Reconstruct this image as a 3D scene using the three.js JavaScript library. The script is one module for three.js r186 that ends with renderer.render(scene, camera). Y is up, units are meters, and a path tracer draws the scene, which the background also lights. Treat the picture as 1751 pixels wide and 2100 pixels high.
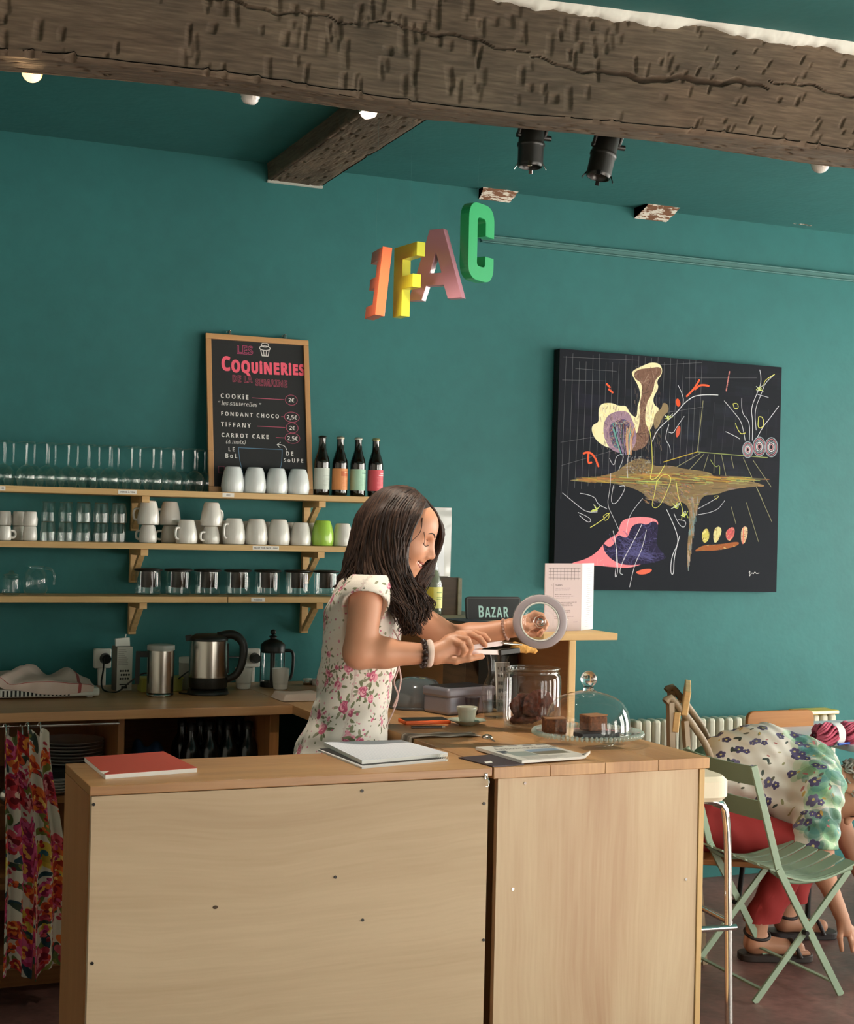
import * as THREE from 'three';
import { RoundedBoxGeometry } from 'three/addons/geometries/RoundedBoxGeometry.js';
import { mergeGeometries, mergeVertices } from 'three/addons/utils/BufferGeometryUtils.js';
import { RectAreaLightUniformsLib } from 'three/addons/lights/RectAreaLightUniformsLib.js';

// ---------------------------------------------------------------- camera, light, exposure
const scene = new THREE.Scene();
const FOCAL = 3030, CX = 875.5, CY = 1050, EYE = new THREE.Vector3(0, 1.5, 5.5);
const axX = new THREE.Vector3(7125, 195, FOCAL).normalize();            // the room's x axis seen from the lens (x right, y down, z ahead)
const axF = new THREE.Vector3(-1291, 8, FOCAL); axF.addScaledVector(axX, -axF.dot(axX)).normalize();
const axY = new THREE.Vector3().crossVectors(axX, axF).multiplyScalar(-1); if (axY.y > 0) axY.multiplyScalar(-1);
const lens = (x, y, z) => { const v = new THREE.Vector3(x, y, z); return new THREE.Vector3(axX.dot(v), axY.dot(v), -axF.dot(v)); };
const camRight = lens(1, 0, 0), camUp = lens(0, -1, 0), camAhead = lens(0, 0, 1);
const camera = new THREE.PerspectiveCamera(2 * Math.atan(1050 / FOCAL) * 180 / Math.PI, 1751 / 2100, 0.05, 60);
camera.position.copy(EYE);
camera.quaternion.setFromRotationMatrix(new THREE.Matrix4().makeBasis(camRight, camUp, camAhead.clone().multiplyScalar(-1)));

scene.background = new THREE.Color(0.75, 0.86, 1.0);                     // overcast sky outside the windows
const renderer = new THREE.WebGLRenderer({ antialias: true });
renderer.toneMapping = THREE.LinearToneMapping;
renderer.toneMappingExposure = 0.94;
renderer.shadowMap.enabled = true;
renderer.shadowMap.type = THREE.PCFSoftShadowMap;
RectAreaLightUniformsLib.init();

// the room: wall behind the bar at z = 0, windows in the wall on the right and in the street wall behind the camera
const ROOM = { x0: -2.2, x1: 6.6, z0: 0, z1: 8.4, h: 2.905 };
const SIDE_WINDOWS = [[0.35, 1.75], [2.5, 3.9], [5.2, 6.6]].map(([a, b]) => ({ a, b, y0: 0.35, y1: 2.55 }));   // along z in the right wall
const STREET_WINDOWS = [[2.7, 4.1], [4.8, 6.2]].map(([a, b]) => ({ a, b, y0: 0.25, y1: 2.6 }));               // along x in the street wall
function daylight(w, h, intensity, color, pos, look) {
  const l = new THREE.RectAreaLight(color, intensity, w, h);
  l.position.set(...pos); l.lookAt(...look); scene.add(l);
}
const sun = new THREE.DirectionalLight(0xfff4e4, 130); sun.position.set(4.7, 6.2, 15.4); sun.target.position.set(3.2, 0, 5.5); sun.castShadow = true; sun.shadow.mapSize.set(2048, 2048);   // falls on the floor behind the camera
Object.assign(sun.shadow.camera, { left: -7, right: 7, top: 7, bottom: -7, near: 1, far: 30 }); scene.add(sun, sun.target);
for (const w of SIDE_WINDOWS) daylight(w.b - w.a - 0.1, w.y1 - w.y0 - 0.1, 19, 0xfff8ec, [ROOM.x1 + 0.12, (w.y0 + w.y1) / 2, (w.a + w.b) / 2], [0, 1.1, (w.a + w.b) / 2]);
for (const w of STREET_WINDOWS) daylight(w.b - w.a - 0.1, w.y1 - w.y0 - 0.1, 10, 0xfff8ec, [(w.a + w.b) / 2, (w.y0 + w.y1) / 2, ROOM.z1 + 0.12], [(w.a + w.b) / 2, 1.1, 0]);

// ---------------------------------------------------------------- helpers
const V = (x, y, z) => new THREE.Vector3(x, y, z);
const ray = (u, v) => lens(u - CX, v - CY, FOCAL);
const onZ = (u, v, z) => { const r = ray(u, v); return EYE.clone().addScaledVector(r, (z - EYE.z) / r.z); };   // where a line of sight meets an upright plane
const onY = (u, v, y) => { const r = ray(u, v); return EYE.clone().addScaledVector(r, (y - EYE.y) / r.y); };   // ... a level plane
const ahead = (u, v, d) => EYE.clone().addScaledVector(ray(u, v), d / FOCAL);                                  // ... a given distance ahead
let seed = 7;
const rnd = () => { seed = (seed * 1664525 + 1013904223) >>> 0; return seed / 4294967296; };
const rr = (a, b) => a + (b - a) * rnd();
const lerp = (a, b, t) => a + (b - a) * t, clamp = (x, a, b) => Math.min(b, Math.max(a, x));
const smooth = (a, b, x) => { const t = clamp((x - a) / (b - a), 0, 1); return t * t * (3 - 2 * t); };

// value noise that repeats every `per` cells
function hash(x, y, s) { let h = (x * 374761393 + y * 668265263 + s * 1442695041) | 0; h = Math.imul(h ^ (h >>> 13), 1274126177); return ((h ^ (h >>> 16)) >>> 0) / 4294967296; }
function vnoise(x, y, px, py, s) {
  const ix = Math.floor(x), iy = Math.floor(y), fx = x - ix, fy = y - iy, sx = fx * fx * (3 - 2 * fx), sy = fy * fy * (3 - 2 * fy);
  const m = (a, p) => ((a % p) + p) % p, x0 = m(ix, px), x1 = m(ix + 1, px), y0 = m(iy, py), y1 = m(iy + 1, py);
  return lerp(lerp(hash(x0, y0, s), hash(x1, y0, s), sx), lerp(hash(x0, y1, s), hash(x1, y1, s), sx), sy);
}
function fbm(u, v, cx, cy, oct, s) { let a = 0.5, t = 0, n = 0; for (let i = 0; i < oct; i++) { t += a * vnoise(u * cx, v * cy, cx, cy, s + i * 17); n += a; a *= 0.55; cx *= 2; cy *= 2; } return t / n; }

function dataTex(w, h, fn, srgb = true) {
  const d = new Uint8Array(w * h * 4);
  for (let y = 0, o = 0; y < h; y++) for (let x = 0; x < w; x++, o += 4) { const c = fn(x / w, y / h); d[o] = clamp(c[0], 0, 255); d[o + 1] = clamp(c[1], 0, 255); d[o + 2] = clamp(c[2], 0, 255); d[o + 3] = 255; }
  const t = new THREE.DataTexture(d, w, h); t.magFilter = THREE.LinearFilter; t.minFilter = THREE.LinearFilter; t.wrapS = t.wrapT = THREE.RepeatWrapping;
  if (srgb) t.colorSpace = THREE.SRGBColorSpace; t.needsUpdate = true; return t;
}
function canvasTex(w, h, draw, repeat = false) {
  const c = document.createElement('canvas'); c.width = w; c.height = h; draw(c.getContext('2d'), w, h);
  const t = new THREE.CanvasTexture(c); t.colorSpace = THREE.SRGBColorSpace; if (repeat) t.wrapS = t.wrapT = THREE.RepeatWrapping; return t;
}
const rep = (t, x, y) => { const c = t.clone(); c.repeat.set(x, y); c.needsUpdate = true; return c; };
const mat = (color, roughness = 0.6, more = {}) => new THREE.MeshPhysicalMaterial({ color, roughness, ...more });
const glassMat = (more = {}) => new THREE.MeshPhysicalMaterial({ color: 0xfdfefe, roughness: 0.02, transmission: 1, thickness: 0, ior: 1.5, side: THREE.DoubleSide, ...more });

// geometry
function box(w, h, d, r = 0.002, seg = 2) { return r > 0 ? new RoundedBoxGeometry(w, h, d, seg, Math.min(r, w / 2.01, h / 2.01, d / 2.01)) : new THREE.BoxGeometry(w, h, d); }
function span(x0, x1, y0, y1, z0, z1, r = 0.002) { return box(x1 - x0, y1 - y0, z1 - z0, r).translate((x0 + x1) / 2, (y0 + y1) / 2, (z0 + z1) / 2); }
// uv in metres by the main direction of each face; `along` turns the grain (0: texture u runs along x / z, 1: along y)
function metreUV(g, along = 0, ox = 0, oy = 0) {
  g = g.index ? g.toNonIndexed() : g; const p = g.attributes.position, uv = new Float32Array(p.count * 2), a = V(), b = V(), c = V(), n = V();
  for (let i = 0; i < p.count; i += 3) {
    a.fromBufferAttribute(p, i); b.fromBufferAttribute(p, i + 1); c.fromBufferAttribute(p, i + 2); n.crossVectors(b.sub(a), c.sub(a));
    const ax = Math.abs(n.x), ay = Math.abs(n.y), az = Math.abs(n.z);
    for (let k = 0; k < 3; k++) {
      a.fromBufferAttribute(p, i + k); let u, v;
      if (ay >= ax && ay >= az) { u = a.x; v = a.z; } else if (az >= ax) { u = a.x; v = a.y; } else { u = a.z; v = a.y; }
      if (along === 1) [u, v] = [v, u]; if (along === 2 && ay >= ax && ay >= az) [u, v] = [v, u];
      uv[(i + k) * 2] = u + ox; uv[(i + k) * 2 + 1] = v + oy;
    }
  }
  g.setAttribute('uv', new THREE.BufferAttribute(uv, 2)); return g;
}
const lathe = (pts, seg = 32) => new THREE.LatheGeometry(pts.map(([r, y]) => new THREE.Vector2(Math.max(r, 0.00001), y)), seg);
function rod(a, b, ra, rb = ra, seg = 12) {
  const d = b.clone().sub(a), g = new THREE.CylinderGeometry(rb, ra, d.length(), seg);
  return g.applyQuaternion(new THREE.Quaternion().setFromUnitVectors(V(0, 1, 0), d.normalize())).translate((a.x + b.x) / 2, (a.y + b.y) / 2, (a.z + b.z) / 2);
}
function bar(a, b, w, t, up = V(0, 0, 1)) {                                // flat bar from a to b, w wide across `up`
  const d = b.clone().sub(a), L = d.length(), y = d.normalize(), x = V().crossVectors(y, up).normalize(), z = V().crossVectors(x, y);
  return box(w, L, t, 0.0015, 1).applyMatrix4(new THREE.Matrix4().makeBasis(x, y, z)).translate((a.x + b.x) / 2, (a.y + b.y) / 2, (a.z + b.z) / 2);
}
const tube = (pts, r, seg = 24, rad = 8, closed = false) => new THREE.TubeGeometry(new THREE.CatmullRomCurve3(pts, closed, 'centripetal'), seg, r, rad, closed);
function taperTube(pts, r0, r1, seg = 14, rad = 5, mid = 1) {
  const c = new THREE.CatmullRomCurve3(pts, false, 'centripetal'), g = new THREE.TubeGeometry(c, seg, 1, rad, false), p = g.attributes.position, q = V();
  for (let i = 0; i <= seg; i++) { const t = i / seg, r = lerp(r0, r1, Math.pow(t, mid)); c.getPointAt(t, q); for (let k = 0; k <= rad; k++) { const j = i * (rad + 1) + k; p.setXYZ(j, q.x + (p.getX(j) - q.x) * r, q.y + (p.getY(j) - q.y) * r, q.z + (p.getZ(j) - q.z) * r); } }
  return g;
}
function extrude(pts, depth, bevel = 0.001, holes = [], curve = 6) {
  const s = pts instanceof THREE.Shape ? pts : new THREE.Shape(pts.map(([x, y]) => new THREE.Vector2(x, y))); for (const h of holes) s.holes.push(new THREE.Path(h.map(([x, y]) => new THREE.Vector2(x, y))));
  return new THREE.ExtrudeGeometry(s, { depth, bevelEnabled: bevel > 0, bevelThickness: bevel, bevelSize: bevel, bevelSegments: 1, curveSegments: curve });
}
function roundRect(w, h, r) { const s = new THREE.Shape(), x = -w / 2, y = -h / 2; s.moveTo(x + r, y); s.lineTo(x + w - r, y); s.quadraticCurveTo(x + w, y, x + w, y + r); s.lineTo(x + w, y + h - r); s.quadraticCurveTo(x + w, y + h, x + w - r, y + h); s.lineTo(x + r, y + h); s.quadraticCurveTo(x, y + h, x, y + h - r); s.lineTo(x, y + r); s.quadraticCurveTo(x, y, x + r, y); return s; }
function merge(list) {
  const l = list.map((g) => { g = g.index ? g.toNonIndexed() : g.clone(); for (const k of Object.keys(g.attributes)) if (!['position', 'normal', 'uv'].includes(k)) g.deleteAttribute(k); if (!g.attributes.uv) g.setAttribute('uv', new THREE.BufferAttribute(new Float32Array(g.attributes.position.count * 2), 2)); return g; });
  return mergeGeometries(l);
}

// objects
const taken = new Map();
function numbered(name) { const n = taken.get(name) ?? 0; taken.set(name, n + 1); return n ? `${name}_${String(n).padStart(3, '0')}` : name; }
function part(name, geo, material, parent) {
  const m = new THREE.Mesh(Array.isArray(geo) ? merge(geo) : geo, material); m.name = name; m.castShadow = m.receiveShadow = true; (parent ?? scene).add(m); return m;
}
function tag(o, label, category, group, kind) { o.userData.label = label; if (category) o.userData.category = category; if (group) o.userData.group = group; if (kind) o.userData.kind = kind; return o; }
function thing(name, label, category, pos = [0, 0, 0], turn = 0, group) {
  const g = new THREE.Group(); g.name = numbered(name); g.position.set(...(pos.isVector3 ? pos.toArray() : pos)); g.rotation.y = turn; scene.add(g); return tag(g, label, category, group);
}
function solo(name, geo, material, label, category, group) { const m = part(numbered(name), geo, material); return tag(m, label, category, group); }
function struct(name, geo, material, label) { const m = part(name, geo, material); m.userData.kind = 'structure'; if (label) m.userData.label = label; return m; }
function copy(src, pos, turn, label, group) {
  const c = src.clone(); c.name = numbered(src.name.replace(/_\d{3}$/, '')); c.position.set(...(pos.isVector3 ? pos.toArray() : pos)); if (turn !== undefined) c.rotation.y = turn; scene.add(c);
  c.userData = { ...src.userData }; if (label) c.userData.label = label; if (group) c.userData.group = group; return c;
}

const NTH = ['first', 'second', 'third', 'fourth', 'fifth', 'sixth', 'seventh', 'eighth', 'ninth', 'tenth', 'eleventh', 'twelfth'];
// ---------------------------------------------------------------- implicit surfaces for bodies and soft things (surface nets)
const smin = (a, b, k) => { if (k <= 0) return Math.min(a, b); const h = clamp(0.5 + 0.5 * (b - a) / k, 0, 1); return lerp(b, a, h) - k * h * (1 - h); };
const capsule = (a, b, ra, rb = ra) => { const dx = b.x - a.x, dy = b.y - a.y, dz = b.z - a.z, L = dx * dx + dy * dy + dz * dz || 1e-9; return (x, y, z) => { const t = clamp(((x - a.x) * dx + (y - a.y) * dy + (z - a.z) * dz) / L, 0, 1); return Math.hypot(x - a.x - dx * t, y - a.y - dy * t, z - a.z - dz * t) - lerp(ra, rb, t); }; };
function ellipsoid(c, rx, ry, rz, ex, ey, ez) {                             // axes ex, ey, ez optional
  return (x, y, z) => {
    let X = x - c.x, Y = y - c.y, Z = z - c.z; if (ex) { const p = V(X, Y, Z); X = p.dot(ex); Y = p.dot(ey); Z = p.dot(ez); }
    const k0 = Math.hypot(X / rx, Y / ry, Z / rz), k1 = Math.hypot(X / rx / rx, Y / ry / ry, Z / rz / rz); return k1 < 1e-9 ? -Math.min(rx, ry, rz) : k0 * (k0 - 1) / k1;
  };
}
function blend(list) { return (x, y, z) => { let d = 1e9; for (const [f, k, op] of list) { const e = f(x, y, z); d = d > 1e8 ? e : op === 'cut' ? -smin(-d, e, k) : smin(d, e, k); } return d; }; }
function surface(f, lo, hi, cell) {
  const nx = Math.ceil((hi[0] - lo[0]) / cell) + 1, ny = Math.ceil((hi[1] - lo[1]) / cell) + 1, nz = Math.ceil((hi[2] - lo[2]) / cell) + 1, F = new Float32Array(nx * ny * nz), id = new Int32Array(nx * ny * nz).fill(-1);
  for (let k = 0, o = 0; k < nz; k++) for (let j = 0; j < ny; j++) for (let i = 0; i < nx; i++, o++) F[o] = f(lo[0] + i * cell, lo[1] + j * cell, lo[2] + k * cell);
  const pos = [], idx = [], sx = 1, sy = nx, sz = nx * ny, E = [[0, 1], [2, 3], [4, 5], [6, 7], [0, 2], [1, 3], [4, 6], [5, 7], [0, 4], [1, 5], [2, 6], [3, 7]], off = [0, sx, sy, sx + sy, sz, sx + sz, sy + sz, sx + sy + sz];
  for (let k = 0; k < nz - 1; k++) for (let j = 0; j < ny - 1; j++) for (let i = 0; i < nx - 1; i++) {
    const o = i + j * sy + k * sz; let m = 0; for (let c = 0; c < 8; c++) if (F[o + off[c]] < 0) m |= 1 << c; if (m === 0 || m === 255) continue;
    let X = 0, Y = 0, Z = 0, n = 0;
    for (const [a, b] of E) { const fa = F[o + off[a]], fb = F[o + off[b]]; if ((fa < 0) === (fb < 0)) continue; const t = fa / (fa - fb); X += lerp(a & 1, b & 1, t); Y += lerp((a >> 1) & 1, (b >> 1) & 1, t); Z += lerp((a >> 2) & 1, (b >> 2) & 1, t); n++; }
    id[o] = pos.length / 3; pos.push(lo[0] + (i + X / n) * cell, lo[1] + (j + Y / n) * cell, lo[2] + (k + Z / n) * cell);
  }
  const quad = (a, b, c, d, flip) => { if (a < 0 || b < 0 || c < 0 || d < 0) return; if (flip) idx.push(a, b, c, a, c, d); else idx.push(a, c, b, a, d, c); };
  for (let k = 1; k < nz - 1; k++) for (let j = 1; j < ny - 1; j++) for (let i = 1; i < nx - 1; i++) {
    const o = i + j * sy + k * sz, a = F[o] < 0;
    if (a !== F[o + sx] < 0) quad(id[o - sy - sz], id[o - sz], id[o], id[o - sy], a);
    if (a !== F[o + sy] < 0) quad(id[o - sx - sz], id[o - sx], id[o], id[o - sz], a);
    if (a !== F[o + sz] < 0) quad(id[o - sx - sy], id[o - sy], id[o], id[o - sx], a);
  }
  const nor = new Float32Array(pos.length), e = cell * 0.5;
  for (let i = 0; i < pos.length; i += 3) { const [x, y, z] = [pos[i], pos[i + 1], pos[i + 2]], gx = f(x + e, y, z) - f(x - e, y, z), gy = f(x, y + e, z) - f(x, y - e, z), gz = f(x, y, z + e) - f(x, y, z - e), L = Math.hypot(gx, gy, gz) || 1; nor[i] = gx / L; nor[i + 1] = gy / L; nor[i + 2] = gz / L; }
  const g = new THREE.BufferGeometry(); g.setAttribute('position', new THREE.BufferAttribute(new Float32Array(pos), 3)); g.setAttribute('normal', new THREE.BufferAttribute(nor, 3)); g.setAttribute('uv', new THREE.BufferAttribute(new Float32Array(pos.length / 3 * 2), 2)); g.setIndex(idx); return g;
}
function mapUV(g, fn) { const p = g.attributes.position, uv = g.attributes.uv; for (let i = 0; i < p.count; i++) { const [u, v] = fn(p.getX(i), p.getY(i), p.getZ(i)); uv.setXY(i, u, v); } return g; }
// ---------------------------------------------------------------- surfaces
function woodTex(light, dark, { s = 1, rings = 9, fine = 160, warp = 0.05, streak = 0.55, size = 1024 } = {}) {
  return dataTex(size, size, (u, v) => {
    const w = v + warp * (fbm(u, v, 2, 3, 3, s) - 0.5), band = fbm(u * 0.999, ((w % 1) + 1) % 1, 1, rings, 3, s + 31), f = vnoise(u * 6, ((w % 1) + 1) % 1 * fine, 6, fine, s + 5), f2 = vnoise(u * 18, ((w % 1) + 1) % 1 * fine * 2, 18, fine * 2, s + 9), spot = fbm(u, v, 3, 6, 3, s + 77);
    const t = clamp((band - 0.3) * 1.9 * streak + (f - 0.5) * 0.22 + (f2 - 0.5) * 0.16 + (spot - 0.5) * 0.25 + 0.1, 0, 1);
    return [0, 1, 2].map((c) => lerp(light[c], dark[c], t));
  });
}
const T = {};
T.panelA = woodTex([202, 178, 146], [178, 152, 120], { s: 3, rings: 14, warp: 0.06, streak: 0.5 });
T.panelB = woodTex([208, 184, 150], [180, 144, 112], { s: 11, rings: 8, warp: 0.05, streak: 0.95 });
T.top = woodTex([200, 154, 104], [150, 104, 66], { s: 21, rings: 12, warp: 0.03, streak: 0.6 });
T.pine = woodTex([226, 194, 138], [188, 146, 92], { s: 33, rings: 10, warp: 0.03, streak: 0.5, size: 512 });
T.oak = woodTex([176, 122, 72], [120, 76, 42], { s: 41, rings: 12, warp: 0.04, streak: 0.6, size: 512 });
T.darkWood = woodTex([92, 70, 48], [48, 36, 26], { s: 51, rings: 10, warp: 0.06, streak: 0.7, size: 512 });
T.grey = woodTex([132, 128, 108], [98, 94, 78], { s: 61, rings: 10, warp: 0.03, streak: 0.4, size: 512 });
T.plaster = dataTex(1024, 1024, (u, v) => { const a = fbm(u, v, 3, 3, 4, 5), b = fbm(u, v, 40, 40, 3, 8), k = 1 + (a - 0.5) * 0.16 + (b - 0.5) * 0.06; return [42 * k, 107 * k, 106 * k]; });
T.plasterBump = dataTex(512, 512, (u, v) => { const a = fbm(u, v, 6, 6, 4, 15), b = fbm(u, v, 60, 60, 2, 18), k = (a * 0.6 + b * 0.4) * 255; return [k, k, k]; }, false);
T.fine = dataTex(512, 512, (u, v) => { const k = fbm(u, v, 60, 60, 3, 91) * 255; return [k, k, k]; }, false);
T.weave = dataTex(256, 256, (u, v) => { const k = (Math.sin(u * Math.PI * 128) * Math.sin(v * Math.PI * 128) * 0.5 + 0.5) * 200 + vnoise(u * 40, v * 40, 40, 40, 3) * 55; return [k, k, k]; }, false);
T.floor = dataTex(1024, 1024, (u, v) => { const a = fbm(u, v, 5, 5, 5, 71), b = fbm(u, v, 70, 70, 2, 78), k = 0.8 + (a - 0.5) * 0.7 + (b - 0.5) * 0.25; return [128 * k, 92 * k, 86 * k]; });
T.cake = dataTex(256, 256, (u, v) => { const a = fbm(u, v, 12, 12, 4, 4), k = 0.55 + a * 0.8; return [108 * k, 62 * k, 34 * k]; });
T.brush = dataTex(512, 256, (u, v) => { const k = 120 + vnoise(u * 3, v * 250, 3, 250, 6) * 100; return [k, k, k]; }, false);

const M = {};
M.wall = mat(0xffffff, 0.6, { map: rep(T.plaster, 0.5, 0.5), specularIntensity: 0.6, bumpMap: T.plasterBump, bumpScale: 0.0012 });
M.ceiling = mat(0xffffff, 0.7, { map: rep(T.plaster, 0.4, 0.4), bumpMap: T.plasterBump, bumpScale: 0.0015 });
M.paint = mat(0x3c6f6c, 0.5);
M.white = mat(0xe6e4da, 0.45); M.plasterWhite = mat(0xe4e6dc, 0.85, { bumpMap: T.plasterBump, bumpScale: 0.004 });
M.floor = mat(0xffffff, 0.42, { map: rep(T.floor, 0.6, 0.6), bumpMap: T.fine, bumpScale: 0.0006 });
const wood = (t, r = 0.55, bump = 0.0003) => mat(0xffffff, r, { map: t, bumpMap: T.fine, bumpScale: bump });
M.panelA = wood(T.panelA, 0.6); M.panelB = wood(T.panelB, 0.5); M.top = wood(T.top, 0.36); M.pine = wood(T.pine, 0.6); M.oak = wood(T.oak, 0.45); M.darkWood = wood(T.darkWood, 0.6); M.grey = wood(T.grey, 0.7);
M.sideWood = mat(0xd0a884, 0.6, { map: T.panelB });
M.glass = glassMat(); M.glassTint = glassMat({ color: 0xfbfdfc }); M.greyGlass = glassMat({ color: 0xc2bfc4 });
M.solidGlass = new THREE.MeshPhysicalMaterial({ color: 0xffffff, roughness: 0.01, transmission: 1, thickness: 0.03, ior: 1.5 });
M.steel = mat(0xb9b2a8, 0.24, { metalness: 1, bumpMap: T.brush, bumpScale: 0.00003 });
M.chrome = mat(0xe4e2de, 0.07, { metalness: 1 }); M.darkMetal = mat(0x2c2c2c, 0.35, { metalness: 0.7 });
M.black = mat(0x14140f, 0.4); M.blackSoft = mat(0x1a1917, 0.7);
M.china = mat(0xe2dfd8, 0.16, { clearcoat: 0.4, clearcoatRoughness: 0.05 }); M.chinaBlue = mat(0xdfe4e4, 0.16, { clearcoat: 0.4, clearcoatRoughness: 0.05 });
M.lime = mat(0xa9d552, 0.18, { clearcoat: 0.4, clearcoatRoughness: 0.05 });
M.paper = mat(0xeeeae4, 0.85); M.cloth = mat(0xcdb9ab, 0.95, { bumpMap: T.weave, bumpScale: 0.0006 });
M.skin = mat(0xcf9474, 0.48, { sheen: 0.2, sheenColor: new THREE.Color(0.6, 0.35, 0.25), sheenRoughness: 0.5 });
M.skinOld = mat(0xb98569, 0.52);
// ---------------------------------------------------------------- the room
{
  const { x0, x1, z1, h } = ROOM, t = 0.25;
  struct('wall_back', metreUV(span(x0 - t, x1 + t, -0.1, h + 0.1, -t, 0, 0)), M.wall, 'teal painted plaster wall behind the bar');
  struct('wall_left', metreUV(span(x0 - t, x0, -0.1, h + 0.1, 0, z1, 0)), M.white, 'pale plaster wall');
  const withHoles = (wins, a0, a1, make) => { const out = []; let a = a0; for (const w of wins) { out.push(make(a, w.a, -0.1, h + 0.1), make(w.a, w.b, -0.1, w.y0), make(w.a, w.b, w.y1, h + 0.1)); a = w.b; } out.push(make(a, a1, -0.1, h + 0.1)); return out; };
  struct('wall_right', metreUV(merge(withHoles(SIDE_WINDOWS, 0, z1, (a, b, y0, y1) => span(x1, x1 + t, y0, y1, a, b, 0)))), M.white, 'pale wall with tall windows');
  struct('wall_front', metreUV(merge(withHoles(STREET_WINDOWS, x0 - t, x1 + t, (a, b, y0, y1) => span(a, b, y0, y1, z1, z1 + t, 0)))), M.white, 'pale street wall with tall windows');
  struct('floor', metreUV(span(x0 - t, x1 + t, -0.2, 0, -t, z1 + t, 0)), M.floor, 'worn reddish brown floor');
  struct('ceiling', metreUV(span(x0 - t, x1 + t, h, h + 0.2, -t, z1 + t, 0)), M.ceiling, 'teal painted ceiling');
  let n = 1;
  for (const w of SIDE_WINDOWS) { const g = new THREE.Group(); g.name = 'window_' + n++; g.userData = { kind: 'structure', label: 'tall white framed window in the side wall' }; scene.add(g); const X = ROOM.x1 + 0.05, m = (w.a + w.b) / 2;
    part('window_frame', [span(X, X + 0.05, w.y0, w.y0 + 0.06, w.a, w.b), span(X, X + 0.05, w.y1 - 0.06, w.y1, w.a, w.b), span(X, X + 0.05, w.y0, w.y1, w.a, w.a + 0.06), span(X, X + 0.05, w.y0, w.y1, w.b - 0.06, w.b), span(X, X + 0.05, w.y0, w.y1, m - 0.04, m + 0.04)], M.white, g);
    for (const [a, b] of [[w.a + 0.06, m - 0.04], [m + 0.04, w.b - 0.06]]) part('pane', span(X + 0.022, X + 0.026, w.y0 + 0.06, w.y1 - 0.06, a, b, 0), M.glass, g); }
  for (const w of STREET_WINDOWS) { const g = new THREE.Group(); g.name = 'window_' + n++; g.userData = { kind: 'structure', label: 'tall white framed window in the street wall' }; scene.add(g); const Z = ROOM.z1 + 0.05, m = (w.a + w.b) / 2;
    part('window_frame', [span(w.a, w.b, w.y0, w.y0 + 0.06, Z, Z + 0.05), span(w.a, w.b, w.y1 - 0.06, w.y1, Z, Z + 0.05), span(w.a, w.a + 0.06, w.y0, w.y1, Z, Z + 0.05), span(w.b - 0.06, w.b, w.y0, w.y1, Z, Z + 0.05), span(m - 0.04, m + 0.04, w.y0, w.y1, Z, Z + 0.05)], M.white, g);
    for (const [a, b] of [[w.a + 0.06, m - 0.04], [m + 0.04, w.b - 0.06]]) part('pane', span(a, b, w.y0 + 0.06, w.y1 - 0.06, Z + 0.022, Z + 0.026, 0), M.glass, g); }
  // cable trunking on the wall, two ribs
  { const a = onZ(985, 489, 0), y = a.y; struct('trim_1', [span(a.x, x1, y - 0.016, y + 0.016, -0.002, 0.008, 0.002), span(a.x, x1, y + 0.008, y + 0.016, 0.006, 0.016, 0.003), span(a.x, x1, y - 0.016, y - 0.009, 0.006, 0.016, 0.003)], M.paint, 'teal painted cable moulding along the wall'); }
}
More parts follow.
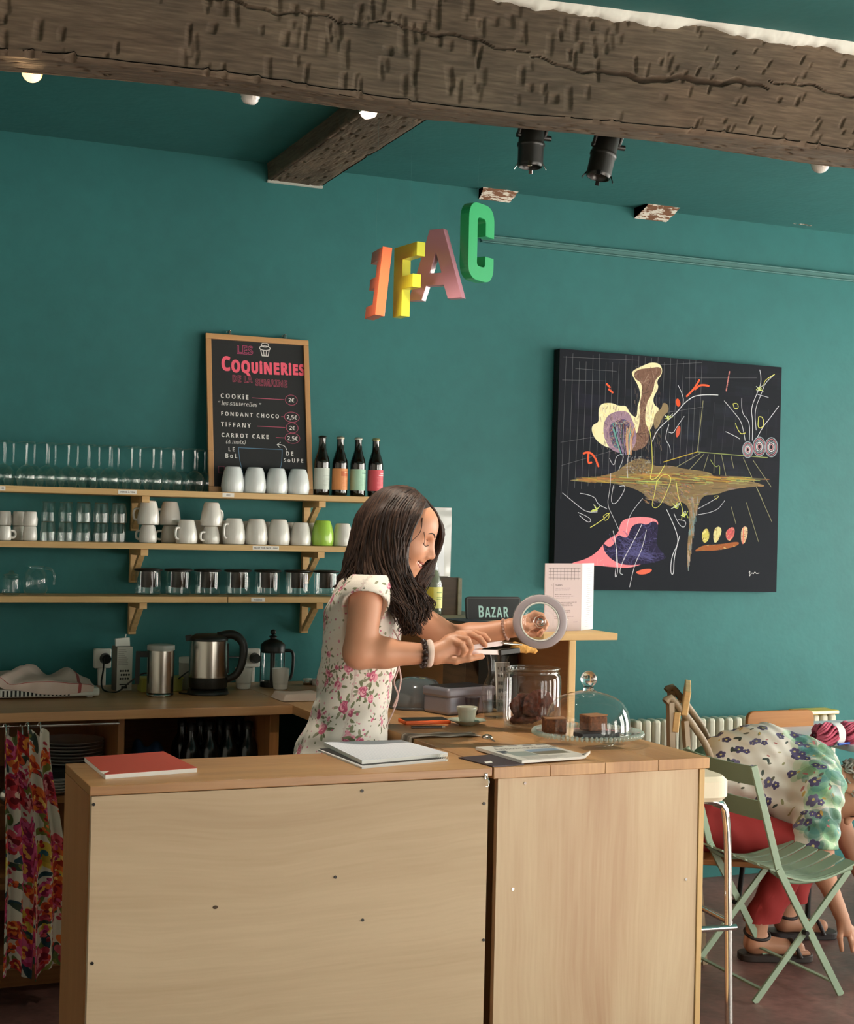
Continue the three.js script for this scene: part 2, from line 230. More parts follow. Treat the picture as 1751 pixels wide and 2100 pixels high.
// ---------------------------------------------------------------- the hewn beams
T.beam = dataTex(2048, 256, (u, v) => {
  const w = v + 0.03 * (fbm(u, v, 4, 2, 3, 3) - 0.5), g = vnoise(u * 30, ((w % 1) + 1) % 1 * 90, 30, 90, 7), g2 = vnoise(u * 90, ((w % 1) + 1) % 1 * 200, 90, 200, 8), p = fbm(u, v, 10, 3, 4, 12), k = 0.66 + (g - 0.5) * 0.16 + (g2 - 0.5) * 0.14 + (p - 0.5) * 0.3, r = fbm(u, v, 6, 2, 3, 44);
  return [140 * k + r * 10, 127 * k, 106 * k - r * 4];
});
M.beam = mat(0xffffff, 0.82, { map: T.beam, bumpMap: T.fine, bumpScale: 0.002 });
function hewn(L0, L1, sections, nx, marks, cracks, profile, seedNo, split) {
  // a strip wrapped round the section: `sections` gives [length, steps] of each face; profile(x) gives the corner points; relief comes from adze marks and cracks
  seed = seedNo; const H = [], total = sections.reduce((a, s) => a + s[0], 0), steps = sections.reduce((a, s) => a + s[1], 0);
  const stamps = []; let at = 0;
  sections.forEach(([len, st, density, mode]) => {
    for (let i = 0; i < density * (L1 - L0) * len; i++) {
      const vert = mode === 'up', x = rr(L0, L1), far = smooth(1.9, 2.4, x);
      stamps.push(vert ? { x, s: at + rr(0.0, len), hx: rr(0.006, 0.016) * (1 - 0.35 * far), hs: rr(0.012, 0.036) * (1 - 0.5 * far), d: rr(0.005, 0.015) * (1 - 0.2 * far), tilt: rr(-0.12, 0.12) + far * 0.5 } : { x, s: at + rr(0, len), hx: rr(0.012, 0.03), hs: rr(0.004, 0.009), d: rr(0.003, 0.008), tilt: rr(-2, 2) });
    } at += len;
  });
  const grid = new Map(), cellSize = 0.05, key = (a, b) => a * 4096 + b;
  for (const m of stamps) for (let i = Math.floor((m.x - 0.05 - L0) / cellSize); i <= (m.x + 0.05 - L0) / cellSize; i++) for (let j = Math.floor((m.s - 0.05) / cellSize); j <= (m.s + 0.05) / cellSize; j++) { const k = key(i + 8, j + 8); if (!grid.has(k)) grid.set(k, []); grid.get(k).push(m); }
  const relief = (x, s) => {
    let d = 0; for (const m of grid.get(key(Math.floor((x - L0) / cellSize) + 8, Math.floor(s / cellSize) + 8)) ?? []) { const ds = s - m.s, dx = x - m.x + ds * m.tilt; if (Math.abs(ds) < m.hs && Math.abs(dx) < m.hx) { const a = (dx / m.hx + 1) / 2, e = 1 - Math.pow(Math.abs(ds) / m.hs, 4); d = Math.max(d, m.d * e * (a < 0.8 ? a : (1 - a) * 4)); } }
    for (const c of cracks) { if (x < c[0][0] || x > c[c.length - 1][0]) continue; for (let i = 0; i < c.length - 1; i++) if (x >= c[i][0] && x <= c[i + 1][0]) { const t = (x - c[i][0]) / (c[i + 1][0] - c[i][0]), cs = lerp(c[i][1], c[i + 1][1], t) + 0.006 * Math.sin(x * 31) + 0.003 * Math.sin(x * 77), w = lerp(c[i][2], c[i + 1][2], t), q = Math.abs(s - cs) / w; if (q < 1) d = Math.max(d, 0.03 * (1 - q * q)); } }
    return -d + 0.010 * (fbm(((x + 9) % 7) / 7, (s % 1), 14, 3, 3, seedNo + 3) - 0.5) + 0.004 * (fbm(((x + 9) % 7) / 7, (s % 1), 80, 20, 2, seedNo + 5) - 0.5);
  };
  const pos = [], uv = [], idx = [], P = V();
  for (let i = 0; i <= nx; i++) {
    const x = lerp(L0, L1, i / nx), c = profile(x); let s = 0, k = 0;
    sections.forEach(([len, st], f) => { const a = c[f], b = c[f + 1], n = V().crossVectors(V().subVectors(b, a), V(1, 0, 0)).normalize(); for (let q = 0; q < st + (f === sections.length - 1 ? 1 : 0); q++) { const t = q / st, ss = s + len * t; P.lerpVectors(a, b, t); const round = 0.012 * Math.pow(Math.abs(t * 2 - 1), 12) * (f === 0 && t < 0.5 ? 0 : 1); P.addScaledVector(n, relief(x, ss) - round); pos.push(x, P.y, P.z); uv.push(x / 2.2, ss / 0.5); k++; } s += len; });
  }
  const cols = steps + 1; for (let i = 0; i < nx; i++) for (let j = 0; j < cols - 1; j++) { const a = i * cols + j, b = a + cols; idx.push(a, a + 1, b, a + 1, b + 1, b); }
  const g = new THREE.BufferGeometry(); g.setAttribute('position', new THREE.BufferAttribute(new Float32Array(pos), 3)); g.setAttribute('uv', new THREE.BufferAttribute(new Float32Array(uv), 2)); g.setIndex(idx); g.computeVertexNormals(); if (!split) return g;
  let c0 = 0; return sections.map(([, st]) => { const ii = []; for (let i = 0; i < nx; i++) for (let j = c0; j < c0 + st; j++) { const a = i * cols + j, b = a + cols; ii.push(a, a + 1, b, a + 1, b + 1, b); } c0 += st; const q = new THREE.BufferGeometry(); for (const k of ['position', 'normal', 'uv']) q.setAttribute(k, g.attributes[k]); q.setIndex(ii); return mergeVertices(q.toNonIndexed(), 1e-7); });
}
const beamZ = (x) => 1.835 + 0.1 * x + 0.012 * Math.sin(x * 3 + 1);
const beamBottom = (x) => 2.6 + 0.006 * Math.sin(x * 2.3) - 0.005 * Math.sin(x * 5.1);
{
  const prof = (x) => { const z = beamZ(x), y = beamBottom(x), w = 0.15 + 0.025 * Math.sin(x * 1.7 + 2) + 0.02 * smooth(1.5, 3, x); return [V(x, 2.925, z), V(x, y, z + 0.012), V(x, y + 0.006, z - w), V(x, 2.925, z - w)].map((p) => p.setX(0)); };
  const cracks = [[[1.3, 0.12, 0.001], [1.5, 0.13, 0.003], [1.75, 0.155, 0.001]], [[1.75, 0.17, 0.001], [1.95, 0.19, 0.004], [2.1, 0.19, 0.008], [2.35, 0.17, 0.007], [2.45, 0.175, 0.001]], [[0.7, 0.1, 0.001], [1.0, 0.13, 0.003], [1.3, 0.13, 0.001]], [[2.45, 0.15, 0.001], [2.9, 0.17, 0.003], [3.2, 0.16, 0.001]]];
  const faces = hewn(0.0, 3.4, [[0.325, 110, 330, 'up'], [0.16, 50, 420, 'flat'], [0.3, 14, 20, 'up']], 1000, null, cracks, prof, 101, true), b = part('ceiling_beam', faces[0], M.beam); part('underside', faces[1], M.beam, b); part('rear_face', faces[2], M.beam, b);
  tag(b, 'massive old hewn oak beam with adze marks crossing below the ceiling', 'beam');
  const far = (L0, L1, s) => part('beam_end', hewn(L0, L1, [[0.325, 30, 60, 'up'], [0.16, 16, 60, 'flat'], [0.3, 6, 5, 'up']], 250, null, [], prof, s), M.beam, b); far(-2.2, 0.0, 131); far(3.4, 6.6, 141);
  // ragged white plaster left along the top edge
  const ps = [], pi = [], pn = 700; for (let i = 0; i <= pn; i++) { const x = 1.6 + i * 0.0071, w = 0.005 + 0.022 * smooth(0.3, 0.75, fbm(i / pn, 0.3, 46, 2, 4, 9)) * smooth(1.6, 1.8, x) + 0.004 * fbm(i / pn, 0.7, 200, 2, 2, 4), z = beamZ(x) + 0.004 + 0.008; ps.push(x, ROOM.h + 0.004, z + 0.012 + 0.008 * fbm(i / pn, 0.1, 60, 2, 3, 7), x, ROOM.h - w * 0.5, z + 0.008 * fbm(i / pn, 0.9, 80, 2, 3, 17), x, ROOM.h - w, z - 0.004, x, ROOM.h - w, z - 0.03); if (i < pn) for (let k = 0; k < 3; k++) { const a = i * 4 + k; pi.push(a, a + 1, a + 4, a + 1, a + 5, a + 4); } }
  const pl = new THREE.BufferGeometry(); pl.setAttribute('position', new THREE.BufferAttribute(new Float32Array(ps), 3)); pl.setAttribute('uv', new THREE.BufferAttribute(new Float32Array(ps.length / 3 * 2).map((_, i) => (i % 2 ? ps[(i >> 1) * 3 + 1] : ps[(i >> 1) * 3])), 2)); pl.setIndex(pi); pl.computeVertexNormals(); M.plasterWhite.side = THREE.DoubleSide;
  tag(part('plaster_strip', pl, M.plasterWhite), 'ragged white plaster line between hewn beam and ceiling', 'plaster'); scene.children.at(-1).userData.kind = 'structure'; delete scene.children.at(-1).userData.category;
}
{ // the smaller beam from the main beam to the wall
  const a = onZ(550, 371, 0.02), b = onZ(664, 380, 0.02), yb = (a.y + b.y) / 2, prof = () => [V(0, 2.925, b.x), V(0, yb, b.x), V(0, yb, a.x), V(0, 2.925, a.x)];
  const g = hewn(-0.05, 1.9, [[0.1, 24, 60, 'up'], [0.22, 60, 300, 'flat'], [0.1, 16, 40, 'up']], 420, null, [], prof, 211);
  const p = g.attributes.position; for (let i = 0; i < p.count; i++) { const x = p.getX(i), z = p.getZ(i); p.setXYZ(i, z, p.getY(i), x); } g.index.array.reverse(); g.computeVertexNormals();
  tag(part('cross_beam', g, M.beam), 'shorter dark rough beam running from the big beam to the wall', 'beam');
  tag(part('plaster_chips', [span(a.x, b.x, yb - 0.006, yb + 0.004, -0.002, 0.012, 0.002)], M.plasterWhite, scene), 'chipped white plaster under the beam end at the wall').userData.kind = 'structure';
}
T.stub = dataTex(256, 256, (u, v) => { const a = fbm(u, v, 4, 8, 4, 3), b = fbm(u, v, 20, 30, 2, 5), w = smooth(0.5, 0.58, a + (b - 0.5) * 0.3); return [lerp(120, 214, w), lerp(82, 208, w), lerp(58, 196, w)]; });
M.stub = mat(0xffffff, 0.85, { map: T.stub });
for (const [q, label] of [[[[981, 407], [1044, 417], [1059, 395], [996, 382]], 'flaking joist end at the top of the wall above the green letter'], [[[1300, 443], [1366, 460], [1398, 425], [1328, 419]], 'largest flaking joist end at the top of the wall, between the two others'], [[[1614, 462], [1660, 467], [1668, 462], [1624, 457]], 'small dark joist end at the top of the wall above the far side of the painting']]) {
  const bl = onZ(...q[0], 0.002), br = onZ(...q[1], 0.002), tr = onY(...q[2], ROOM.h), tl = onY(...q[3], ROOM.h); bl.y = br.y = (bl.y + br.y) / 2; tl.z = tr.z = Math.max(0.03, (tl.z + tr.z) / 2);
  const t = thing('joist_end', label, 'joist', [bl.x, 0, 0], 0, 'joist ends along the top of the wall'); t.userData.kind = 'structure'; delete t.userData.category;
  const n = 10, pos = [], uv = [], idx = []; seed = 3; for (let i = 0; i <= n; i++) for (let j = 0; j <= n; j++) { const a = tl.clone().lerp(tr, j / n), b = bl.clone().lerp(br, j / n); a.lerp(b, i / n); const e = i === 0 || j === 0 || i === n || j === n; pos.push(a.x - bl.x + (e ? rr(-0.004, 0.004) : 0), a.y + (e ? 0 : rr(-0.003, 0.002)), Math.max(0.001, a.z + (e ? rr(-0.004, 0.004) : rr(-0.002, 0.003)))); uv.push(j / n + bl.x, i / n); } for (let i = 0; i < n; i++) for (let j = 0; j < n; j++) { const k = i * (n + 1) + j; idx.push(k, k + n + 1, k + 1, k + 1, k + n + 1, k + n + 2); }
  const g = new THREE.BufferGeometry(); g.setAttribute('position', new THREE.BufferAttribute(new Float32Array(pos), 3)); g.setAttribute('uv', new THREE.BufferAttribute(new Float32Array(uv), 2)); g.setIndex(idx); g.computeVertexNormals(); part('worn_face', g, M.stub, t);
  const w = br.x - bl.x, s = new THREE.Shape([new THREE.Vector2(0, ROOM.h + 0.01), new THREE.Vector2(0, bl.y + 0.002), new THREE.Vector2(tl.z - 0.002, ROOM.h)]); part('side', new THREE.ExtrudeGeometry(s, { depth: w - 0.004, bevelEnabled: false }).rotateY(-Math.PI / 2).scale(-1, 1, 1).translate(0.002, 0, 0.0), M.beam, t); t.children[1].geometry.index; M.beam.side = THREE.DoubleSide; M.stub.side = THREE.DoubleSide;
}
// ---------------------------------------------------------------- lamps on the beam and hanging letters
const backOfBeam = (x) => beamZ(x) - 0.16;
function bulbLamp(u, v, d, label, lit, color, towards, power) {
  const p = onZ(u, v, backOfBeam(onZ(u, v, 1.75).x) - 0.03), dir = towards.clone().sub(p).normalize();
  const t = thing('beam_spotlight', label, 'lamp', p); const q = new THREE.Quaternion().setFromUnitVectors(V(0, -1, 0), dir);
  const m = lit ? mat(0xfff2e0, 0.4, { emissive: color, emissiveIntensity: 2.2 }) : mat(0xe8e4e0, 0.3);
  part('bulb', lathe([[0.001, -0.012], [0.016, -0.009], [0.023, 0], [0.021, 0.014], [0.013, 0.034]], 20).applyQuaternion(q), m, t);
  part('socket', lathe([[0.026, 0.008], [0.026, 0.05], [0.001, 0.05]], 18).applyQuaternion(q), M.china, t);
  part('bracket', rod(V(0, 0.02, 0), V(0, 0.02, backOfBeam(p.x) + 0.03 - p.z), 0.006), M.white, t);
  if (lit) { const l = new THREE.SpotLight(color, power, 6, 0.85, 0.7, 2); l.position.copy(p).addScaledVector(dir, 0.03); l.target.position.copy(towards); l.castShadow = true; l.shadow.radius = 1.5; scene.add(l, l.target); }
  return t;
}
bulbLamp(65, 152, 0, 'glowing warm spotlight bulb under the beam above the wine glasses', true, new THREE.Color(1, 0.6, 0.28), V(0.0, 1.0, 3.6), 3);
bulbLamp(512, 205, 0, 'unlit white spotlight bulb under the beam left of the short beam', false, null, V(1.1, 0.5, 0.6));
bulbLamp(757, 234, 0, 'lit white spotlight bulb under the beam against the short beam', true, new THREE.Color(1, 0.86, 0.7), V(1.78, 0.95, 1.85), 7);
{ const p = onZ(1682, 336, 1.9), t = thing('beam_globe_lamp', 'round white globe bulb under the end of the beam', 'lamp', p); part('bulb', new THREE.SphereGeometry(0.028, 20, 14), M.china, t); part('socket', rod(V(0, 0.01, 0), V(0, 0.06, 0.02), 0.018), M.white, t); }
for (const [u, v, u2, v2, tx, label] of [[1090, 272, 1087, 343, 0.0, 'black stage spotlight with bright clips hanging behind the beam'], [1243, 292, 1226, 364, 0.0, 'tilted black stage spotlight hanging behind the beam']]) {
  const z = 1.8, a = onZ(u, v, z), b = onZ(u2, v2, z), t = thing('stage_spotlight', label, 'spotlight', a), d = b.clone().sub(a), L = d.length(), q = new THREE.Quaternion().setFromUnitVectors(V(0, -1, 0), d.clone().normalize());
  part('barrel', lathe([[0.001, 0.05], [0.03, 0.05], [0.036, 0.02], [0.036, -L * 0.3], [0.039, -L * 0.32], [0.039, -L * 0.4], [0.036, -L * 0.42], [0.036, -L * 0.9], [0.034, -L], [0.03, -L], [0.03, -L * 0.8], [0.001, -L * 0.78]], 24).applyQuaternion(q), M.black, t);
  for (let k = 0; k < 4; k++) { const an = k * 1.57 + 0.5; part('clip', [bar(V(0.035 * Math.cos(an), -L * 0.9, 0.035 * Math.sin(an)), V(0.045 * Math.cos(an), -L * 1.08, 0.045 * Math.sin(an)), 0.012, 0.003, V(Math.cos(an), 0, Math.sin(an)))].map((g) => g.applyQuaternion(q)), u < 1200 ? M.chrome : M.darkMetal, t); }
  part('yoke', [rod(V(0.04, -0.01, 0), V(0.045, 0.08, 0.06), 0.006), rod(V(-0.04, -0.01, 0), V(-0.045, 0.08, 0.06), 0.006), rod(V(-0.05, 0.08, 0.06), V(0.05, 0.08, 0.06), 0.007), rod(V(0, 0.08, 0.05), V(0, 0.08, 0.12), 0.012), rod(V(-0.045, -0.01, 0), V(0.06, -0.01, 0), 0.008)], M.black, t);
}
{
  const glossy = (c) => mat(c, 0.3, { clearcoat: 0.3 });
  const E = [[0, 0], [0.6, 0], [0.6, 0.17], [0.22, 0.17], [0.22, 0.42], [0.52, 0.42], [0.52, 0.58], [0.22, 0.58], [0.22, 0.83], [0.6, 0.83], [0.6, 1], [0, 1]];
  const F = [[0, 0], [0.24, 0], [0.24, 0.38], [0.54, 0.38], [0.54, 0.56], [0.24, 0.56], [0.24, 0.81], [0.64, 0.81], [0.64, 1], [0, 1]];
  const A = [[0, 0], [0.21, 0], [0.28, 0.2], [0.57, 0.2], [0.64, 0], [0.86, 0], [0.54, 1], [0.32, 1]], Ah = [[0.33, 0.37], [0.43, 0.68], [0.53, 0.37]];
  const Cs = new THREE.Shape(); Cs.moveTo(0.6, 0.33); Cs.lineTo(0.6, 0.22); Cs.quadraticCurveTo(0.6, 0, 0.38, 0); Cs.lineTo(0.22, 0); Cs.quadraticCurveTo(0, 0, 0, 0.22); Cs.lineTo(0, 0.78); Cs.quadraticCurveTo(0, 1, 0.22, 1); Cs.lineTo(0.38, 1); Cs.quadraticCurveTo(0.6, 1, 0.6, 0.78); Cs.lineTo(0.6, 0.6); Cs.lineTo(0.4, 0.6); Cs.lineTo(0.4, 0.76); Cs.quadraticCurveTo(0.4, 0.82, 0.34, 0.82); Cs.lineTo(0.26, 0.82); Cs.quadraticCurveTo(0.2, 0.82, 0.2, 0.76); Cs.lineTo(0.2, 0.24); Cs.quadraticCurveTo(0.2, 0.18, 0.26, 0.18); Cs.lineTo(0.34, 0.18); Cs.quadraticCurveTo(0.4, 0.18, 0.4, 0.24); Cs.lineTo(0.4, 0.33); Cs.lineTo(0.6, 0.33);
  for (const [shape, holes, w, u, v0, v1, turn, dep, color, label] of [
    [E, [], 0.6, 771, 513, 651, 84, 0.027, 0xe8683e, 'orange letter E hanging edge on from a thread'],
    [F, [], 0.64, 840, 504, 647, -82, 0.027, 0xd6d83a, 'yellow letter F hanging from a thread'],
    [A, [Ah], 0.86, 899, 472, 615, -52, 0.024, 0xb98290, 'pink letter A hanging from a thread'],
    [Cs, [], 0.6, 980, 420, 577, 32, 0.03, 0x2aa765, 'green letter C hanging from a thread']]) {
    const z = 1.45, top = onZ(u, v0, z), bot = onZ(u, v1, z), H = top.y - bot.y, t = thing('hanging_letter', label, 'letter', [top.x, bot.y, z]);
    let g = extrude(shape, dep / H, 0.004, holes, 8).translate(-w / 2, 0, -dep / H / 2).scale(H, H, H); if (shape === E) g = extrude(E, dep / H, 0.004).translate(-w / 2, 0, -dep / H / 2).scale(H, H, H);
    const m = part('letter_body', g, glossy(color), t); m.rotation.y = THREE.MathUtils.degToRad(turn); if (shape === E) m.rotateOnWorldAxis(camAhead, 0.09);
    part('thread', rod(V(0, H * 0.9, 0), V(0, ROOM.h - bot.y, 0), 0.0002, 0.0002, 4), M.paint, t);
  }
}
// ---------------------------------------------------------------- wall shelves
const SH = [1.622, 1.430, 1.238], SHX1 = 2.06, SHX0 = 0.2, SHD = 0.22;
T.shelfLabels = {};
const labelTex = (text) => canvasTex(256, 64, (c) => { c.fillStyle = '#e8e4dc'; c.fillRect(0, 0, 256, 64); c.fillStyle = '#3a3634'; c.font = 'bold 34px sans-serif'; c.textAlign = 'center'; c.fillText(text, 128, 45, 236); });
function plane(w, h) { return new THREE.PlaneGeometry(w, h); }
const shelfObj = SH.map((y, i) => {
  const t = thing('wall_shelf', ['top pine wall shelf carrying wine glasses, chalkboard and bottles', 'middle pine wall shelf carrying tumblers and white mugs', 'lowest pine wall shelf carrying glass teapots'][i], 'shelf', [0, y, 0], 0, 'pine shelves on the bar wall');
  const joint = i === 2 ? onZ(467, 1229, SHD).x : 9;
  if (i === 2) { part('board', metreUV(span(SHX0, joint - 0.001, -0.022, 0, 0, SHD), 0, 0.3 * i), M.pine, t); part('board', metreUV(span(joint + 0.001, SHX1, -0.022, 0, 0, SHD), 0, 0.37), M.pine, t); }
  else part('board', metreUV(span(SHX0, SHX1, -0.022, 0, 0, SHD), 0, 0.31 * i, 0.2 * i), M.pine, t);
  for (const u of [272, 625]) { const x = onZ(u, 1250, 0.02).x, b = part('bracket', [metreUV(span(x - 0.014, x + 0.014, -0.15, -0.022, 0, 0.022)), metreUV(span(x - 0.014, x + 0.014, -0.046, -0.022, 0.02, 0.2)), bar(V(x, -0.135, 0.02), V(x, -0.04, 0.15), 0.02, 0.022, V(1, 0, 0))], M.pine, t); }
  for (const [sh, u0, u1, v, txt] of [[0, 0, 11, 1000, 'VERRES'], [0, 242, 280, 1007, 'VERRE À VIN'], [0, 456, 480, 1015, 'BOLS'], [1, 518, 572, 1122, 'TASSE THÉ CAFÉ LONG'], [2, 515, 543, 1228, 'THÉIÈRES']]) if (sh === i) {
    const a = onZ(u0, v, SHD), b = onZ(u1, v, SHD); part('label_strip', plane(b.x - a.x, 0.015).translate((a.x + b.x) / 2, -0.0105, SHD + 0.0012), mat(0xffffff, 0.7, { map: labelTex(txt), side: THREE.DoubleSide }), t); }
  return t;
});
const onShelf = (i, u, z) => { const y = SH[i]; const p = onZ(u, [1000, 1112, 1224][i], z); return V(p.x, y, z); };
// wine glasses upside down
{
  let src = null; seed = 3;
  const rows = [[0.18, 8, 43.5], [0.11, 26, 43.5], [0.045, 10, 43.5]];
  rows.forEach(([z, u0, du], row) => { const us = []; for (let u = u0; u < 425; u += du) us.push(u); us.forEach((u, k) => {
    const label = `${NTH[us.length - 1 - k]} upturned wine glass from the chalkboard in the ${['front', 'middle', 'rear'][row]} row`, p = onShelf(0, u + rr(-2.5, 2.5), z + rr(-0.004, 0.004));
    if (!src) { src = thing('wine_glass', label, 'wine glass', p, 0, 'wine glasses on the top shelf'); part('bowl', lathe([[0.027, 0], [0.0325, 0.012], [0.036, 0.026], [0.0365, 0.038], [0.034, 0.05], [0.028, 0.061], [0.018, 0.07], [0.008, 0.075], [0.001, 0.077]], 28), M.glassTint, src); part('stem', lathe([[0.006, 0.0765], [0.0036, 0.084], [0.003, 0.12], [0.004, 0.1515]], 10), M.glassTint, src); part('foot', lathe([[0.004, 0.151], [0.015, 0.153], [0.031, 0.1545], [0.031, 0.156], [0.001, 0.1575]], 24), M.glassTint, src); }
    else copy(src, p, undefined, label);
  }); });
}
// white mugs upside down
function mugGeo(h, r0, r1, bulge = 0.004) { return lathe([[0.001, 0.004], [r0 - 0.004, 0.004], [r0 - 0.001, 0], [r0, 0.003], [r0 + bulge * 0.6, h * 0.25], [lerp(r0, r1, 0.4) + bulge, h * 0.5], [lerp(r0, r1, 0.75) + bulge * 0.7, h * 0.8], [r1 + 0.001, h * 0.97], [r1 - 0.003, h], [r1 - 0.006, h - 0.002], [0.001, h - 0.003]], 36); }
function handleGeo(r, y0, y1, out) { return tube([V(r - 0.006, y0, 0), V(r + out * 0.75, y0 + 0.002, 0), V(r + out, (y0 + y1) / 2, 0), V(r + out * 0.75, y1 - 0.002, 0), V(r - 0.008, y1, 0)], 0.0045, 18, 8); }
const mugsSrc = {};
function mug(kind, p, turn, label, group, material) {
  const K = { bowl: [0.097, 0.040, 0.028, 0.006], tall: [0.088, 0.038, 0.026, 0.004], cup: [0.066, 0.031, 0.022, 0.004], small: [0.052, 0.024, 0.02, 0.002] }[kind];
  const t = thing(kind === 'bowl' ? 'tumbler_cup' : 'mug', label, 'cup', p, turn, group);
  part('cup_body', mugGeo(...K), material ?? M.china, t); if (kind !== 'bowl' && turn !== null) part('handle', handleGeo(K[1] * 0.98, K[0] * 0.2, K[0] * 0.66, 0.019), material ?? M.china, t); return t;
}
for (const [k, u] of [477, 522, 567, 611].entries()) mug('bowl', onShelf(0, u, 0.165), null, `${NTH[3 - k]} upturned white cup from the beer bottles on the top shelf`, 'white cups before the chalkboard', M.chinaBlue);
{
  const z = 0.16, L = (s) => s, G = 'white mugs upside down on the middle shelf';
  const put = (kind, u, turn, label, z2 = z, dy = 0, m) => { const p = onShelf(1, u, z2); p.y += dy; return mug(kind, p, turn, label, m ? undefined : G, m); };
  put('cup', 303, 2.4, 'white mug at the bottom of the stack beside the shelf bracket'); put('tall', 303, 2.6, 'white mug stacked on top beside the shelf bracket', z, 0.066);
  put('cup', 347, 3.0, 'lower white mug of the rear stack beside the single small cup', 0.075); put('tall', 347, 3.1, 'upper white mug of the rear stack beside the single small cup', 0.075, 0.066);
  put('tall', 382, -2.6, 'white mug with its handle turned left between two stacks', 0.165);
  put('cup', 432, -2.7, 'lower white mug of the stack next to the wide mug'); put('tall', 432, 0.5, 'upper white mug of the stack next to the wide mug', z, 0.066);
  put('bowl', 479, null, 'wide white mug with a large curved handle'); part('handle', handleGeo(0.038, 0.025, 0.075, 0.022).rotateY(-2.5), M.china, scene.children.at(-1));
  put('bowl', 525, null, 'white handleless cup between two handled mugs'); put('bowl', 571, null, 'white mug with a large handle turned right'); part('handle', handleGeo(0.037, 0.015, 0.075, 0.028).rotateY(0.5), M.china, scene.children.at(-1));
  put('tall', 616, Math.PI / 2, 'white mug beside the lime green mug'); put('bowl', 661, null, 'lime green mug upside down on the middle shelf', z, 0, M.lime); put('tall', 702, 0.4, 'last white mug on the middle shelf, its handle turned to the front');
  for (const [k, u] of [405, 455, 500, 545, 590, 637].entries()) mug('tall', onShelf(1, u, 0.055), Math.PI / 2, `white mug in the rear row, ${NTH[5 - k]} from the lime green mug`, 'rear row of mugs on the middle shelf');
}
// left end of the middle shelf: espresso cups and tumblers
{
  const cup = (u, z, dy, turn, label) => { const p = onShelf(1, u, z); p.y += dy; return mug('small', p, turn, label, 'espresso cups at the end of the middle shelf'); };
  cup(8, 0.17, 0, 0.3, 'small white espresso cup standing alone in front at the shelf end'); cup(8, 0.1, 0, 1.6, 'lower espresso cup of the rear pair behind the single small cup'); cup(8, 0.1, 0.052, 1.6, 'upper espresso cup of the rear pair behind the single small cup'); cup(38, 0.08, 0, 2.2, 'lower espresso cup of the pair between two other cup pairs'); cup(38, 0.08, 0.052, 2.2, 'upper espresso cup of the pair between two other cup pairs');
  cup(61, 0.16, 0, 1.6, 'white espresso cup at the bottom of the pair beside the tumblers'); cup(61, 0.16, 0.052, 0.9, 'white espresso cup stacked on the pair beside the tumblers');
  const g = lathe([[0.028, 0], [0.0285, 0.03], [0.0275, 0.034], [0.024, 0.066], [0.022, 0.07], [0.001, 0.07]], 22); let src = null;
  const T3 = [[98, 0.165, 0], [98, 0.09, 0], [98, 0.09, 0.071], [134, 0.165, 0], [134, 0.09, 0], [134, 0.09, 0.071], [170, 0.165, 0], [170, 0.165, 0.071], [170, 0.09, 0], [206, 0.165, 0], [206, 0.165, 0.071], [206, 0.09, 0], [206, 0.09, 0.071], [242, 0.165, 0], [242, 0.165, 0.071], [242, 0.09, 0], [170, 0.09, 0.071], [242, 0.09, 0.071]];
  for (const [u, z, dy] of T3) { const p = onShelf(1, u, z), label = `${dy ? 'upper' : 'lower'} glass tumbler, ${z > 0.1 ? 'front' : 'rear'} row, ${NTH[Math.round((u - 98) / 36)]} stack from the espresso cups`; p.y += dy; if (!src) src = tag(solo('glass_tumbler', g, M.glassTint, '', ''), label, 'glass', 'stacked tumblers on the middle shelf'), src.position.copy(p); else copy(src, p, undefined, label); }
}
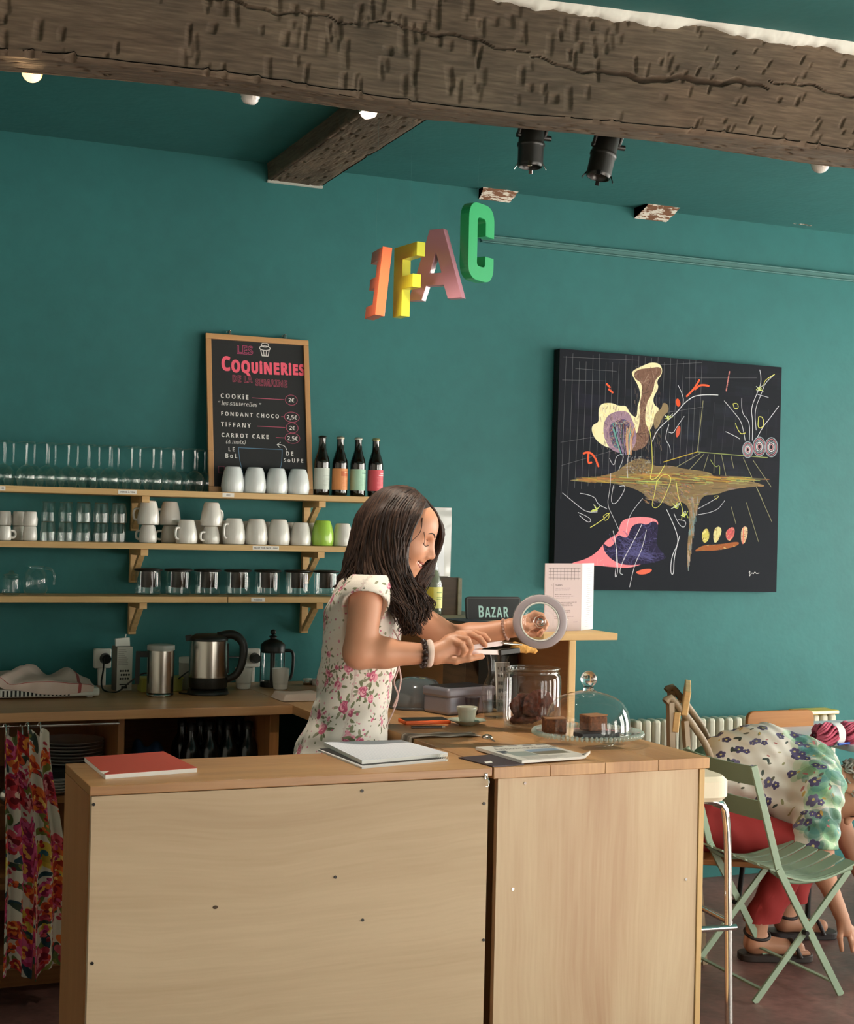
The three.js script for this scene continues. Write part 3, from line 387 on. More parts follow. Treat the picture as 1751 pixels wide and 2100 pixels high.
// lowest shelf: jug, jar, teapots
{
  const pj = onShelf(2, 72, 0.12), jug = thing('glass_jug', 'round glass jug with a handle on the lowest shelf', 'jug', pj);
  part('body', lathe([[0.001, 0.003], [0.034, 0.002], [0.043, 0.02], [0.045, 0.05], [0.04, 0.078], [0.03, 0.09], [0.03, 0.1], [0.033, 0.103]], 28), M.glass, jug); part('handle', tube([V(0.032, 0.094, 0), V(0.052, 0.092, 0), V(0.066, 0.07, 0), V(0.064, 0.035, 0)], 0.005, 18, 8), M.glassTint, jug); part('lid', lathe([[0.001, 0.108], [0.02, 0.106], [0.031, 0.103]], 20), M.glassTint, jug);
  const jr = thing('glass_jar', 'small lidded glass jar beside the round jug', 'jar', onShelf(2, 22, 0.13)); part('body', lathe([[0.001, 0.002], [0.03, 0.001], [0.032, 0.01], [0.032, 0.055], [0.026, 0.065]], 24), M.glassTint, jr); part('lid', lathe([[0.028, 0.064], [0.028, 0.072], [0.01, 0.077], [0.008, 0.085], [0.001, 0.087]], 24), M.glassTint, jr);
  let src = null;
  const band = mat(0xd8d6d0, 0.15, { metalness: 1 });
  for (const [i, u] of [303, 365, 425, 487, 548, 610, 668].entries()) {
    const p = onShelf(2, u, 0.12), label = 'glass teapot with black lid below ' + ['the mug stack beside the shelf bracket', 'the small mug between two mug stacks', 'the mug stack next to the wide mug', 'the wide mug with the curved handle', 'the long printed shelf label', 'the mug beside the lime green mug', 'the lime green mug'][i];
    if (!src) { src = thing('glass_teapot', label, 'teapot', p, 0, 'glass teapots on the lowest shelf');
      part('pot', lathe([[0.001, 0.003], [0.044, 0.002], [0.0465, 0.008], [0.0465, 0.084], [0.044, 0.09]], 32), M.glassTint, src); part('lid', lathe([[0.001, 0.1], [0.03, 0.099], [0.05, 0.097], [0.053, 0.092], [0.044, 0.088], [0.001, 0.088]], 28), M.black, src); part('infuser', lathe([[0.026, 0.088], [0.026, 0.03], [0.001, 0.028]], 24), mat(0x2a221a, 0.3, { metalness: 0.6 }), src);
      part('handle', tube([V(0.045, 0.082, 0), V(0.066, 0.08, 0), V(0.07, 0.05, 0), V(0.064, 0.02, 0), V(0.045, 0.014, 0)], 0.0055, 20, 8).rotateY(0.5), M.glassTint, src); src.rotation.y = 0.2; }
    else copy(src, p, 0.2 + (i % 3) * 0.5, label);
  }
}
// ---------------------------------------------------------------- chalkboard, bottles, picture
T.chalk = canvasTex(1024, 1500, (c, W, H) => {
  c.fillStyle = '#1d1f21'; c.fillRect(0, 0, W, H); c.save(); c.translate(0, -68); c.scale(1, 0.97); c.lineCap = c.lineJoin = 'round'; c.textAlign = 'center';
  const outline = (t, x, y, s, col, w = 5, sp = 1, sq = 1) => { c.save(); c.translate(x, y); c.scale(sp, sq); c.font = `bold ${s}px sans-serif`; c.strokeStyle = col; c.lineWidth = w; c.strokeText(t, 0, 0); c.restore(); };
  const solid = (t, x, y, s, col, sp = 1, font = 'bold') => { c.save(); c.translate(x, y); c.scale(sp, 1); c.font = `${font} ${s}px sans-serif`; c.fillStyle = col; c.strokeStyle = col; c.lineWidth = s > 100 ? 12 : 3; c.strokeText(t, 0, 0); c.fillText(t, 0, 0); c.restore(); };
  outline('LES', 370, 210, 120, '#a8436a', 7, 0.95);
  c.strokeStyle = '#d9d6d2'; c.lineWidth = 9; c.beginPath(); c.moveTo(545, 150); c.lineTo(560, 215); c.lineTo(625, 215); c.lineTo(640, 150); c.moveTo(575, 155); c.lineTo(582, 212); c.moveTo(610, 155); c.lineTo(603, 212); c.stroke(); c.beginPath(); c.ellipse(592, 132, 58, 24, 0, 0, 7); c.stroke(); c.beginPath(); c.ellipse(595, 98, 40, 22, 0, 0, 7); c.stroke(); c.fillStyle = '#e58a96'; c.beginPath(); c.arc(600, 62, 14, 0, 7); c.fill();
  // the big word, letter by letter
  let x = 110; for (const [ch, s, dy] of [['C', 200, 0], ['O', 170, 10], ['Q', 170, 10], ['U', 150, 8], ['i', 165, 8], ['N', 165, 10], ['E', 165, 8], ['R', 170, 6], ['i', 160, 4], ['E', 150, 0], ['S', 160, 0]]) { c.font = `bold ${s}px sans-serif`; const w = c.measureText(ch).width * 0.8; solid(ch, x + w / 2, 395 + dy, s, '#ee5f76', 0.8); x += w + 5; }
  outline('DE LA', 335, 510, 96, '#9c3f58', 6, 0.85); outline('SEMAINE', 655, 535, 96, '#9c3f58', 6, 0.85);
  const chalk = '#dcdad6', sp = (t) => t.split('').join('\u2009');
  c.textAlign = 'left'; const line = (t, x, y, s = 62, f = 'bold') => { c.font = `${f} ${s}px sans-serif`; c.fillStyle = chalk; c.fillText(sp(t), x, y); };
  const price = (t, y, x0, wide) => { c.strokeStyle = '#b2516a'; c.lineWidth = 7; c.beginPath(); c.moveTo(x0, y - 20); c.lineTo(790, y - 20); c.stroke(); c.lineWidth = 6; c.beginPath(); c.ellipse(870, y - 20, wide ? 82 : 66, 54, 0, 0, 7); c.stroke(); c.textAlign = 'center'; c.font = 'bold 60px sans-serif'; c.fillStyle = chalk; c.fillText(t, 870, y + 3); c.textAlign = 'left'; };
  line('COOKiE', 95, 690, 66); c.font = 'italic 58px serif'; c.fillStyle = chalk; c.fillText('\u201C les sauterelles \u201D', 60, 762); price('2€', 690, 440, false);
  line('FONDANT CHOCO', 95, 872, 58); price('2,5€', 872, 755, true);
  line('TiFFANY', 95, 985, 62); price('2€', 985, 490, false);
  line('CARROT CAKE', 95, 1095, 60); price('2,5€', 1095, 690, true); c.font = 'italic 54px serif'; c.fillText('(Δ moix)', 140, 1160);
  line('LE', 165, 1240, 60); line('BoL', 130, 1310, 62); line('DE', 790, 1260, 60); line('SoUPE', 765, 1330, 58);
  c.strokeStyle = '#5d86a8'; c.lineWidth = 6; c.beginPath(); c.moveTo(275, 1200); c.lineTo(755, 1200); c.moveTo(278, 1200); c.quadraticCurveTo(285, 1380, 330, 1470); c.moveTo(752, 1200); c.quadraticCurveTo(748, 1380, 700, 1470); c.stroke();
  c.strokeStyle = chalk; c.lineWidth = 7; c.beginPath(); c.moveTo(800, 1200); c.quadraticCurveTo(790, 1140, 700, 1150); c.moveTo(735, 1125); c.lineTo(698, 1150); c.lineTo(730, 1180); c.stroke();
  c.strokeStyle = '#8a4458'; c.strokeRect(60, 1400, 60, 70); c.restore();
  for (let i = 0; i < 300; i++) { c.fillStyle = `rgba(230,230,230,${0.01 + 0.03 * rnd()})`; c.fillRect(rnd() * W, rnd() * H, 2 + rnd() * 30, 1 + rnd() * 3); }
});
{
  const bl = onZ(430, 1004, 0.13), br = onZ(641, 1010, 0.13), tl = onZ(418, 685, 0.02), tr = onZ(631, 697, 0.02), w = (br.x - bl.x + tr.x - tl.x) / 2, h = Math.hypot(tl.y - SH[0], 0.11), cx = (bl.x + br.x) / 2 - 0.003;
  const t = thing('chalkboard', 'framed chalkboard with pink and white chalk menu leaning on the wall', 'chalkboard', [cx, SH[0], 0.13]); t.rotation.x = -Math.atan2(0.105, h);
  const f = 0.021, fd = 0.016;
  part('board_face', plane(w - f * 2 + 0.004, h - f * 2 + 0.004).translate(0, h / 2, 0.004), mat(0xffffff, 0.75, { map: T.chalk }), t); part('backing', box(w - 0.01, h - 0.01, 0.004, 0).translate(0, h / 2, -0.001), M.darkWood, t);
  for (const [a, b, c2, d] of [[-w / 2, w / 2, h - f, h], [-w / 2, w / 2, 0, f], [-w / 2, -w / 2 + f, f, h - f], [w / 2 - f, w / 2, f, h - f]]) part('frame_rail', metreUV(span(a, b, c2, d, -0.004, fd - 0.004), c2 === f ? 1 : 0), M.top, t);
  for (const x of [-0.11, 0.11]) { const k = part('clip', [box(0.014, 0.022, 0.016, 0.004).translate(x, h + 0.006, 0.002), rod(V(x - 0.012, h + 0.012, 0), V(x + 0.006, h + 0.02, 0), 0.003)], M.chrome, t); }
}
// beer bottles
{
  const brown = glassMat({ color: 0x3a2410, roughness: 0.03, thickness: 0 }), prof = [[0.001, 0.002], [0.026, 0.001], [0.0295, 0.006], [0.03, 0.03], [0.03, 0.125], [0.0285, 0.138], [0.022, 0.158], [0.0155, 0.178], [0.0135, 0.2], [0.0135, 0.222], [0.0145, 0.224]];
  const M_brown = new THREE.MeshPhysicalMaterial({ color: 0x160e06, roughness: 0.04, clearcoat: 1, clearcoatRoughness: 0.02 });
  const lab = (bg, ink, extra) => canvasTex(512, 256, (c) => { c.fillStyle = bg; c.fillRect(0, 0, 512, 256); c.fillStyle = ink; c.font = 'bold 34px serif'; c.textAlign = 'center'; for (let k = 0; k < 9; k++) c.fillRect(150 + rnd() * 20, 90 + k * 15, 150 + rnd() * 60, 4); extra(c); });
  seed = 5;
  for (const [u, cap, tex, label] of [
    [659, 0x2a2620, lab('#c9d1c8', '#a3aca4', (c) => { c.fillStyle = '#2f5f74'; c.beginPath(); c.moveTo(380, 150); c.lineTo(400, 200); c.lineTo(440, 210); c.lineTo(430, 240); c.lineTo(370, 200); c.fill(); }), 'brown beer bottle with a pale grey green label'],
    [696, 0xb8b2a0, lab('#e2955a', '#d27a40', (c) => { c.fillStyle = '#c8642e'; c.fillRect(150, 30, 210, 60); c.fillStyle = '#e8d8a8'; c.fillRect(400, 0, 60, 256); c.fillStyle = '#e6b183'; c.fillRect(190, 42, 120, 10); }), 'brown beer bottle with an orange label'],
    [733, 0xc8c8bc, lab('#a9d2b8', '#8fbaa0', (c) => { c.fillStyle = '#6f9a84'; c.fillRect(180, 40, 150, 14); }), 'brown beer bottle with a mint green label'],
    [769, 0xb0a878, lab('#d8505c', '#e58088', (c) => { c.fillStyle = '#f0c8cc'; c.fillRect(190, 36, 140, 12); c.fillRect(170, 62, 180, 10); c.fillStyle = '#f2dcd8'; c.fillRect(420, 0, 60, 150); c.fillStyle = '#e8cf9a'; c.fillRect(420, 150, 60, 106); }), 'brown beer bottle with a red label']]) {
    const t = thing('beer_bottle', label, 'bottle', onShelf(0, u, 0.13), 0, 'beer bottles on the top shelf');
    part('bottle_glass', lathe(prof, 32), M_brown, t); part('crown_cap', lathe([[0.0145, 0.22], [0.016, 0.222], [0.0145, 0.229], [0.001, 0.231]], 20), mat(cap, 0.4, { metalness: 0.5 }), t);
    const l = new THREE.CylinderGeometry(0.0304, 0.0304, 0.082, 32, 1, true); part('label', l.translate(0, 0.065, 0).rotateY(1.15 + Math.PI), mat(0xffffff, 0.55, { map: tex }), t);
  }
}
// the painting
T.art = canvasTex(1536, 1370, (c, W, H) => {
  seed = 77; c.fillStyle = '#1d2027'; c.fillRect(0, 0, W, H); c.lineCap = c.lineJoin = 'round';
  const sx = W / 1475, sy = H / 1560, X = (x) => (x - 140) * sx, Y = (y, x = 800) => (y - 82 - (x - 140) * 0.07) * sy;    // from the zoomed view of the canvas
  const path = (pts, col, w = 5, fill) => { c.beginPath(); pts.forEach(([x, y], i) => (i ? c.lineTo(X(x), Y(y, x)) : c.moveTo(X(x), Y(y, x)))); if (fill) { c.fillStyle = fill; c.fill(); } if (col) { c.strokeStyle = col; c.lineWidth = w; c.stroke(); } };
  const curve = (pts, col, w = 6) => { c.beginPath(); c.moveTo(X(pts[0][0]), Y(pts[0][1], pts[0][0])); for (let i = 1; i < pts.length - 1; i++) { const [x, y] = pts[i], mx = (x + pts[i + 1][0]) / 2, my = (y + pts[i + 1][1]) / 2; c.quadraticCurveTo(X(x), Y(y, x), X(mx), Y(my, mx)); } const l = pts.at(-1); c.lineTo(X(l[0]), Y(l[1], l[0])); c.strokeStyle = col; c.lineWidth = w; c.stroke(); };
  const blob = (pts, fill, stroke, w) => { c.beginPath(); const n = pts.length, m = (a, b) => [(a[0] + b[0]) / 2, (a[1] + b[1]) / 2]; let s = m(pts[n - 1], pts[0]); c.moveTo(X(s[0]), Y(s[1], s[0])); for (let i = 0; i < n; i++) { const q = m(pts[i], pts[(i + 1) % n]); c.quadraticCurveTo(X(pts[i][0]), Y(pts[i][1], pts[i][0]), X(q[0]), Y(q[1], q[0])); } c.closePath(); if (fill) { c.fillStyle = fill; c.fill(); } if (stroke) { c.strokeStyle = stroke; c.lineWidth = w; c.stroke(); } };
  const tex = (pts, fill, cols, n, L = 40, w = 5, slant = 1) => { blob(pts, fill); c.save(); c.beginPath(); const q = pts.length, mm = (a, b) => [(a[0] + b[0]) / 2, (a[1] + b[1]) / 2]; let s0 = mm(pts[q - 1], pts[0]); c.moveTo(X(s0[0]), Y(s0[1], s0[0])); for (let i = 0; i < q; i++) { const e = mm(pts[i], pts[(i + 1) % q]); c.quadraticCurveTo(X(pts[i][0]), Y(pts[i][1], pts[i][0]), X(e[0]), Y(e[1], e[0])); } c.clip(); const xs = pts.map((p) => p[0]), ys = pts.map((p) => p[1]), x0 = Math.min(...xs), x1 = Math.max(...xs), y0 = Math.min(...ys), y1 = Math.max(...ys); for (let i = 0; i < n; i++) { c.globalAlpha = 0.25 + rnd() * 0.5; const x = lerp(x0, x1, rnd()), y = lerp(y0, y1, rnd()), a = slant * (rnd() - 0.5) + (slant > 2 ? 1.57 : 0), l = L * rr(0.4, 1.4); path([[x, y], [x + Math.cos(a) * l * 0.5, y + Math.sin(a) * l * 0.5 + rr(-4, 4)], [x + Math.cos(a) * l, y + Math.sin(a) * l]], cols[Math.floor(rnd() * cols.length)], w * rr(0.4, 1.3)); } c.restore(); c.globalAlpha = 1; };
  for (let i = 0; i < 160; i++) { c.fillStyle = `rgba(${50 + rnd() * 40},${60 + rnd() * 40},${80 + rnd() * 40},0.05)`; c.fillRect(rnd() * W, rnd() * H * 0.5, 60 + rnd() * 120, 20 + rnd() * 60); }
  for (let i = 0; i < 22; i++) { const x = 180 + i * 42; curve([[x, 110 + rnd() * 60], [x - 6 + rnd() * 14, 500], [x - 10, 1000 - i * 12 + rnd() * 100]], 'rgba(190,190,190,0.45)', 2.2); }
  for (const [a, b, d, e] of [[160, 135, 640, 150], [240, 210, 500, 225], [160, 285, 440, 290], [620, 190, 1060, 160], [950, 265, 1440, 260], [820, 500, 1080, 460], [160, 690, 420, 650], [170, 840, 520, 740]]) path([[a, b], [d, e]], 'rgba(190,190,190,0.45)', 2.2);
  for (let i = 0; i < 7; i++) path([[1080 + i * 75, 420 + i * 10], [1060 + i * 75, 760]], 'rgba(150,150,150,0.25)', 2);
  path([[1045, 765], [1075, 420]], '#9a9870', 4); path([[1045, 765], [1530, 812]], '#8f9a5c', 5); path([[1045, 765], [820, 830]], '#b4a040', 5);
  for (const [a, b, d, e] of [[1065, 775, 900, 870], [1090, 780, 990, 890], [1120, 785, 1090, 890], [1160, 785, 1160, 910], [1210, 790, 1250, 960], [1275, 795, 1295, 880], [1360, 810, 1570, 1255], [1430, 830, 1560, 1015], [1390, 1120, 1480, 1390], [1285, 1145, 1320, 1260], [1455, 1010, 1500, 1100]]) path([[a, b], [d, e]], '#8d8c6a', 4);
  // cream glow and mushroom forms
  tex([[400, 440], [470, 430], [520, 455], [570, 450], [590, 500], [640, 540], [640, 460], [660, 400], [650, 330], [600, 250], [600, 220], [680, 180], [730, 160], [790, 175], [800, 240], [760, 290], [780, 330], [740, 400], [750, 450], [790, 470], [760, 520], [740, 600], [700, 640], [640, 620], [600, 700], [480, 740], [400, 700], [355, 640], [350, 580], [400, 560], [390, 500]], '#efe6b8', ['#f4efcf', '#e8d98a', '#e6d7b0', '#f6f2dc', '#d8c878'], 200, 30, 6, 7);
  tex([[610, 240], [640, 210], [720, 200], [790, 190], [795, 240], [750, 280], [745, 340], [720, 400], [700, 430], [690, 560], [720, 610], [720, 700], [680, 740], [600, 760], [640, 650], [660, 560], [655, 440], [670, 360], [665, 300], [620, 275]], '#7a5c4e', ['#5a4038', '#96786a', '#6c5648', '#a88f80', '#4c3834', '#84685e'], 260, 46, 5, 3.2);
  tex([[430, 560], [455, 510], [520, 485], [575, 490], [600, 520], [630, 600], [645, 680], [610, 760], [540, 770], [470, 740], [430, 660], [425, 600]], '#9a7f92', ['#b59aa6', '#7c6480', '#c8a8a8', '#86708c', '#6a5470'], 220, 26, 4, 7); tex([[460, 580], [520, 545], [570, 540], [610, 590], [630, 660], [590, 740], [500, 740], [465, 660]], '#5c4a6e', ['#2c2438', '#c8a07a', '#8a7c9e', '#5fa49c', '#b0764e', '#3e3040', '#d8c0a0'], 260, 50, 4, 3.2);
  for (let i = 0; i < 46; i++) { const a = rnd(); curve([[480 + a * 150, 570 + rnd() * 60], [500 + a * 110, 660 + rnd() * 20], [540 + a * 70, 760 + rnd() * 20]], ['#2c2438', '#c8a07a', '#8a7c9e', '#5fa49c', '#b0764e', '#3e3040'][i % 6], 5); }
  blob([[745, 560], [760, 500], [800, 470], [805, 430], [840, 440], [850, 490], [810, 520], [790, 580], [760, 620]], '#8c7a5c');
  // the flat drifting land
  tex([[190, 938], [380, 925], [520, 890], [560, 850], [640, 800], [720, 810], [760, 860], [860, 850], [960, 880], [1060, 890], [1150, 910], [1170, 960], [1300, 970], [1420, 970], [1540, 1012], [1420, 1010], [1260, 1030], [1180, 1060], [1080, 1060], [1050, 1180], [1030, 1260], [1020, 1450], [1000, 1570], [990, 1440], [1005, 1250], [1000, 1140], [940, 1090], [880, 1140], [820, 1090], [740, 1090], [690, 1030], [600, 990], [480, 960], [300, 950]], '#7c6a4c', ['#8a7c50', '#5c5040', '#9c9058', '#6e6a4a', '#a8b070', '#7a5a44', '#4c4638', '#b88a5a', '#8c7a86'], 900, 70, 4, 0.5);
  for (let i = 0; i < 420; i++) { const x = 260 + rnd() * 1150, y = 925 + (rnd() - 0.5) * 90 * (1 - Math.abs(x - 800) / 700) + 0.02 * x, l = 40 + rnd() * 120; c.globalAlpha = 0.6; path([[x, y], [x + l, y + 6 + rnd() * 8]], ['#b89a3e', '#4c3a2c', '#9c8850', '#6c5846', '#a8c06a', '#8a5a3c', '#54604a', '#c07848'][Math.floor(rnd() * 8)], 3 + rnd() * 4); }
  for (let i = 0; i < 110; i++) { const x = 580 + rnd() * 180, y = 790 + rnd() * 110; path([[x, y], [x + rnd() * 16 - 8, y + rnd() * 16 - 8]], ['#4a4442', '#7a7068', '#98a2a0', '#5a4a3c'][i % 4], 7); }
  for (let i = 0; i < 150; i++) { const x = 690 + rnd() * 330, y = 980 + rnd() * 120; path([[x, y], [x + rnd() * 30, y + rnd() * 20]], ['#8a7076', '#a08a6a', '#78806a', '#b07a52', '#5c5058'][i % 5], 6); }
  for (let i = 0; i < 90; i++) { const y = 1070 + rnd() * 470, x = 1030 - (y - 1070) * 0.06 + (rnd() - 0.5) * 60 * (1.08 - (y - 1070) / 480); path([[x, y], [x + 2, y + 30]], ['#a8846a', '#7a8a8e', '#b09a86', '#6f8f92'][i % 4], 6); } c.globalAlpha = 1;
  for (let i = 0; i < 260; i++) { c.globalAlpha = 0.35; const x = 400 + rnd() * 420, y = 440 + rnd() * 320; path([[x, y], [x + rnd() * 14 - 7, y + 10 + rnd() * 24]], ['#5a4238', '#c8b088', '#8a6f7c', '#3a2c30', '#a8906a'][i % 5], 2 + rnd() * 3); } for (let i = 0; i < 200; i++) { const x = 620 + rnd() * 170, y = 190 + rnd() * 480; path([[x, y], [x + rnd() * 8 - 4, y + 20]], ['#4a342c', '#8c6a58', '#a88c74'][i % 3], 2 + rnd() * 2); } c.globalAlpha = 1;
  // pink shape below
  tex([[230, 1480], [330, 1460], [400, 1420], [440, 1370], [470, 1330], [540, 1300], [550, 1220], [600, 1195], [700, 1190], [790, 1210], [800, 1260], [740, 1290], [760, 1380], [820, 1440], [760, 1480], [640, 1530], [520, 1520], [400, 1500], [300, 1500]], '#ef8690', ['#f09aa0', '#e87884', '#f4a6ac'], 120, 40, 7, 7);
  tex([[440, 1350], [480, 1390], [520, 1360], [530, 1300], [600, 1340], [620, 1250], [680, 1230], [720, 1250], [760, 1220], [800, 1240], [790, 1330], [790, 1390], [840, 1450], [860, 1480], [720, 1510], [580, 1510], [500, 1470], [450, 1410]], '#2b2742', ['#1c1a2e', '#3d3860', '#4a4876', '#222038', '#5c5a88', '#15141f'], 320, 46, 5, 7);
  for (let i = 0; i < 40; i++) curve([[470 + rnd() * 300, 1280 + rnd() * 180], [500 + rnd() * 280, 1320 + rnd() * 140], [560 + rnd() * 280, 1440 + rnd() * 60]], 'rgba(84,82,130,0.5)', 4);
  blob([[650, 1560], [700, 1540], [770, 1540], [750, 1570], [690, 1580]], '#e06a52'); tex([[1030, 1440], [1100, 1395], [1200, 1400], [1350, 1380], [1340, 1415], [1200, 1440], [1100, 1435]], '#9a5a34', ['#e6dfa0', '#8a7a4a', '#b06a58', '#5c4a3a', '#d8b87a'], 40, 22, 4, 7);
  tex([[1090, 1310], [1120, 1280], [1140, 1310], [1140, 1360], [1110, 1390], [1090, 1360]], '#c6bd62', ['#e6dfa0', '#8a7a4a', '#b06a58', '#5c4a3a', '#d8b87a'], 40, 22, 4, 7); tex([[1165, 1300], [1200, 1270], [1230, 1300], [1200, 1380], [1170, 1390]], '#cfc78e', ['#e6dfa0', '#8a7a4a', '#b06a58', '#5c4a3a', '#d8b87a'], 40, 22, 4, 7); tex([[1255, 1300], [1310, 1275], [1315, 1340], [1280, 1385], [1250, 1350]], '#c2585c', ['#e6dfa0', '#8a7a4a', '#b06a58', '#5c4a3a', '#d8b87a'], 40, 22, 4, 7); tex([[1355, 1310], [1380, 1275], [1410, 1300], [1390, 1400], [1360, 1400]], '#c8a88a', ['#e6dfa0', '#8a7a4a', '#b06a58', '#5c4a3a', '#d8b87a'], 40, 22, 4, 7); path([[1375, 1290], [1372, 1400]], '#d86a5c', 6);
  // pale and acid lines
  const P = '#cfd2d8', G = '#d6d46a';
  for (const [pts, col, w] of [[[[1175, 380], [1045, 372], [960, 420], [900, 500], [830, 560], [770, 620], [745, 690]], P, 8], [[[905, 315], [945, 390], [940, 450]], P, 6], [[[950, 525], [900, 600], [880, 640], [850, 630]], P, 6], [[[850, 580], [820, 670], [860, 720], [865, 770]], P, 6], [[[720, 590], [740, 690], [745, 780], [750, 880], [730, 950], [780, 940], [830, 850]], G, 7], [[[600, 640], [610, 720], [580, 820], [590, 930]], P, 5], [[[480, 900], [480, 1000], [460, 1100], [500, 1180], [545, 1280]], P, 5], [[[470, 800], [500, 870], [510, 780], [570, 770], [530, 880]], P, 5], [[[180, 1020], [260, 1090], [330, 1150], [400, 1150]], P, 6], [[[290, 1025], [380, 1040], [400, 1100], [460, 1130]], P, 6], [[[280, 1150], [370, 1190], [350, 1225], [290, 1170]], P, 6], [[[360, 1250], [430, 1210], [480, 1160]], G, 7], [[[440, 1180], [470, 1150], [480, 1190], [450, 1215], [440, 1180]], G, 6], [[[500, 980], [480, 1080], [510, 1110], [560, 1040], [580, 980], [540, 985]], P, 6], [[[780, 950], [770, 1040], [745, 1130], [800, 1140], [860, 1000], [880, 930], [820, 905], [780, 960]], G, 6], [[[690, 1070], [640, 1130], [600, 1200], [590, 1290]], P, 5], [[[505, 1280], [540, 1420], [520, 1600], [545, 1560], [530, 1400]], P, 7], [[[690, 1240], [650, 1330], [570, 1480], [550, 1560], [575, 1570]], P, 7], [[[720, 1280], [700, 1400], [650, 1500], [620, 1655]], P, 6], [[[850, 1150], [900, 1250], [940, 1370], [890, 1460], [885, 1580], [908, 1590], [905, 1480], [940, 1330]], P, 8], [[[900, 1180], [930, 1250], [970, 1280], [985, 1230], [930, 1220]], P, 6], [[[1060, 1190], [1180, 1180], [1240, 1100]], P, 5], [[[1060, 1150], [1140, 1110], [1200, 1070]], P, 5], [[[910, 970], [920, 1060], [960, 1150], [950, 1220]], G, 6], [[[1220, 420], [1290, 500], [1340, 560], [1360, 640], [1370, 690]], P, 6], [[[1340, 400], [1335, 500], [1400, 560], [1400, 690]], P, 6], [[[1460, 205], [1480, 280], [1440, 380], [1405, 470], [1420, 560], [1420, 690]], P, 7], [[[1560, 240], [1500, 290], [1480, 360], [1430, 480], [1445, 620]], P, 6], [[[1600, 455], [1540, 540], [1490, 600], [1450, 680]], P, 7], [[[1525, 395], [1450, 375]], P, 6], [[[1235, 630], [1320, 670], [1330, 680]], P, 6], [[[1300, 575], [1330, 650], [1370, 640]], G, 7], [[[1565, 235], [1500, 270], [1490, 310]], G, 7], [[[1280, 440], [1310, 430], [1320, 470], [1290, 475], [1280, 440]], G, 7], [[[1460, 530], [1490, 520], [1500, 600], [1455, 610], [1460, 530]], G, 8], [[[1135, 820], [1170, 880], [1200, 850], [1200, 920]], '#8d9a54', 7], [[[1170, 1070], [1205, 1060], [1180, 1095], [1170, 1070]], '#b0a84a', 6]]) curve(pts, col, w * 0.62);
  for (const [x, y] of [[850, 545], [390, 1140], [910, 1140], [965, 1200], [1460, 345]]) for (let i = 0; i < 10; i++) curve([[x, y], [x + rnd() * 40 - 20, y - rnd() * 40 + 10], [x + rnd() * 60 - 30, y - rnd() * 50 + 10]], i % 2 ? '#c8d65a' : '#c2c8b8', 4);
  for (const [x, y, r] of [[1390, 755, 45], [1470, 735, 55], [1555, 740, 55]]) for (let k = 0; k < 5; k++) { c.beginPath(); c.ellipse(X(x), Y(y, x), r * sx * (1 - k * 0.18) * 0.8, r * sy * (1 - k * 0.18) * 1.2, 0, 0, 7); c.strokeStyle = ['#8a98a0', '#b0707a', '#7e8e96', '#c4c8cc', '#c08c92'][k]; c.lineWidth = 6; c.stroke(); }
  for (const pts of [[[1045, 280], [1020, 330], [965, 388]], [[1110, 318], [1060, 305], [1020, 340]], [[305, 765], [335, 750], [375, 785], [400, 850]], [[335, 760], [330, 830], [355, 825]], [[440, 310], [460, 330]], [[455, 345], [478, 365]]]) curve(pts, '#e4603c', 12);
  blob([[890, 410], [910, 400], [928, 445], [908, 465], [892, 440]], '#d8552f'); blob([[905, 600], [925, 580], [930, 630], [905, 675], [895, 640]], '#c85a42'); for (let i = 0; i < 5; i++) path([[1250 - i * 4, 220 + i * 28], [1247 - i * 4, 238 + i * 28]], '#c07a74', 8);
  curve([[1420, 1600], [1430, 1580], [1420, 1635], [1440, 1600], [1450, 1615], [1460, 1595], [1470, 1612], [1490, 1608]], '#c8c8c8', 4);
});
{
  const a = onZ(1147, 718, 0.05), b = onZ(1608, 750, 0.05), c = onZ(1135, 1205, 0.05), d = onZ(1587, 1218, 0.05), w = (b.x - a.x + d.x - c.x) / 2, h = (a.y - c.y + b.y - d.y) / 2, t = thing('painting', 'large dark canvas with mushroom forms, pink shape and pale drawn lines', 'painting', [(a.x + b.x + c.x + d.x) / 4, (a.y + b.y + c.y + d.y) / 4, 0.002]); t.rotation.z = -0.006;
  part('canvas_side', box(w, h, 0.048, 0.003).translate(0, 0, 0.024), mat(0x15161a, 0.7), t); part('painted_face', plane(w - 0.002, h - 0.002).translate(0, 0, 0.0487), mat(0xffffff, 0.85, { map: T.art, specularIntensity: 0.4 }), t);
}
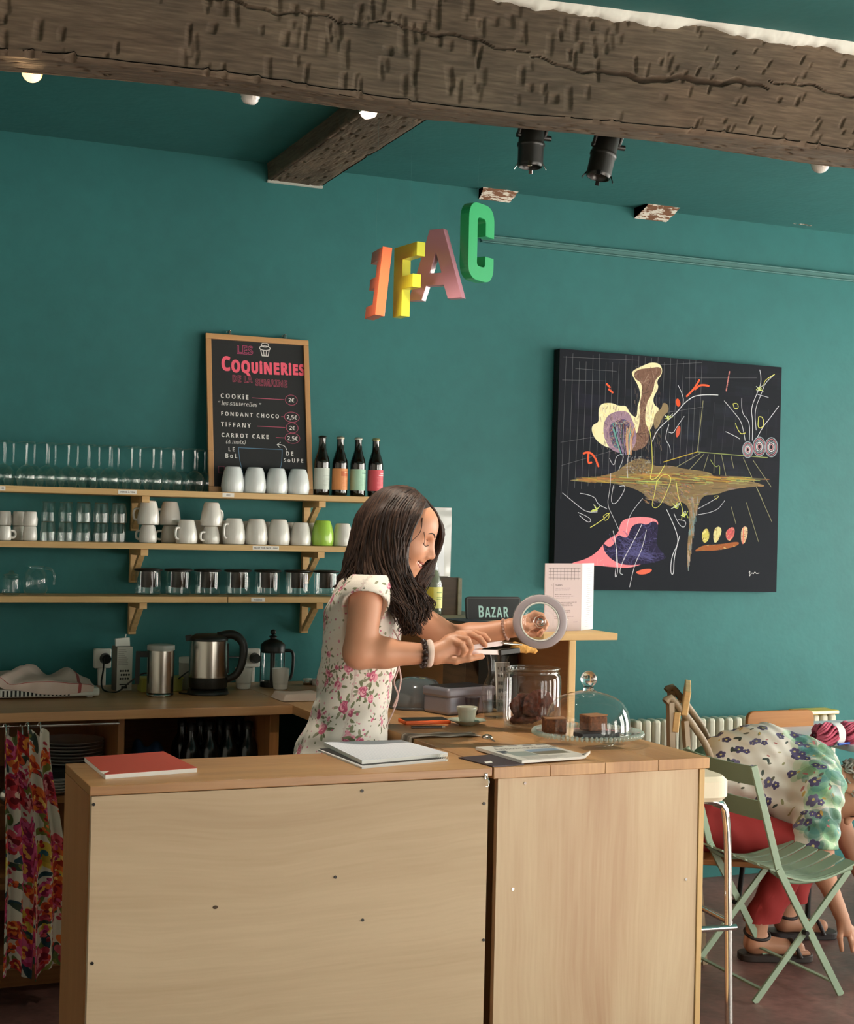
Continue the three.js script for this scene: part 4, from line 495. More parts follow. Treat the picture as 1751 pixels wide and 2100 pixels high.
// sheet in a plastic sleeve on the wall
{
  const a = onZ(872, 1040, 0), b = onZ(921, 1190, 0), w = 0.21, h = a.y - b.y, cx = b.x - w / 2;
  const tx = canvasTex(256, 384, (c) => { c.fillStyle = '#b4b6b2'; c.fillRect(0, 0, 256, 384); c.fillStyle = '#ccd0d4'; c.fillRect(20, 110, 200, 250); c.fillStyle = '#9fb8c8'; c.beginPath(); c.ellipse(60, 300, 50, 90, 0, 0, 7); c.fill(); c.fillStyle = '#55524e'; c.fillRect(150, 260, 24, 90); c.fillStyle = '#8a8e94'; c.fillRect(150, 150, 40, 5); c.fillRect(150, 190, 30, 4); c.fillRect(140, 205, 26, 4); });
  const t = thing('wall_sheet', 'white printed sheet in a crinkled plastic sleeve pinned to the wall', 'sheet', [cx, (a.y + b.y) / 2, 0]); const g = new THREE.PlaneGeometry(w, h, 20, 28), p = g.attributes.position; for (let i = 0; i < p.count; i++) p.setZ(i, 0.006 + 0.007 * fbm(p.getX(i) + 0.5, p.getY(i) + 0.5, 14, 14, 2, 4)); g.computeVertexNormals();
  part('printed_sheet', g, mat(0xffffff, 0.3, { map: tx, clearcoat: 1, clearcoatRoughness: 0.12, side: THREE.DoubleSide }), t); part('pin', new THREE.SphereGeometry(0.005, 10, 8).translate(w * 0.3, h * 0.13, 0.014), M.darkMetal, t);
}
// ---------------------------------------------------------------- front counter
const CH = 0.95, ZF = 2.392;
{
  const x0 = 0.573, x1 = 1.497, zb = 2.082;
  const t = thing('bar_counter', 'wide pale plywood bar counter unit with horizontal grain', 'counter', [x0, 0, zb]), W = x1 - x0, D = ZF - zb;
  const top = part('counter_top', metreUV(span(0, W + 0.004, CH - 0.02, CH, 0, D), 0, 0.2, 0.4), M.top, t);
  const pf = part('front_panel', metreUV(span(0.004, W - 0.004, 0, CH - 0.0215, D - 0.019, D - 0.002, 0.001), 0, 0.1, 0.05), M.panelA, t);
  part('end_panel', metreUV(span(0, 0.022, 0, CH - 0.0205, 0.0, D - 0.0195, 0.001), 1), M.sideWood, t); part('end_panel', metreUV(span(W - 0.03, W - 0.008, 0, CH - 0.0205, 0, D - 0.0195, 0.001), 1), M.sideWood, t); part('inner_shelf', metreUV(span(0.022, W - 0.03, 0.45, 0.47, 0.01, D - 0.03)), M.pine, t);
  for (const [u, v] of [[192, 1650], [743, 1622], [189, 1976], [744, 1887], [993, 1648], [992, 1928], [688, 1799]]) { const p = onZ(u, v, ZF); part('screw', new THREE.CylinderGeometry(0.0035, 0.0035, 0.004, 10).rotateX(Math.PI / 2).translate(p.x - x0, p.y, D - 0.002), M.darkMetal, pf); }
  { const p = onZ(442, 1861, ZF); part('knot', new THREE.SphereGeometry(0.0055, 12, 8).scale(1.1, 0.7, 0.2).translate(p.x - x0, p.y, D - 0.0016), M.darkWood, pf); }
  { const p = onZ(996, 1600, ZF); part('hook', [tube([V(-0.002, 0.012, 0), V(0.004, 0, 0.006), V(0.001, -0.013, 0.008), V(-0.006, -0.012, 0.008)], 0.0016, 14, 6), box(0.008, 0.014, 0.003, 0.001).translate(0, 0.009, 0)].map((g) => g.translate(p.x - x0, p.y, D + 0.001)), M.chrome, t); }
}
{
  const x0 = 1.52, x1 = 2.092, zb = 2.06;
  const t = thing('bar_counter', 'narrow bar counter unit with pinkish vertical grain next to the stool', 'counter', [x0, 0, zb]), W = x1 - x0, D = ZF - zb;
  const pf = part('front_panel', metreUV(span(0.002, W - 0.016, 0, CH - 0.029, D - 0.03, D - 0.012, 0.001), 1, 0.3, 0.1), M.panelB, t);
  part('end_panel', metreUV(span(W - 0.015, W, 0, CH - 0.029, 0, D - 0.008, 0.001), 1, 0.5), M.pine, t); part('end_panel', metreUV(span(0.09, 0.108, 0, CH - 0.029, 0, D - 0.031, 0.001), 1), M.pine, t);
  for (const [u, v] of [[1051, 1823], [1406, 1803], [1076, 1606]]) { const p = onZ(u, v, ZF - 0.012); part('screw', new THREE.CylinderGeometry(0.0035, 0.0035, 0.004, 10).rotateX(Math.PI / 2).translate(p.x - x0, p.y, D - 0.012), M.chrome, pf); }
}
{ // the worktop that runs from the front to the back counter
  const t = thing('worktop', 'long warm wooden worktop running from the narrow counter to the back counter', 'worktop', [1.505, 0, 1.2]), W = 0.595, D = ZF - 1.2;
  for (let k = 0; k < 4; k++) part('board', metreUV(span(W * k / 4 + (k ? 0.0004 : 0), W * (k + 1) / 4, CH - 0.027, CH, 0, D, 0.0015), 1, 0.21 * k, 0.33 * k), M.top, t);
  part('leg_panel', metreUV(span(0.04, 0.06, 0, CH - 0.027, 0.04, 0.4), 1), M.sideWood, t); part('side_panel', metreUV(span(W - 0.03, W - 0.01, 0, CH - 0.027, 0.0, D - 0.34), 1), M.sideWood, t);
}
// ---------------------------------------------------------------- back counter
const BH = 0.9;
{
  const t = thing('back_counter', 'wooden back counter with open compartments along the wall', 'counter', [0, 0, 0]);
  part('worktop_slab', metreUV(span(-0.4, 1.545, BH - 0.03, BH, 0.002, 0.75), 0, 0.7, 0.6), M.top, t); part('return_slab', metreUV(span(1.5455, 2.1, BH - 0.03, BH, 0.002, 1.198), 2, 0.3, 0.6), M.top, t); part('return_side', metreUV(span(2.08, 2.1, 0, BH - 0.03, 0.02, 1.19), 1), M.sideWood, t);
  for (const [a, b] of [[-0.4, -0.38], [0.968, 0.99], [1.478, 1.512]]) part('divider', metreUV(span(a, b, 0.08, BH - 0.03, 0.02, 0.71), 1), M.oak, t);
  for (const y of [0.62, 0.355, 0.1]) part('shelf_board', metreUV(span(-0.38, 0.968, y - 0.02, y, 0.02, 0.69)), M.oak, t); part('shelf_board', metreUV(span(0.99, 1.478, 0.53, 0.55, 0.02, 0.69)), M.oak, t);
  part('rear_panel', metreUV(span(-0.4, 1.5, 0.08, BH - 0.03, 0.004, 0.018, 0)), M.oak, t); part('plinth', metreUV(span(-0.4, 1.5, 0, 0.08, 0.05, 0.6, 0)), M.oak, t);
  part('hanging_rail', rod(V(-0.38, 0.855, 0.725), V(0.968, 0.855, 0.725), 0.005), M.chrome, t);
}
// plates
{
  const plate = (r) => lathe([[0.001, 0.002], [r * 0.55, 0.001], [r * 0.6, 0.003], [r, 0.014], [r, 0.0165], [r * 0.62, 0.006], [0.001, 0.005]], 36); let src = null;
  const rim = M.china; for (let k = 0; k < 7; k++) { const label = `white dinner plate, ${NTH[6 - k]} from the top of the tall pile`, p = V(onZ(140, 1560, 0.5).x, 0.695 + k * 0.011, 0.5); if (!src) src = solo('dinner_plate', plate(0.115), rim, label, 'plate', 'tall pile of plates'), src.position.copy(p); else copy(src, p, undefined, label); }
  const st = thing('plate_crate', 'dark crate under the tall pile of plates', 'crate', [src.position.x, 0.62, 0.5]); part('crate_box', box(0.2, 0.075, 0.2, 0.004).translate(0, 0.0375, 0), M.blackSoft, st); part('crate_rim', [box(0.206, 0.01, 0.206, 0.002).translate(0, 0.068, 0)], M.black, st);
  let s2 = null; for (let k = 0; k < 5; k++) { const label = `small white plate, ${NTH[4 - k]} from the top of the low pile`, p = V(onZ(122, 1620, 0.66).x - 0.01, 0.62 + k * 0.0095, 0.615 + (k % 2) * 0.004); if (!s2) s2 = solo('side_plate', plate(0.072), rim, label, 'plate', 'low pile of small plates'), s2.position.copy(p); else copy(s2, p, undefined, label); }
}
// bottles and bag in the dark compartment
{
  const g = lathe([[0.001, 0], [0.036, 0], [0.0375, 0.005], [0.0375, 0.17], [0.03, 0.2], [0.016, 0.225], [0.0145, 0.27], [0.0155, 0.272]], 24); let src = null;
  const m = new THREE.MeshPhysicalMaterial({ color: 0x10120f, roughness: 0.22, clearcoat: 0.2 });
  for (const [k, [u, z]] of [[392, 0.56], [430, 0.56], [468, 0.56], [508, 0.56], [372, 0.44], [410, 0.44], [450, 0.44], [490, 0.44]].entries()) { const label = `dark wine bottle, ${NTH[k % 4]} from the blue bag in the ${k < 4 ? 'front' : 'rear'} row`, p = V(onZ(u, 1530, z).x, 0.55, z); if (!src) { src = thing('wine_bottle', label, 'bottle', p, 0, 'dark bottles under the back counter'); part('bottle_glass', g, m, src); part('capsule', lathe([[0.0158, 0.25], [0.0162, 0.275], [0.001, 0.278]], 16), M.darkMetal, src); } else copy(src, p, undefined, label); }
  const c = V(onZ(303, 1530, 0.52).x, 0.55, 0.5), f = blend([[ellipsoid(V(c.x, 0.63, c.z), 0.07, 0.09, 0.09), 0], [ellipsoid(V(c.x + 0.03, 0.66, c.z + 0.02), 0.035, 0.1, 0.05), 0.04], [ellipsoid(V(c.x - 0.03, 0.67, c.z + 0.02), 0.03, 0.1, 0.05), 0.03]]);
  solo('blue_bag', surface((x, y, z) => Math.max(f(x, y, z) + 0.006 * Math.sin(x * 90) * Math.sin(y * 30), 0.551 - y), [c.x - 0.12, 0.54, c.z - 0.13], [c.x + 0.12, 0.8, c.z + 0.13], 0.008), mat(0x1d3f63, 0.8), 'crumpled dark blue cloth bag beside the dark bottles', 'bag');
}
// the flowered apron on the rail
T.bigFlowers = canvasTex(768, 1536, (c, W, H) => {
  seed = 41; c.fillStyle = '#d8d0c0'; c.fillRect(0, 0, W, H);
  const flower = (x, y, r, cols) => { for (let k = 0; k < 3; k++) { const n = 7 - k; for (let i = 0; i < n; i++) { const a = i / n * 6.28 + k + x; c.fillStyle = cols[(k + (i % 2)) % cols.length]; c.beginPath(); c.ellipse(x + Math.cos(a) * r * (0.62 - k * 0.18), y + Math.sin(a) * r * (0.62 - k * 0.18), r * (0.42 - k * 0.08), r * (0.34 - k * 0.06), a, 0, 7); c.fill(); } } c.fillStyle = cols.at(-1); c.beginPath(); c.arc(x, y, r * 0.2, 0, 7); c.fill(); };
  for (let i = 0; i < 120; i++) { c.fillStyle = ['#39463a', '#5d6b3c', '#24404a', '#7a7c3a'][i % 4]; const x = rnd() * W, y = rnd() * H, a = rnd() * 6; c.beginPath(); c.ellipse(x, y, 40 + rnd() * 30, 14 + rnd() * 10, a, 0, 7); c.fill(); }
  const sets = [['#b8262c', '#d8452e', '#8a1624', '#e8a24a'], ['#c23a6a', '#d8608e', '#8a2050', '#f0c060'], ['#d8562e', '#e87a3a', '#a8301c', '#f0d070'], ['#b83a4a', '#d8606a', '#7c1a2c', '#e8a0a0'], ['#e0cf7a', '#d8b84a', '#bfa040', '#3a6a78'], ['#c8303a', '#e0606a', '#7a1420', '#f4d0c0']];
  for (let i = 0; i < 74; i++) flower(rnd() * W, rnd() * H, 30 + rnd() * 66, sets[Math.floor(rnd() * 6)]);
  for (let i = 0; i < 120; i++) { const x = rnd() * W, y = rnd() * H, cs = sets[Math.floor(rnd() * 4)]; for (let k = 0; k < 5; k++) { c.fillStyle = cs[k % 3]; c.beginPath(); c.arc(x + rnd() * 50 - 25, y + rnd() * 50 - 25, 11, 0, 7); c.fill(); } }
}, true);
{
  const z = 0.825, a = onZ(8, 1508, z), b = onZ(100, 1508, z), c = onZ(2, 2006, z), d = onZ(126, 1990, z), nu = 110, nv = 70, pos = [], uv = [], idx = [];
  const at = (s, t) => { const x = lerp(lerp(a.x, b.x, s), lerp(c.x, d.x, s), smooth(0, 0.6, t)), y = lerp(a.y + 0.012 * Math.sin(s * 22), lerp(c.y, d.y, s) + 0.02 * Math.sin(s * 9) - (Math.abs(s - 0.5) < 0.012 ? -0.05 : 0), t), fold = Math.sin(s * 25 + 0.6 * Math.sin(t * 3)) * lerp(0.012, 0.018, t) + Math.sin(s * 57 + 2 + t) * lerp(0.005, 0.003, t); return [x + 0.006 * Math.sin(s * 25 + 1.5), y, z + fold - 0.03 * (1 - t)]; };
  for (let i = 0; i <= nv; i++) for (let j = 0; j <= nu; j++) { pos.push(...at(j / nu, i / nv)); uv.push(j / nu * 0.7 + 0.1, 1 - i / nv); }
  for (let i = 0; i < nv; i++) for (let j = 0; j < nu; j++) { const q = i * (nu + 1) + j; idx.push(q, q + nu + 1, q + 1, q + 1, q + nu + 1, q + nu + 2); }
  const g = new THREE.BufferGeometry(); g.setAttribute('position', new THREE.BufferAttribute(new Float32Array(pos), 3)); g.setAttribute('uv', new THREE.BufferAttribute(new Float32Array(uv), 2)); g.setIndex(idx); g.computeVertexNormals();
  const t = thing('flowered_curtain', 'red and pink flowered cloth hanging in folds from the rail under the back counter', 'cloth'); part('cloth', g, mat(0xffffff, 0.9, { map: T.bigFlowers, side: THREE.DoubleSide, bumpMap: T.weave, bumpScale: 0.0004 }), t);
  for (const s of [0.12, 0.45, 0.62, 0.9]) { const [x, y, zz] = at(s, 0); part('hook', tube([V(x, y - 0.012, zz), V(x, y + 0.02, zz - 0.02), V(x, 0.862, 0.73), V(x, 0.855, 0.718)], 0.0022, 12, 6), M.chrome, t); }
  const l = thing('ladle', 'steel ladle hanging from the rail beside the flowered cloth', 'ladle', [onZ(18, 1500, 0.73).x, 0, 0.725]); part('handle', rod(V(0, 0.86, 0), V(0, 0.66, 0), 0.004), M.steel, l); part('bowl', new THREE.SphereGeometry(0.03, 18, 10).translate(0, 0.64, 0), M.steel, l);
}
// ---------------------------------------------------------------- things on the back counter
{ // towel on a white dish rack
  const x1 = onY(203, 1430, BH).x, t = thing('dish_rack', 'white plastic dish rack with slots under the towel', 'rack', [0, BH, 0]); part('tray', [span(0.35, x1, 0.006, 0.035, 0.16, 0.4, 0.008), span(x1 - 0.04, x1 - 0.02, 0, 0.01, 0.3, 0.38, 0.002), span(0.4, 0.43, 0, 0.01, 0.3, 0.38, 0.002), span(x1 - 0.04, x1 - 0.02, 0, 0.01, 0.18, 0.22, 0.002)], M.white, t);
  for (let k = 0; k < 26; k++) part('slot', span(0.52 + k * 0.0135, 0.526 + k * 0.0135, 0.01, 0.03, 0.398, 0.402, 0.0005), M.blackSoft, t);
  const nu = 60, nv = 46, g = new THREE.PlaneGeometry(1, 1, nu, nv), p = g.attributes.position; seed = 9;
  for (let i = 0; i < p.count; i++) { const s = p.getX(i) + 0.5, q = p.getY(i) + 0.5, X = lerp(0.42, x1 + 0.004 - 0.03 * q, s), drop = smooth(0.86, 1, q), Z = lerp(0.15, 0.412, Math.min(q / 0.86, 1)) + 0.004 * Math.sin(s * 40); let Y = 0.042 + 0.012 * fbm(s, q, 5, 5, 3, 3) + 0.026 * smooth(0.35, 0.0, Math.abs(s - 0.62 - 0.2 * (q - 0.5))) * (1 - q * 0.5) + 0.035 * smooth(0.12, 0, Math.abs(s - 0.86)) * smooth(0.7, 0.3, q) + 0.03 * smooth(0.09, 0, Math.abs(s - 0.5 + (q - 0.5) * 0.3)); Y -= drop * (0.03 + 0.016 * Math.sin(s * 9 + 1)); Y = Math.max(Y * smooth(1.12, 0.97, s), 0.008); p.setXYZ(i, X, Y, Z); }
  g.index.array.reverse(); g.computeVertexNormals();
  const tx = canvasTex(512, 512, (c) => { c.fillStyle = '#d8bfb2'; c.fillRect(0, 0, 512, 512); c.fillStyle = '#a8524e'; c.fillRect(462, 0, 10, 512); c.fillRect(0, 60, 512, 6); });
  const w = thing('tea_towel', 'crumpled pale pink tea towel with a red stripe on the dish rack', 'towel', [0, BH, 0]); part('cloth', g, mat(0xffffff, 0.95, { map: tx, side: THREE.DoubleSide, bumpMap: rep(T.weave, 3, 3), bumpScale: 0.0008 }), w);
}
for (const [u, v, label] of [[208, 1349, 'white wall socket with a black plug behind the carton'], [513, 1348, 'white wall socket behind the kettle handle']]) {
  const p = onZ(u, v, 0), t = thing('wall_socket', label, 'socket', [p.x, p.y, 0]); part('cover', box(0.062, 0.072, 0.03, 0.005).translate(0, 0, 0.0155), M.white, t); part('plug', [rod(V(0.008, 0, 0.028), V(0.008, 0, 0.06), 0.021, 0.017, 18)], M.black, t); part('cable_duct', box(0.028, Math.max(0.02, p.y - 0.036 - BH), 0.018, 0.002).translate(0, -(p.y - BH) / 2 - 0.018, 0.0095), M.white, t);
}
{
  const p = onY(253, 1417, BH), t = thing('drink_carton', 'white drink carton with black print and a straw', 'carton', [p.x, BH, p.z - 0.035], 0.1);
  const tx = canvasTex(160, 400, (c) => { seed = 12; c.fillStyle = '#d4cfc4'; c.fillRect(0, 0, 160, 400); c.fillStyle = '#8c867e'; for (let k = 0; k < 9; k++) c.fillRect(12, 24 + k * 17, 60 + rnd() * 70, 4); c.fillStyle = '#2c2a28'; for (let k = 0; k < 12; k++) { c.beginPath(); c.arc(40 + (k % 4) * 26 + (Math.floor(k / 4) % 2) * 10, 220 + Math.floor(k / 4) * 36, 10, 0, 7); c.fill(); } c.fillRect(30, 340, 100, 10); c.fillRect(50, 360, 60, 22); });
  part('carton_body', box(0.058, 0.158, 0.06, 0.002).translate(0, 0.079, 0), mat(0x6e6a60, 0.6), t); part('printed_side', plane(0.056, 0.156).translate(0, 0.079, 0.0306), mat(0xffffff, 0.5, { map: tx }), t); part('folded_top', [bar(V(-0.026, 0.16, 0), V(0.026, 0.164, 0), 0.05, 0.012)], M.white, t); part('straw', rod(V(0.004, 0.158, 0), V(0.012, 0.2, 0), 0.002), M.white, t);
  const y = thing('sponge_box', 'yellow green plastic box behind the milk frother', 'box', [onZ(328, 1400, 0.24).x, BH, 0.24]); part('box_body', box(0.15, 0.05, 0.07, 0.006).translate(0, 0.025, 0), mat(0x9c9a3e, 0.5), y); part('box_rim', box(0.156, 0.006, 0.076, 0.002).translate(0, 0.049, 0), mat(0xb0ae5a, 0.5), y);
  const j = thing('label_jar', 'white storage jar with a printed label beside the kettle', 'jar', [onZ(386, 1400, 0.2).x, BH, 0.2]); part('jar_body', lathe([[0.001, 0], [0.034, 0], [0.035, 0.004], [0.035, 0.1], [0.032, 0.105]], 24), mat(0xa9a498, 0.5), j); part('lid', lathe([[0.0355, 0.098], [0.0355, 0.116], [0.001, 0.117]], 24), M.white, j);
}
{ // milk frother
  const p = onY(334, 1430, BH), t = thing('milk_frother', 'brushed steel milk frother with a black side handle', 'frother', [p.x, BH, p.z - 0.046]);
  part('body', lathe([[0.001, 0.012], [0.046, 0.012], [0.0465, 0.014], [0.0465, 0.158], [0.045, 0.16]], 40), M.steel, t); part('base', lathe([[0.001, 0], [0.045, 0], [0.0465, 0.003], [0.0465, 0.0115], [0.001, 0.0115]], 40), M.steel, t); part('base_gap', lathe([[0.044, 0.0105], [0.0448, 0.013], [0.044, 0.0155]], 32), M.black, t);
  part('lid', lathe([[0.046, 0.159], [0.048, 0.161], [0.048, 0.176], [0.044, 0.179], [0.001, 0.179]], 40), mat(0x9fa19a, 0.3), t); part('handle', [bar(V(-0.042, 0.145, 0), V(-0.082, 0.145, 0), 0.02, 0.016), bar(V(-0.078, 0.155, 0), V(-0.08, 0.04, 0), 0.016, 0.018)], M.black, t); t.rotation.y = -0.25;
}
{ // kettle
  const p = onY(440, 1428, BH), t = thing('electric_kettle', 'stainless steel electric kettle with black base, lid and handle', 'kettle', [p.x - 0.005, BH, p.z - 0.075]); t.rotation.y = -0.3;
  part('power_base', lathe([[0.001, 0], [0.072, 0], [0.074, 0.004], [0.07, 0.018], [0.001, 0.019]], 40), M.black, t); part('lower_shell', lathe([[0.001, 0.019], [0.06, 0.019], [0.067, 0.026], [0.069, 0.06], [0.0685, 0.062]], 40), M.black, t);
  part('steel_body', lathe([[0.0685, 0.06], [0.069, 0.065], [0.0665, 0.19], [0.066, 0.192]], 48), M.steel, t); part('lid', lathe([[0.0665, 0.19], [0.068, 0.193], [0.066, 0.202], [0.05, 0.212], [0.001, 0.214]], 40), M.black, t);
  part('spout', [bar(V(-0.06, 0.2, 0), V(-0.082, 0.196, 0), 0.02, 0.03)], M.black, t); part('handle', [taperTube([V(0.03, 0.204, 0), V(0.085, 0.212, 0), V(0.118, 0.185, 0), V(0.12, 0.12, 0), V(0.098, 0.07, 0), V(0.06, 0.05, 0)], 0.017, 0.013, 30, 10)], M.black, t); part('water_window', bar(V(0.0665, 0.075, 0), V(0.0655, 0.18, 0), 0.012, 0.018, V(0, 0, 1)), M.black, t);
}
{ // french press, mugs, cloths
  const p = onY(563, 1408, BH), t = thing('french_press', 'glass french press with black frame and lid', 'coffee press', [p.x - 0.01, BH, p.z]);
  part('beaker', lathe([[0.001, 0.012], [0.04, 0.012], [0.042, 0.02], [0.042, 0.135]], 32), M.glassTint, t); part('frame', [lathe([[0.001, 0], [0.045, 0], [0.046, 0.002], [0.046, 0.02], [0.0435, 0.02]], 32), lathe([[0.0425, 0.128], [0.045, 0.128], [0.045, 0.14], [0.0425, 0.14]], 32), ...[0.4, 1.97, 3.54, 5.1].map((a) => bar(V(0.0445 * Math.cos(a), 0.01, 0.0445 * Math.sin(a)), V(0.0445 * Math.cos(a), 0.13, 0.0445 * Math.sin(a)), 0.01, 0.003, V(Math.cos(a), 0, Math.sin(a))))], M.black, t);
  part('lid', lathe([[0.046, 0.14], [0.046, 0.158], [0.03, 0.172], [0.012, 0.178], [0.012, 0.184], [0.016, 0.188], [0.001, 0.194]], 32), M.black, t); part('plunger_knob', [rod(V(0, 0.18, 0), V(0, 0.2, 0), 0.003), new THREE.SphereGeometry(0.011, 14, 10).translate(0, 0.204, 0)], M.black, t); part('handle', tube([V(0.044, 0.135, 0), V(0.075, 0.13, 0), V(0.08, 0.08, 0), V(0.07, 0.03, 0), V(0.045, 0.015, 0)], 0.006, 20, 8), M.black, t);
  const up = lathe([[0.001, 0], [0.022, 0], [0.026, 0.004], [0.031, 0.05], [0.0325, 0.078], [0.031, 0.078], [0.028, 0.02], [0.001, 0.01]], 32);
  const q = onY(578, 1415, BH), a = thing('upright_cup', 'white cup standing before the french press', 'cup', [q.x, BH, q.z - 0.02]); part('cup_body', up, M.china, a); const q2 = onY(502, 1414, BH), b = thing('upright_cup', 'white cup half hidden behind the kettle handle', 'cup', [q2.x, BH, q2.z - 0.02]); part('cup_body', up, M.china, b);
  const g = new THREE.PlaneGeometry(0.16, 0.15, 30, 24), pp = g.attributes.position; for (let i = 0; i < pp.count; i++) { const x = pp.getX(i), y = pp.getY(i), e = Math.max(Math.abs(x) / 0.08, Math.abs(y) / 0.075); pp.setXYZ(i, x, 0.016 * smooth(1.0, 0.85, e) + 0.01 * fbm(x + 0.5, y + 0.5, 12, 12, 2, 6) * smooth(1, 0.8, e) + 0.002, -y); } g.computeVertexNormals();
  const c = onY(612, 1432, BH + 0.01), f = solo('folded_cloth', g, M.cloth, 'folded dusty pink cloth on the corner of the back counter', 'cloth'); f.position.set(c.x + 0.02, BH, c.z - 0.06); f.material.side = THREE.DoubleSide;
  for (const [u, s] of [[618, 0], [634, 1], [648, 2]]) { const r = onY(u, 1400, BH), k = thing('spice_tin', ['small round tin with a pale lid behind the folded cloth', 'small white tin behind the folded cloth', 'small grey tin behind the folded cloth nearest the dress'][s], 'tin', [r.x, BH, 0.14 + s * 0.02]); part('tin_body', lathe([[0.001, 0], [0.018, 0], [0.018, 0.02], [0.001, 0.02]], 18), [M.steel, M.white, M.steel][s], k); part('lid', lathe([[0.019, 0.017], [0.019, 0.024], [0.001, 0.025]], 18), M.white, k); }
  const cord = (pts, label) => solo('power_cord', tube(pts, 0.003, 60, 6), M.black, label, 'cord');
  const k = onZ(213, 1350, 0.06), l = (u, v, z) => onZ(u, v, z);
  cord([k, l(212, 1372, 0.1), l(208, 1400, 0.16), V(l(214, 1424, 0.22).x, BH + 0.004, 0.22), V(l(240, 1420, 0.27).x, BH + 0.004, 0.27), l(270, 1396, 0.29), l(292, 1382, 0.3), l(310, 1380, 0.3)], 'black power cord looping from the socket past the carton'); cord([l(366, 1392, 0.3), l(385, 1378, 0.27), l(400, 1372, 0.25), l(430, 1350, 0.15), l(505, 1348, 0.07)], 'black power cord behind the kettle'); cord([V(l(362, 1415, 0.3).x, BH + 0.004, 0.34), V(l(380, 1424, 0.36).x, BH + 0.004, 0.37), V(l(402, 1428, 0.4).x, BH + 0.004, 0.38)], 'short black cord lying between frother and kettle');
}
// ---------------------------------------------------------------- raised shelf at the end of the worktop
const UT = 1.207;
{
  const t = thing('raised_shelf', 'low open shelf unit standing on the worktop under the menu and bottle', 'shelf', [0, 0, 0]);
  part('top_board', metreUV(span(1.99, 2.237, UT - 0.02, UT, 1.16, 1.7), 0, 0.2), M.pine, t); part('top_board', metreUV(span(1.99, 2.237, UT - 0.02, UT, 0.3, 1.158), 2, 0.2), M.grey, t);
  part('back_board', metreUV(span(2.078, 2.096, CH, UT - 0.02, 1.2, 1.69), 0, 0.1), M.sideWood, t); part('back_board', metreUV(span(2.078, 2.096, BH, UT - 0.02, 0.3, 1.199), 0, 0.1), M.sideWood, t); part('edge_strip', metreUV(span(2.076, 2.098, CH, UT - 0.02, 1.69, 1.7), 1), M.pine, t); part('end_board', metreUV(span(1.995, 2.078, BH, UT - 0.02, 0.3, 0.32), 1), M.sideWood, t);
  const bx = (name, label, cat, x, z, w, h, d, m, turn = 0) => { const k = thing(name, label, cat, [x, z < 1.15 ? BH : CH, z], turn); part('body', box(w, h, d, 0.003).translate(0, h / 2, 0), m, k); return k; };
  const b1 = bx('storage_box', 'dark brown storage box inside the raised shelf', 'box', 2.035, 1.05, 0.07, 0.23, 0.18, M.darkWood); part('lid', box(0.074, 0.02, 0.184, 0.003).translate(0, 0.24, 0), M.darkWood, b1);
  const b2 = bx('storage_box', 'black storage box inside the raised shelf next to the price card', 'box', 2.035, 1.31, 0.06, 0.17, 0.16, M.blackSoft); part('lid', box(0.064, 0.02, 0.164, 0.003).translate(0, 0.18, 0), M.black, b2);
  const tx = canvasTex(128, 256, (c) => { seed = 8; c.fillStyle = '#8c8880'; c.fillRect(0, 0, 128, 256); c.fillStyle = '#3c3a36'; for (let k = 0; k < 6; k++) for (let j = 0; j < 4; j++) c.fillRect(14 + j * 27, 24 + k * 38, 8 + rnd() * 14, 14 + rnd() * 8); });
  const cd = thing('price_card', 'grey handwritten price card leaning inside the raised shelf', 'card', [2.0, CH, 1.43], 0.35); part('card', box(0.062, 0.15, 0.004, 0.001).translate(0, 0.075, 0), M.paper, cd); part('writing', plane(0.06, 0.148).translate(0, 0.075, 0.0026), mat(0xffffff, 0.8, { map: tx }), cd); cd.rotation.x = -0.12;
}
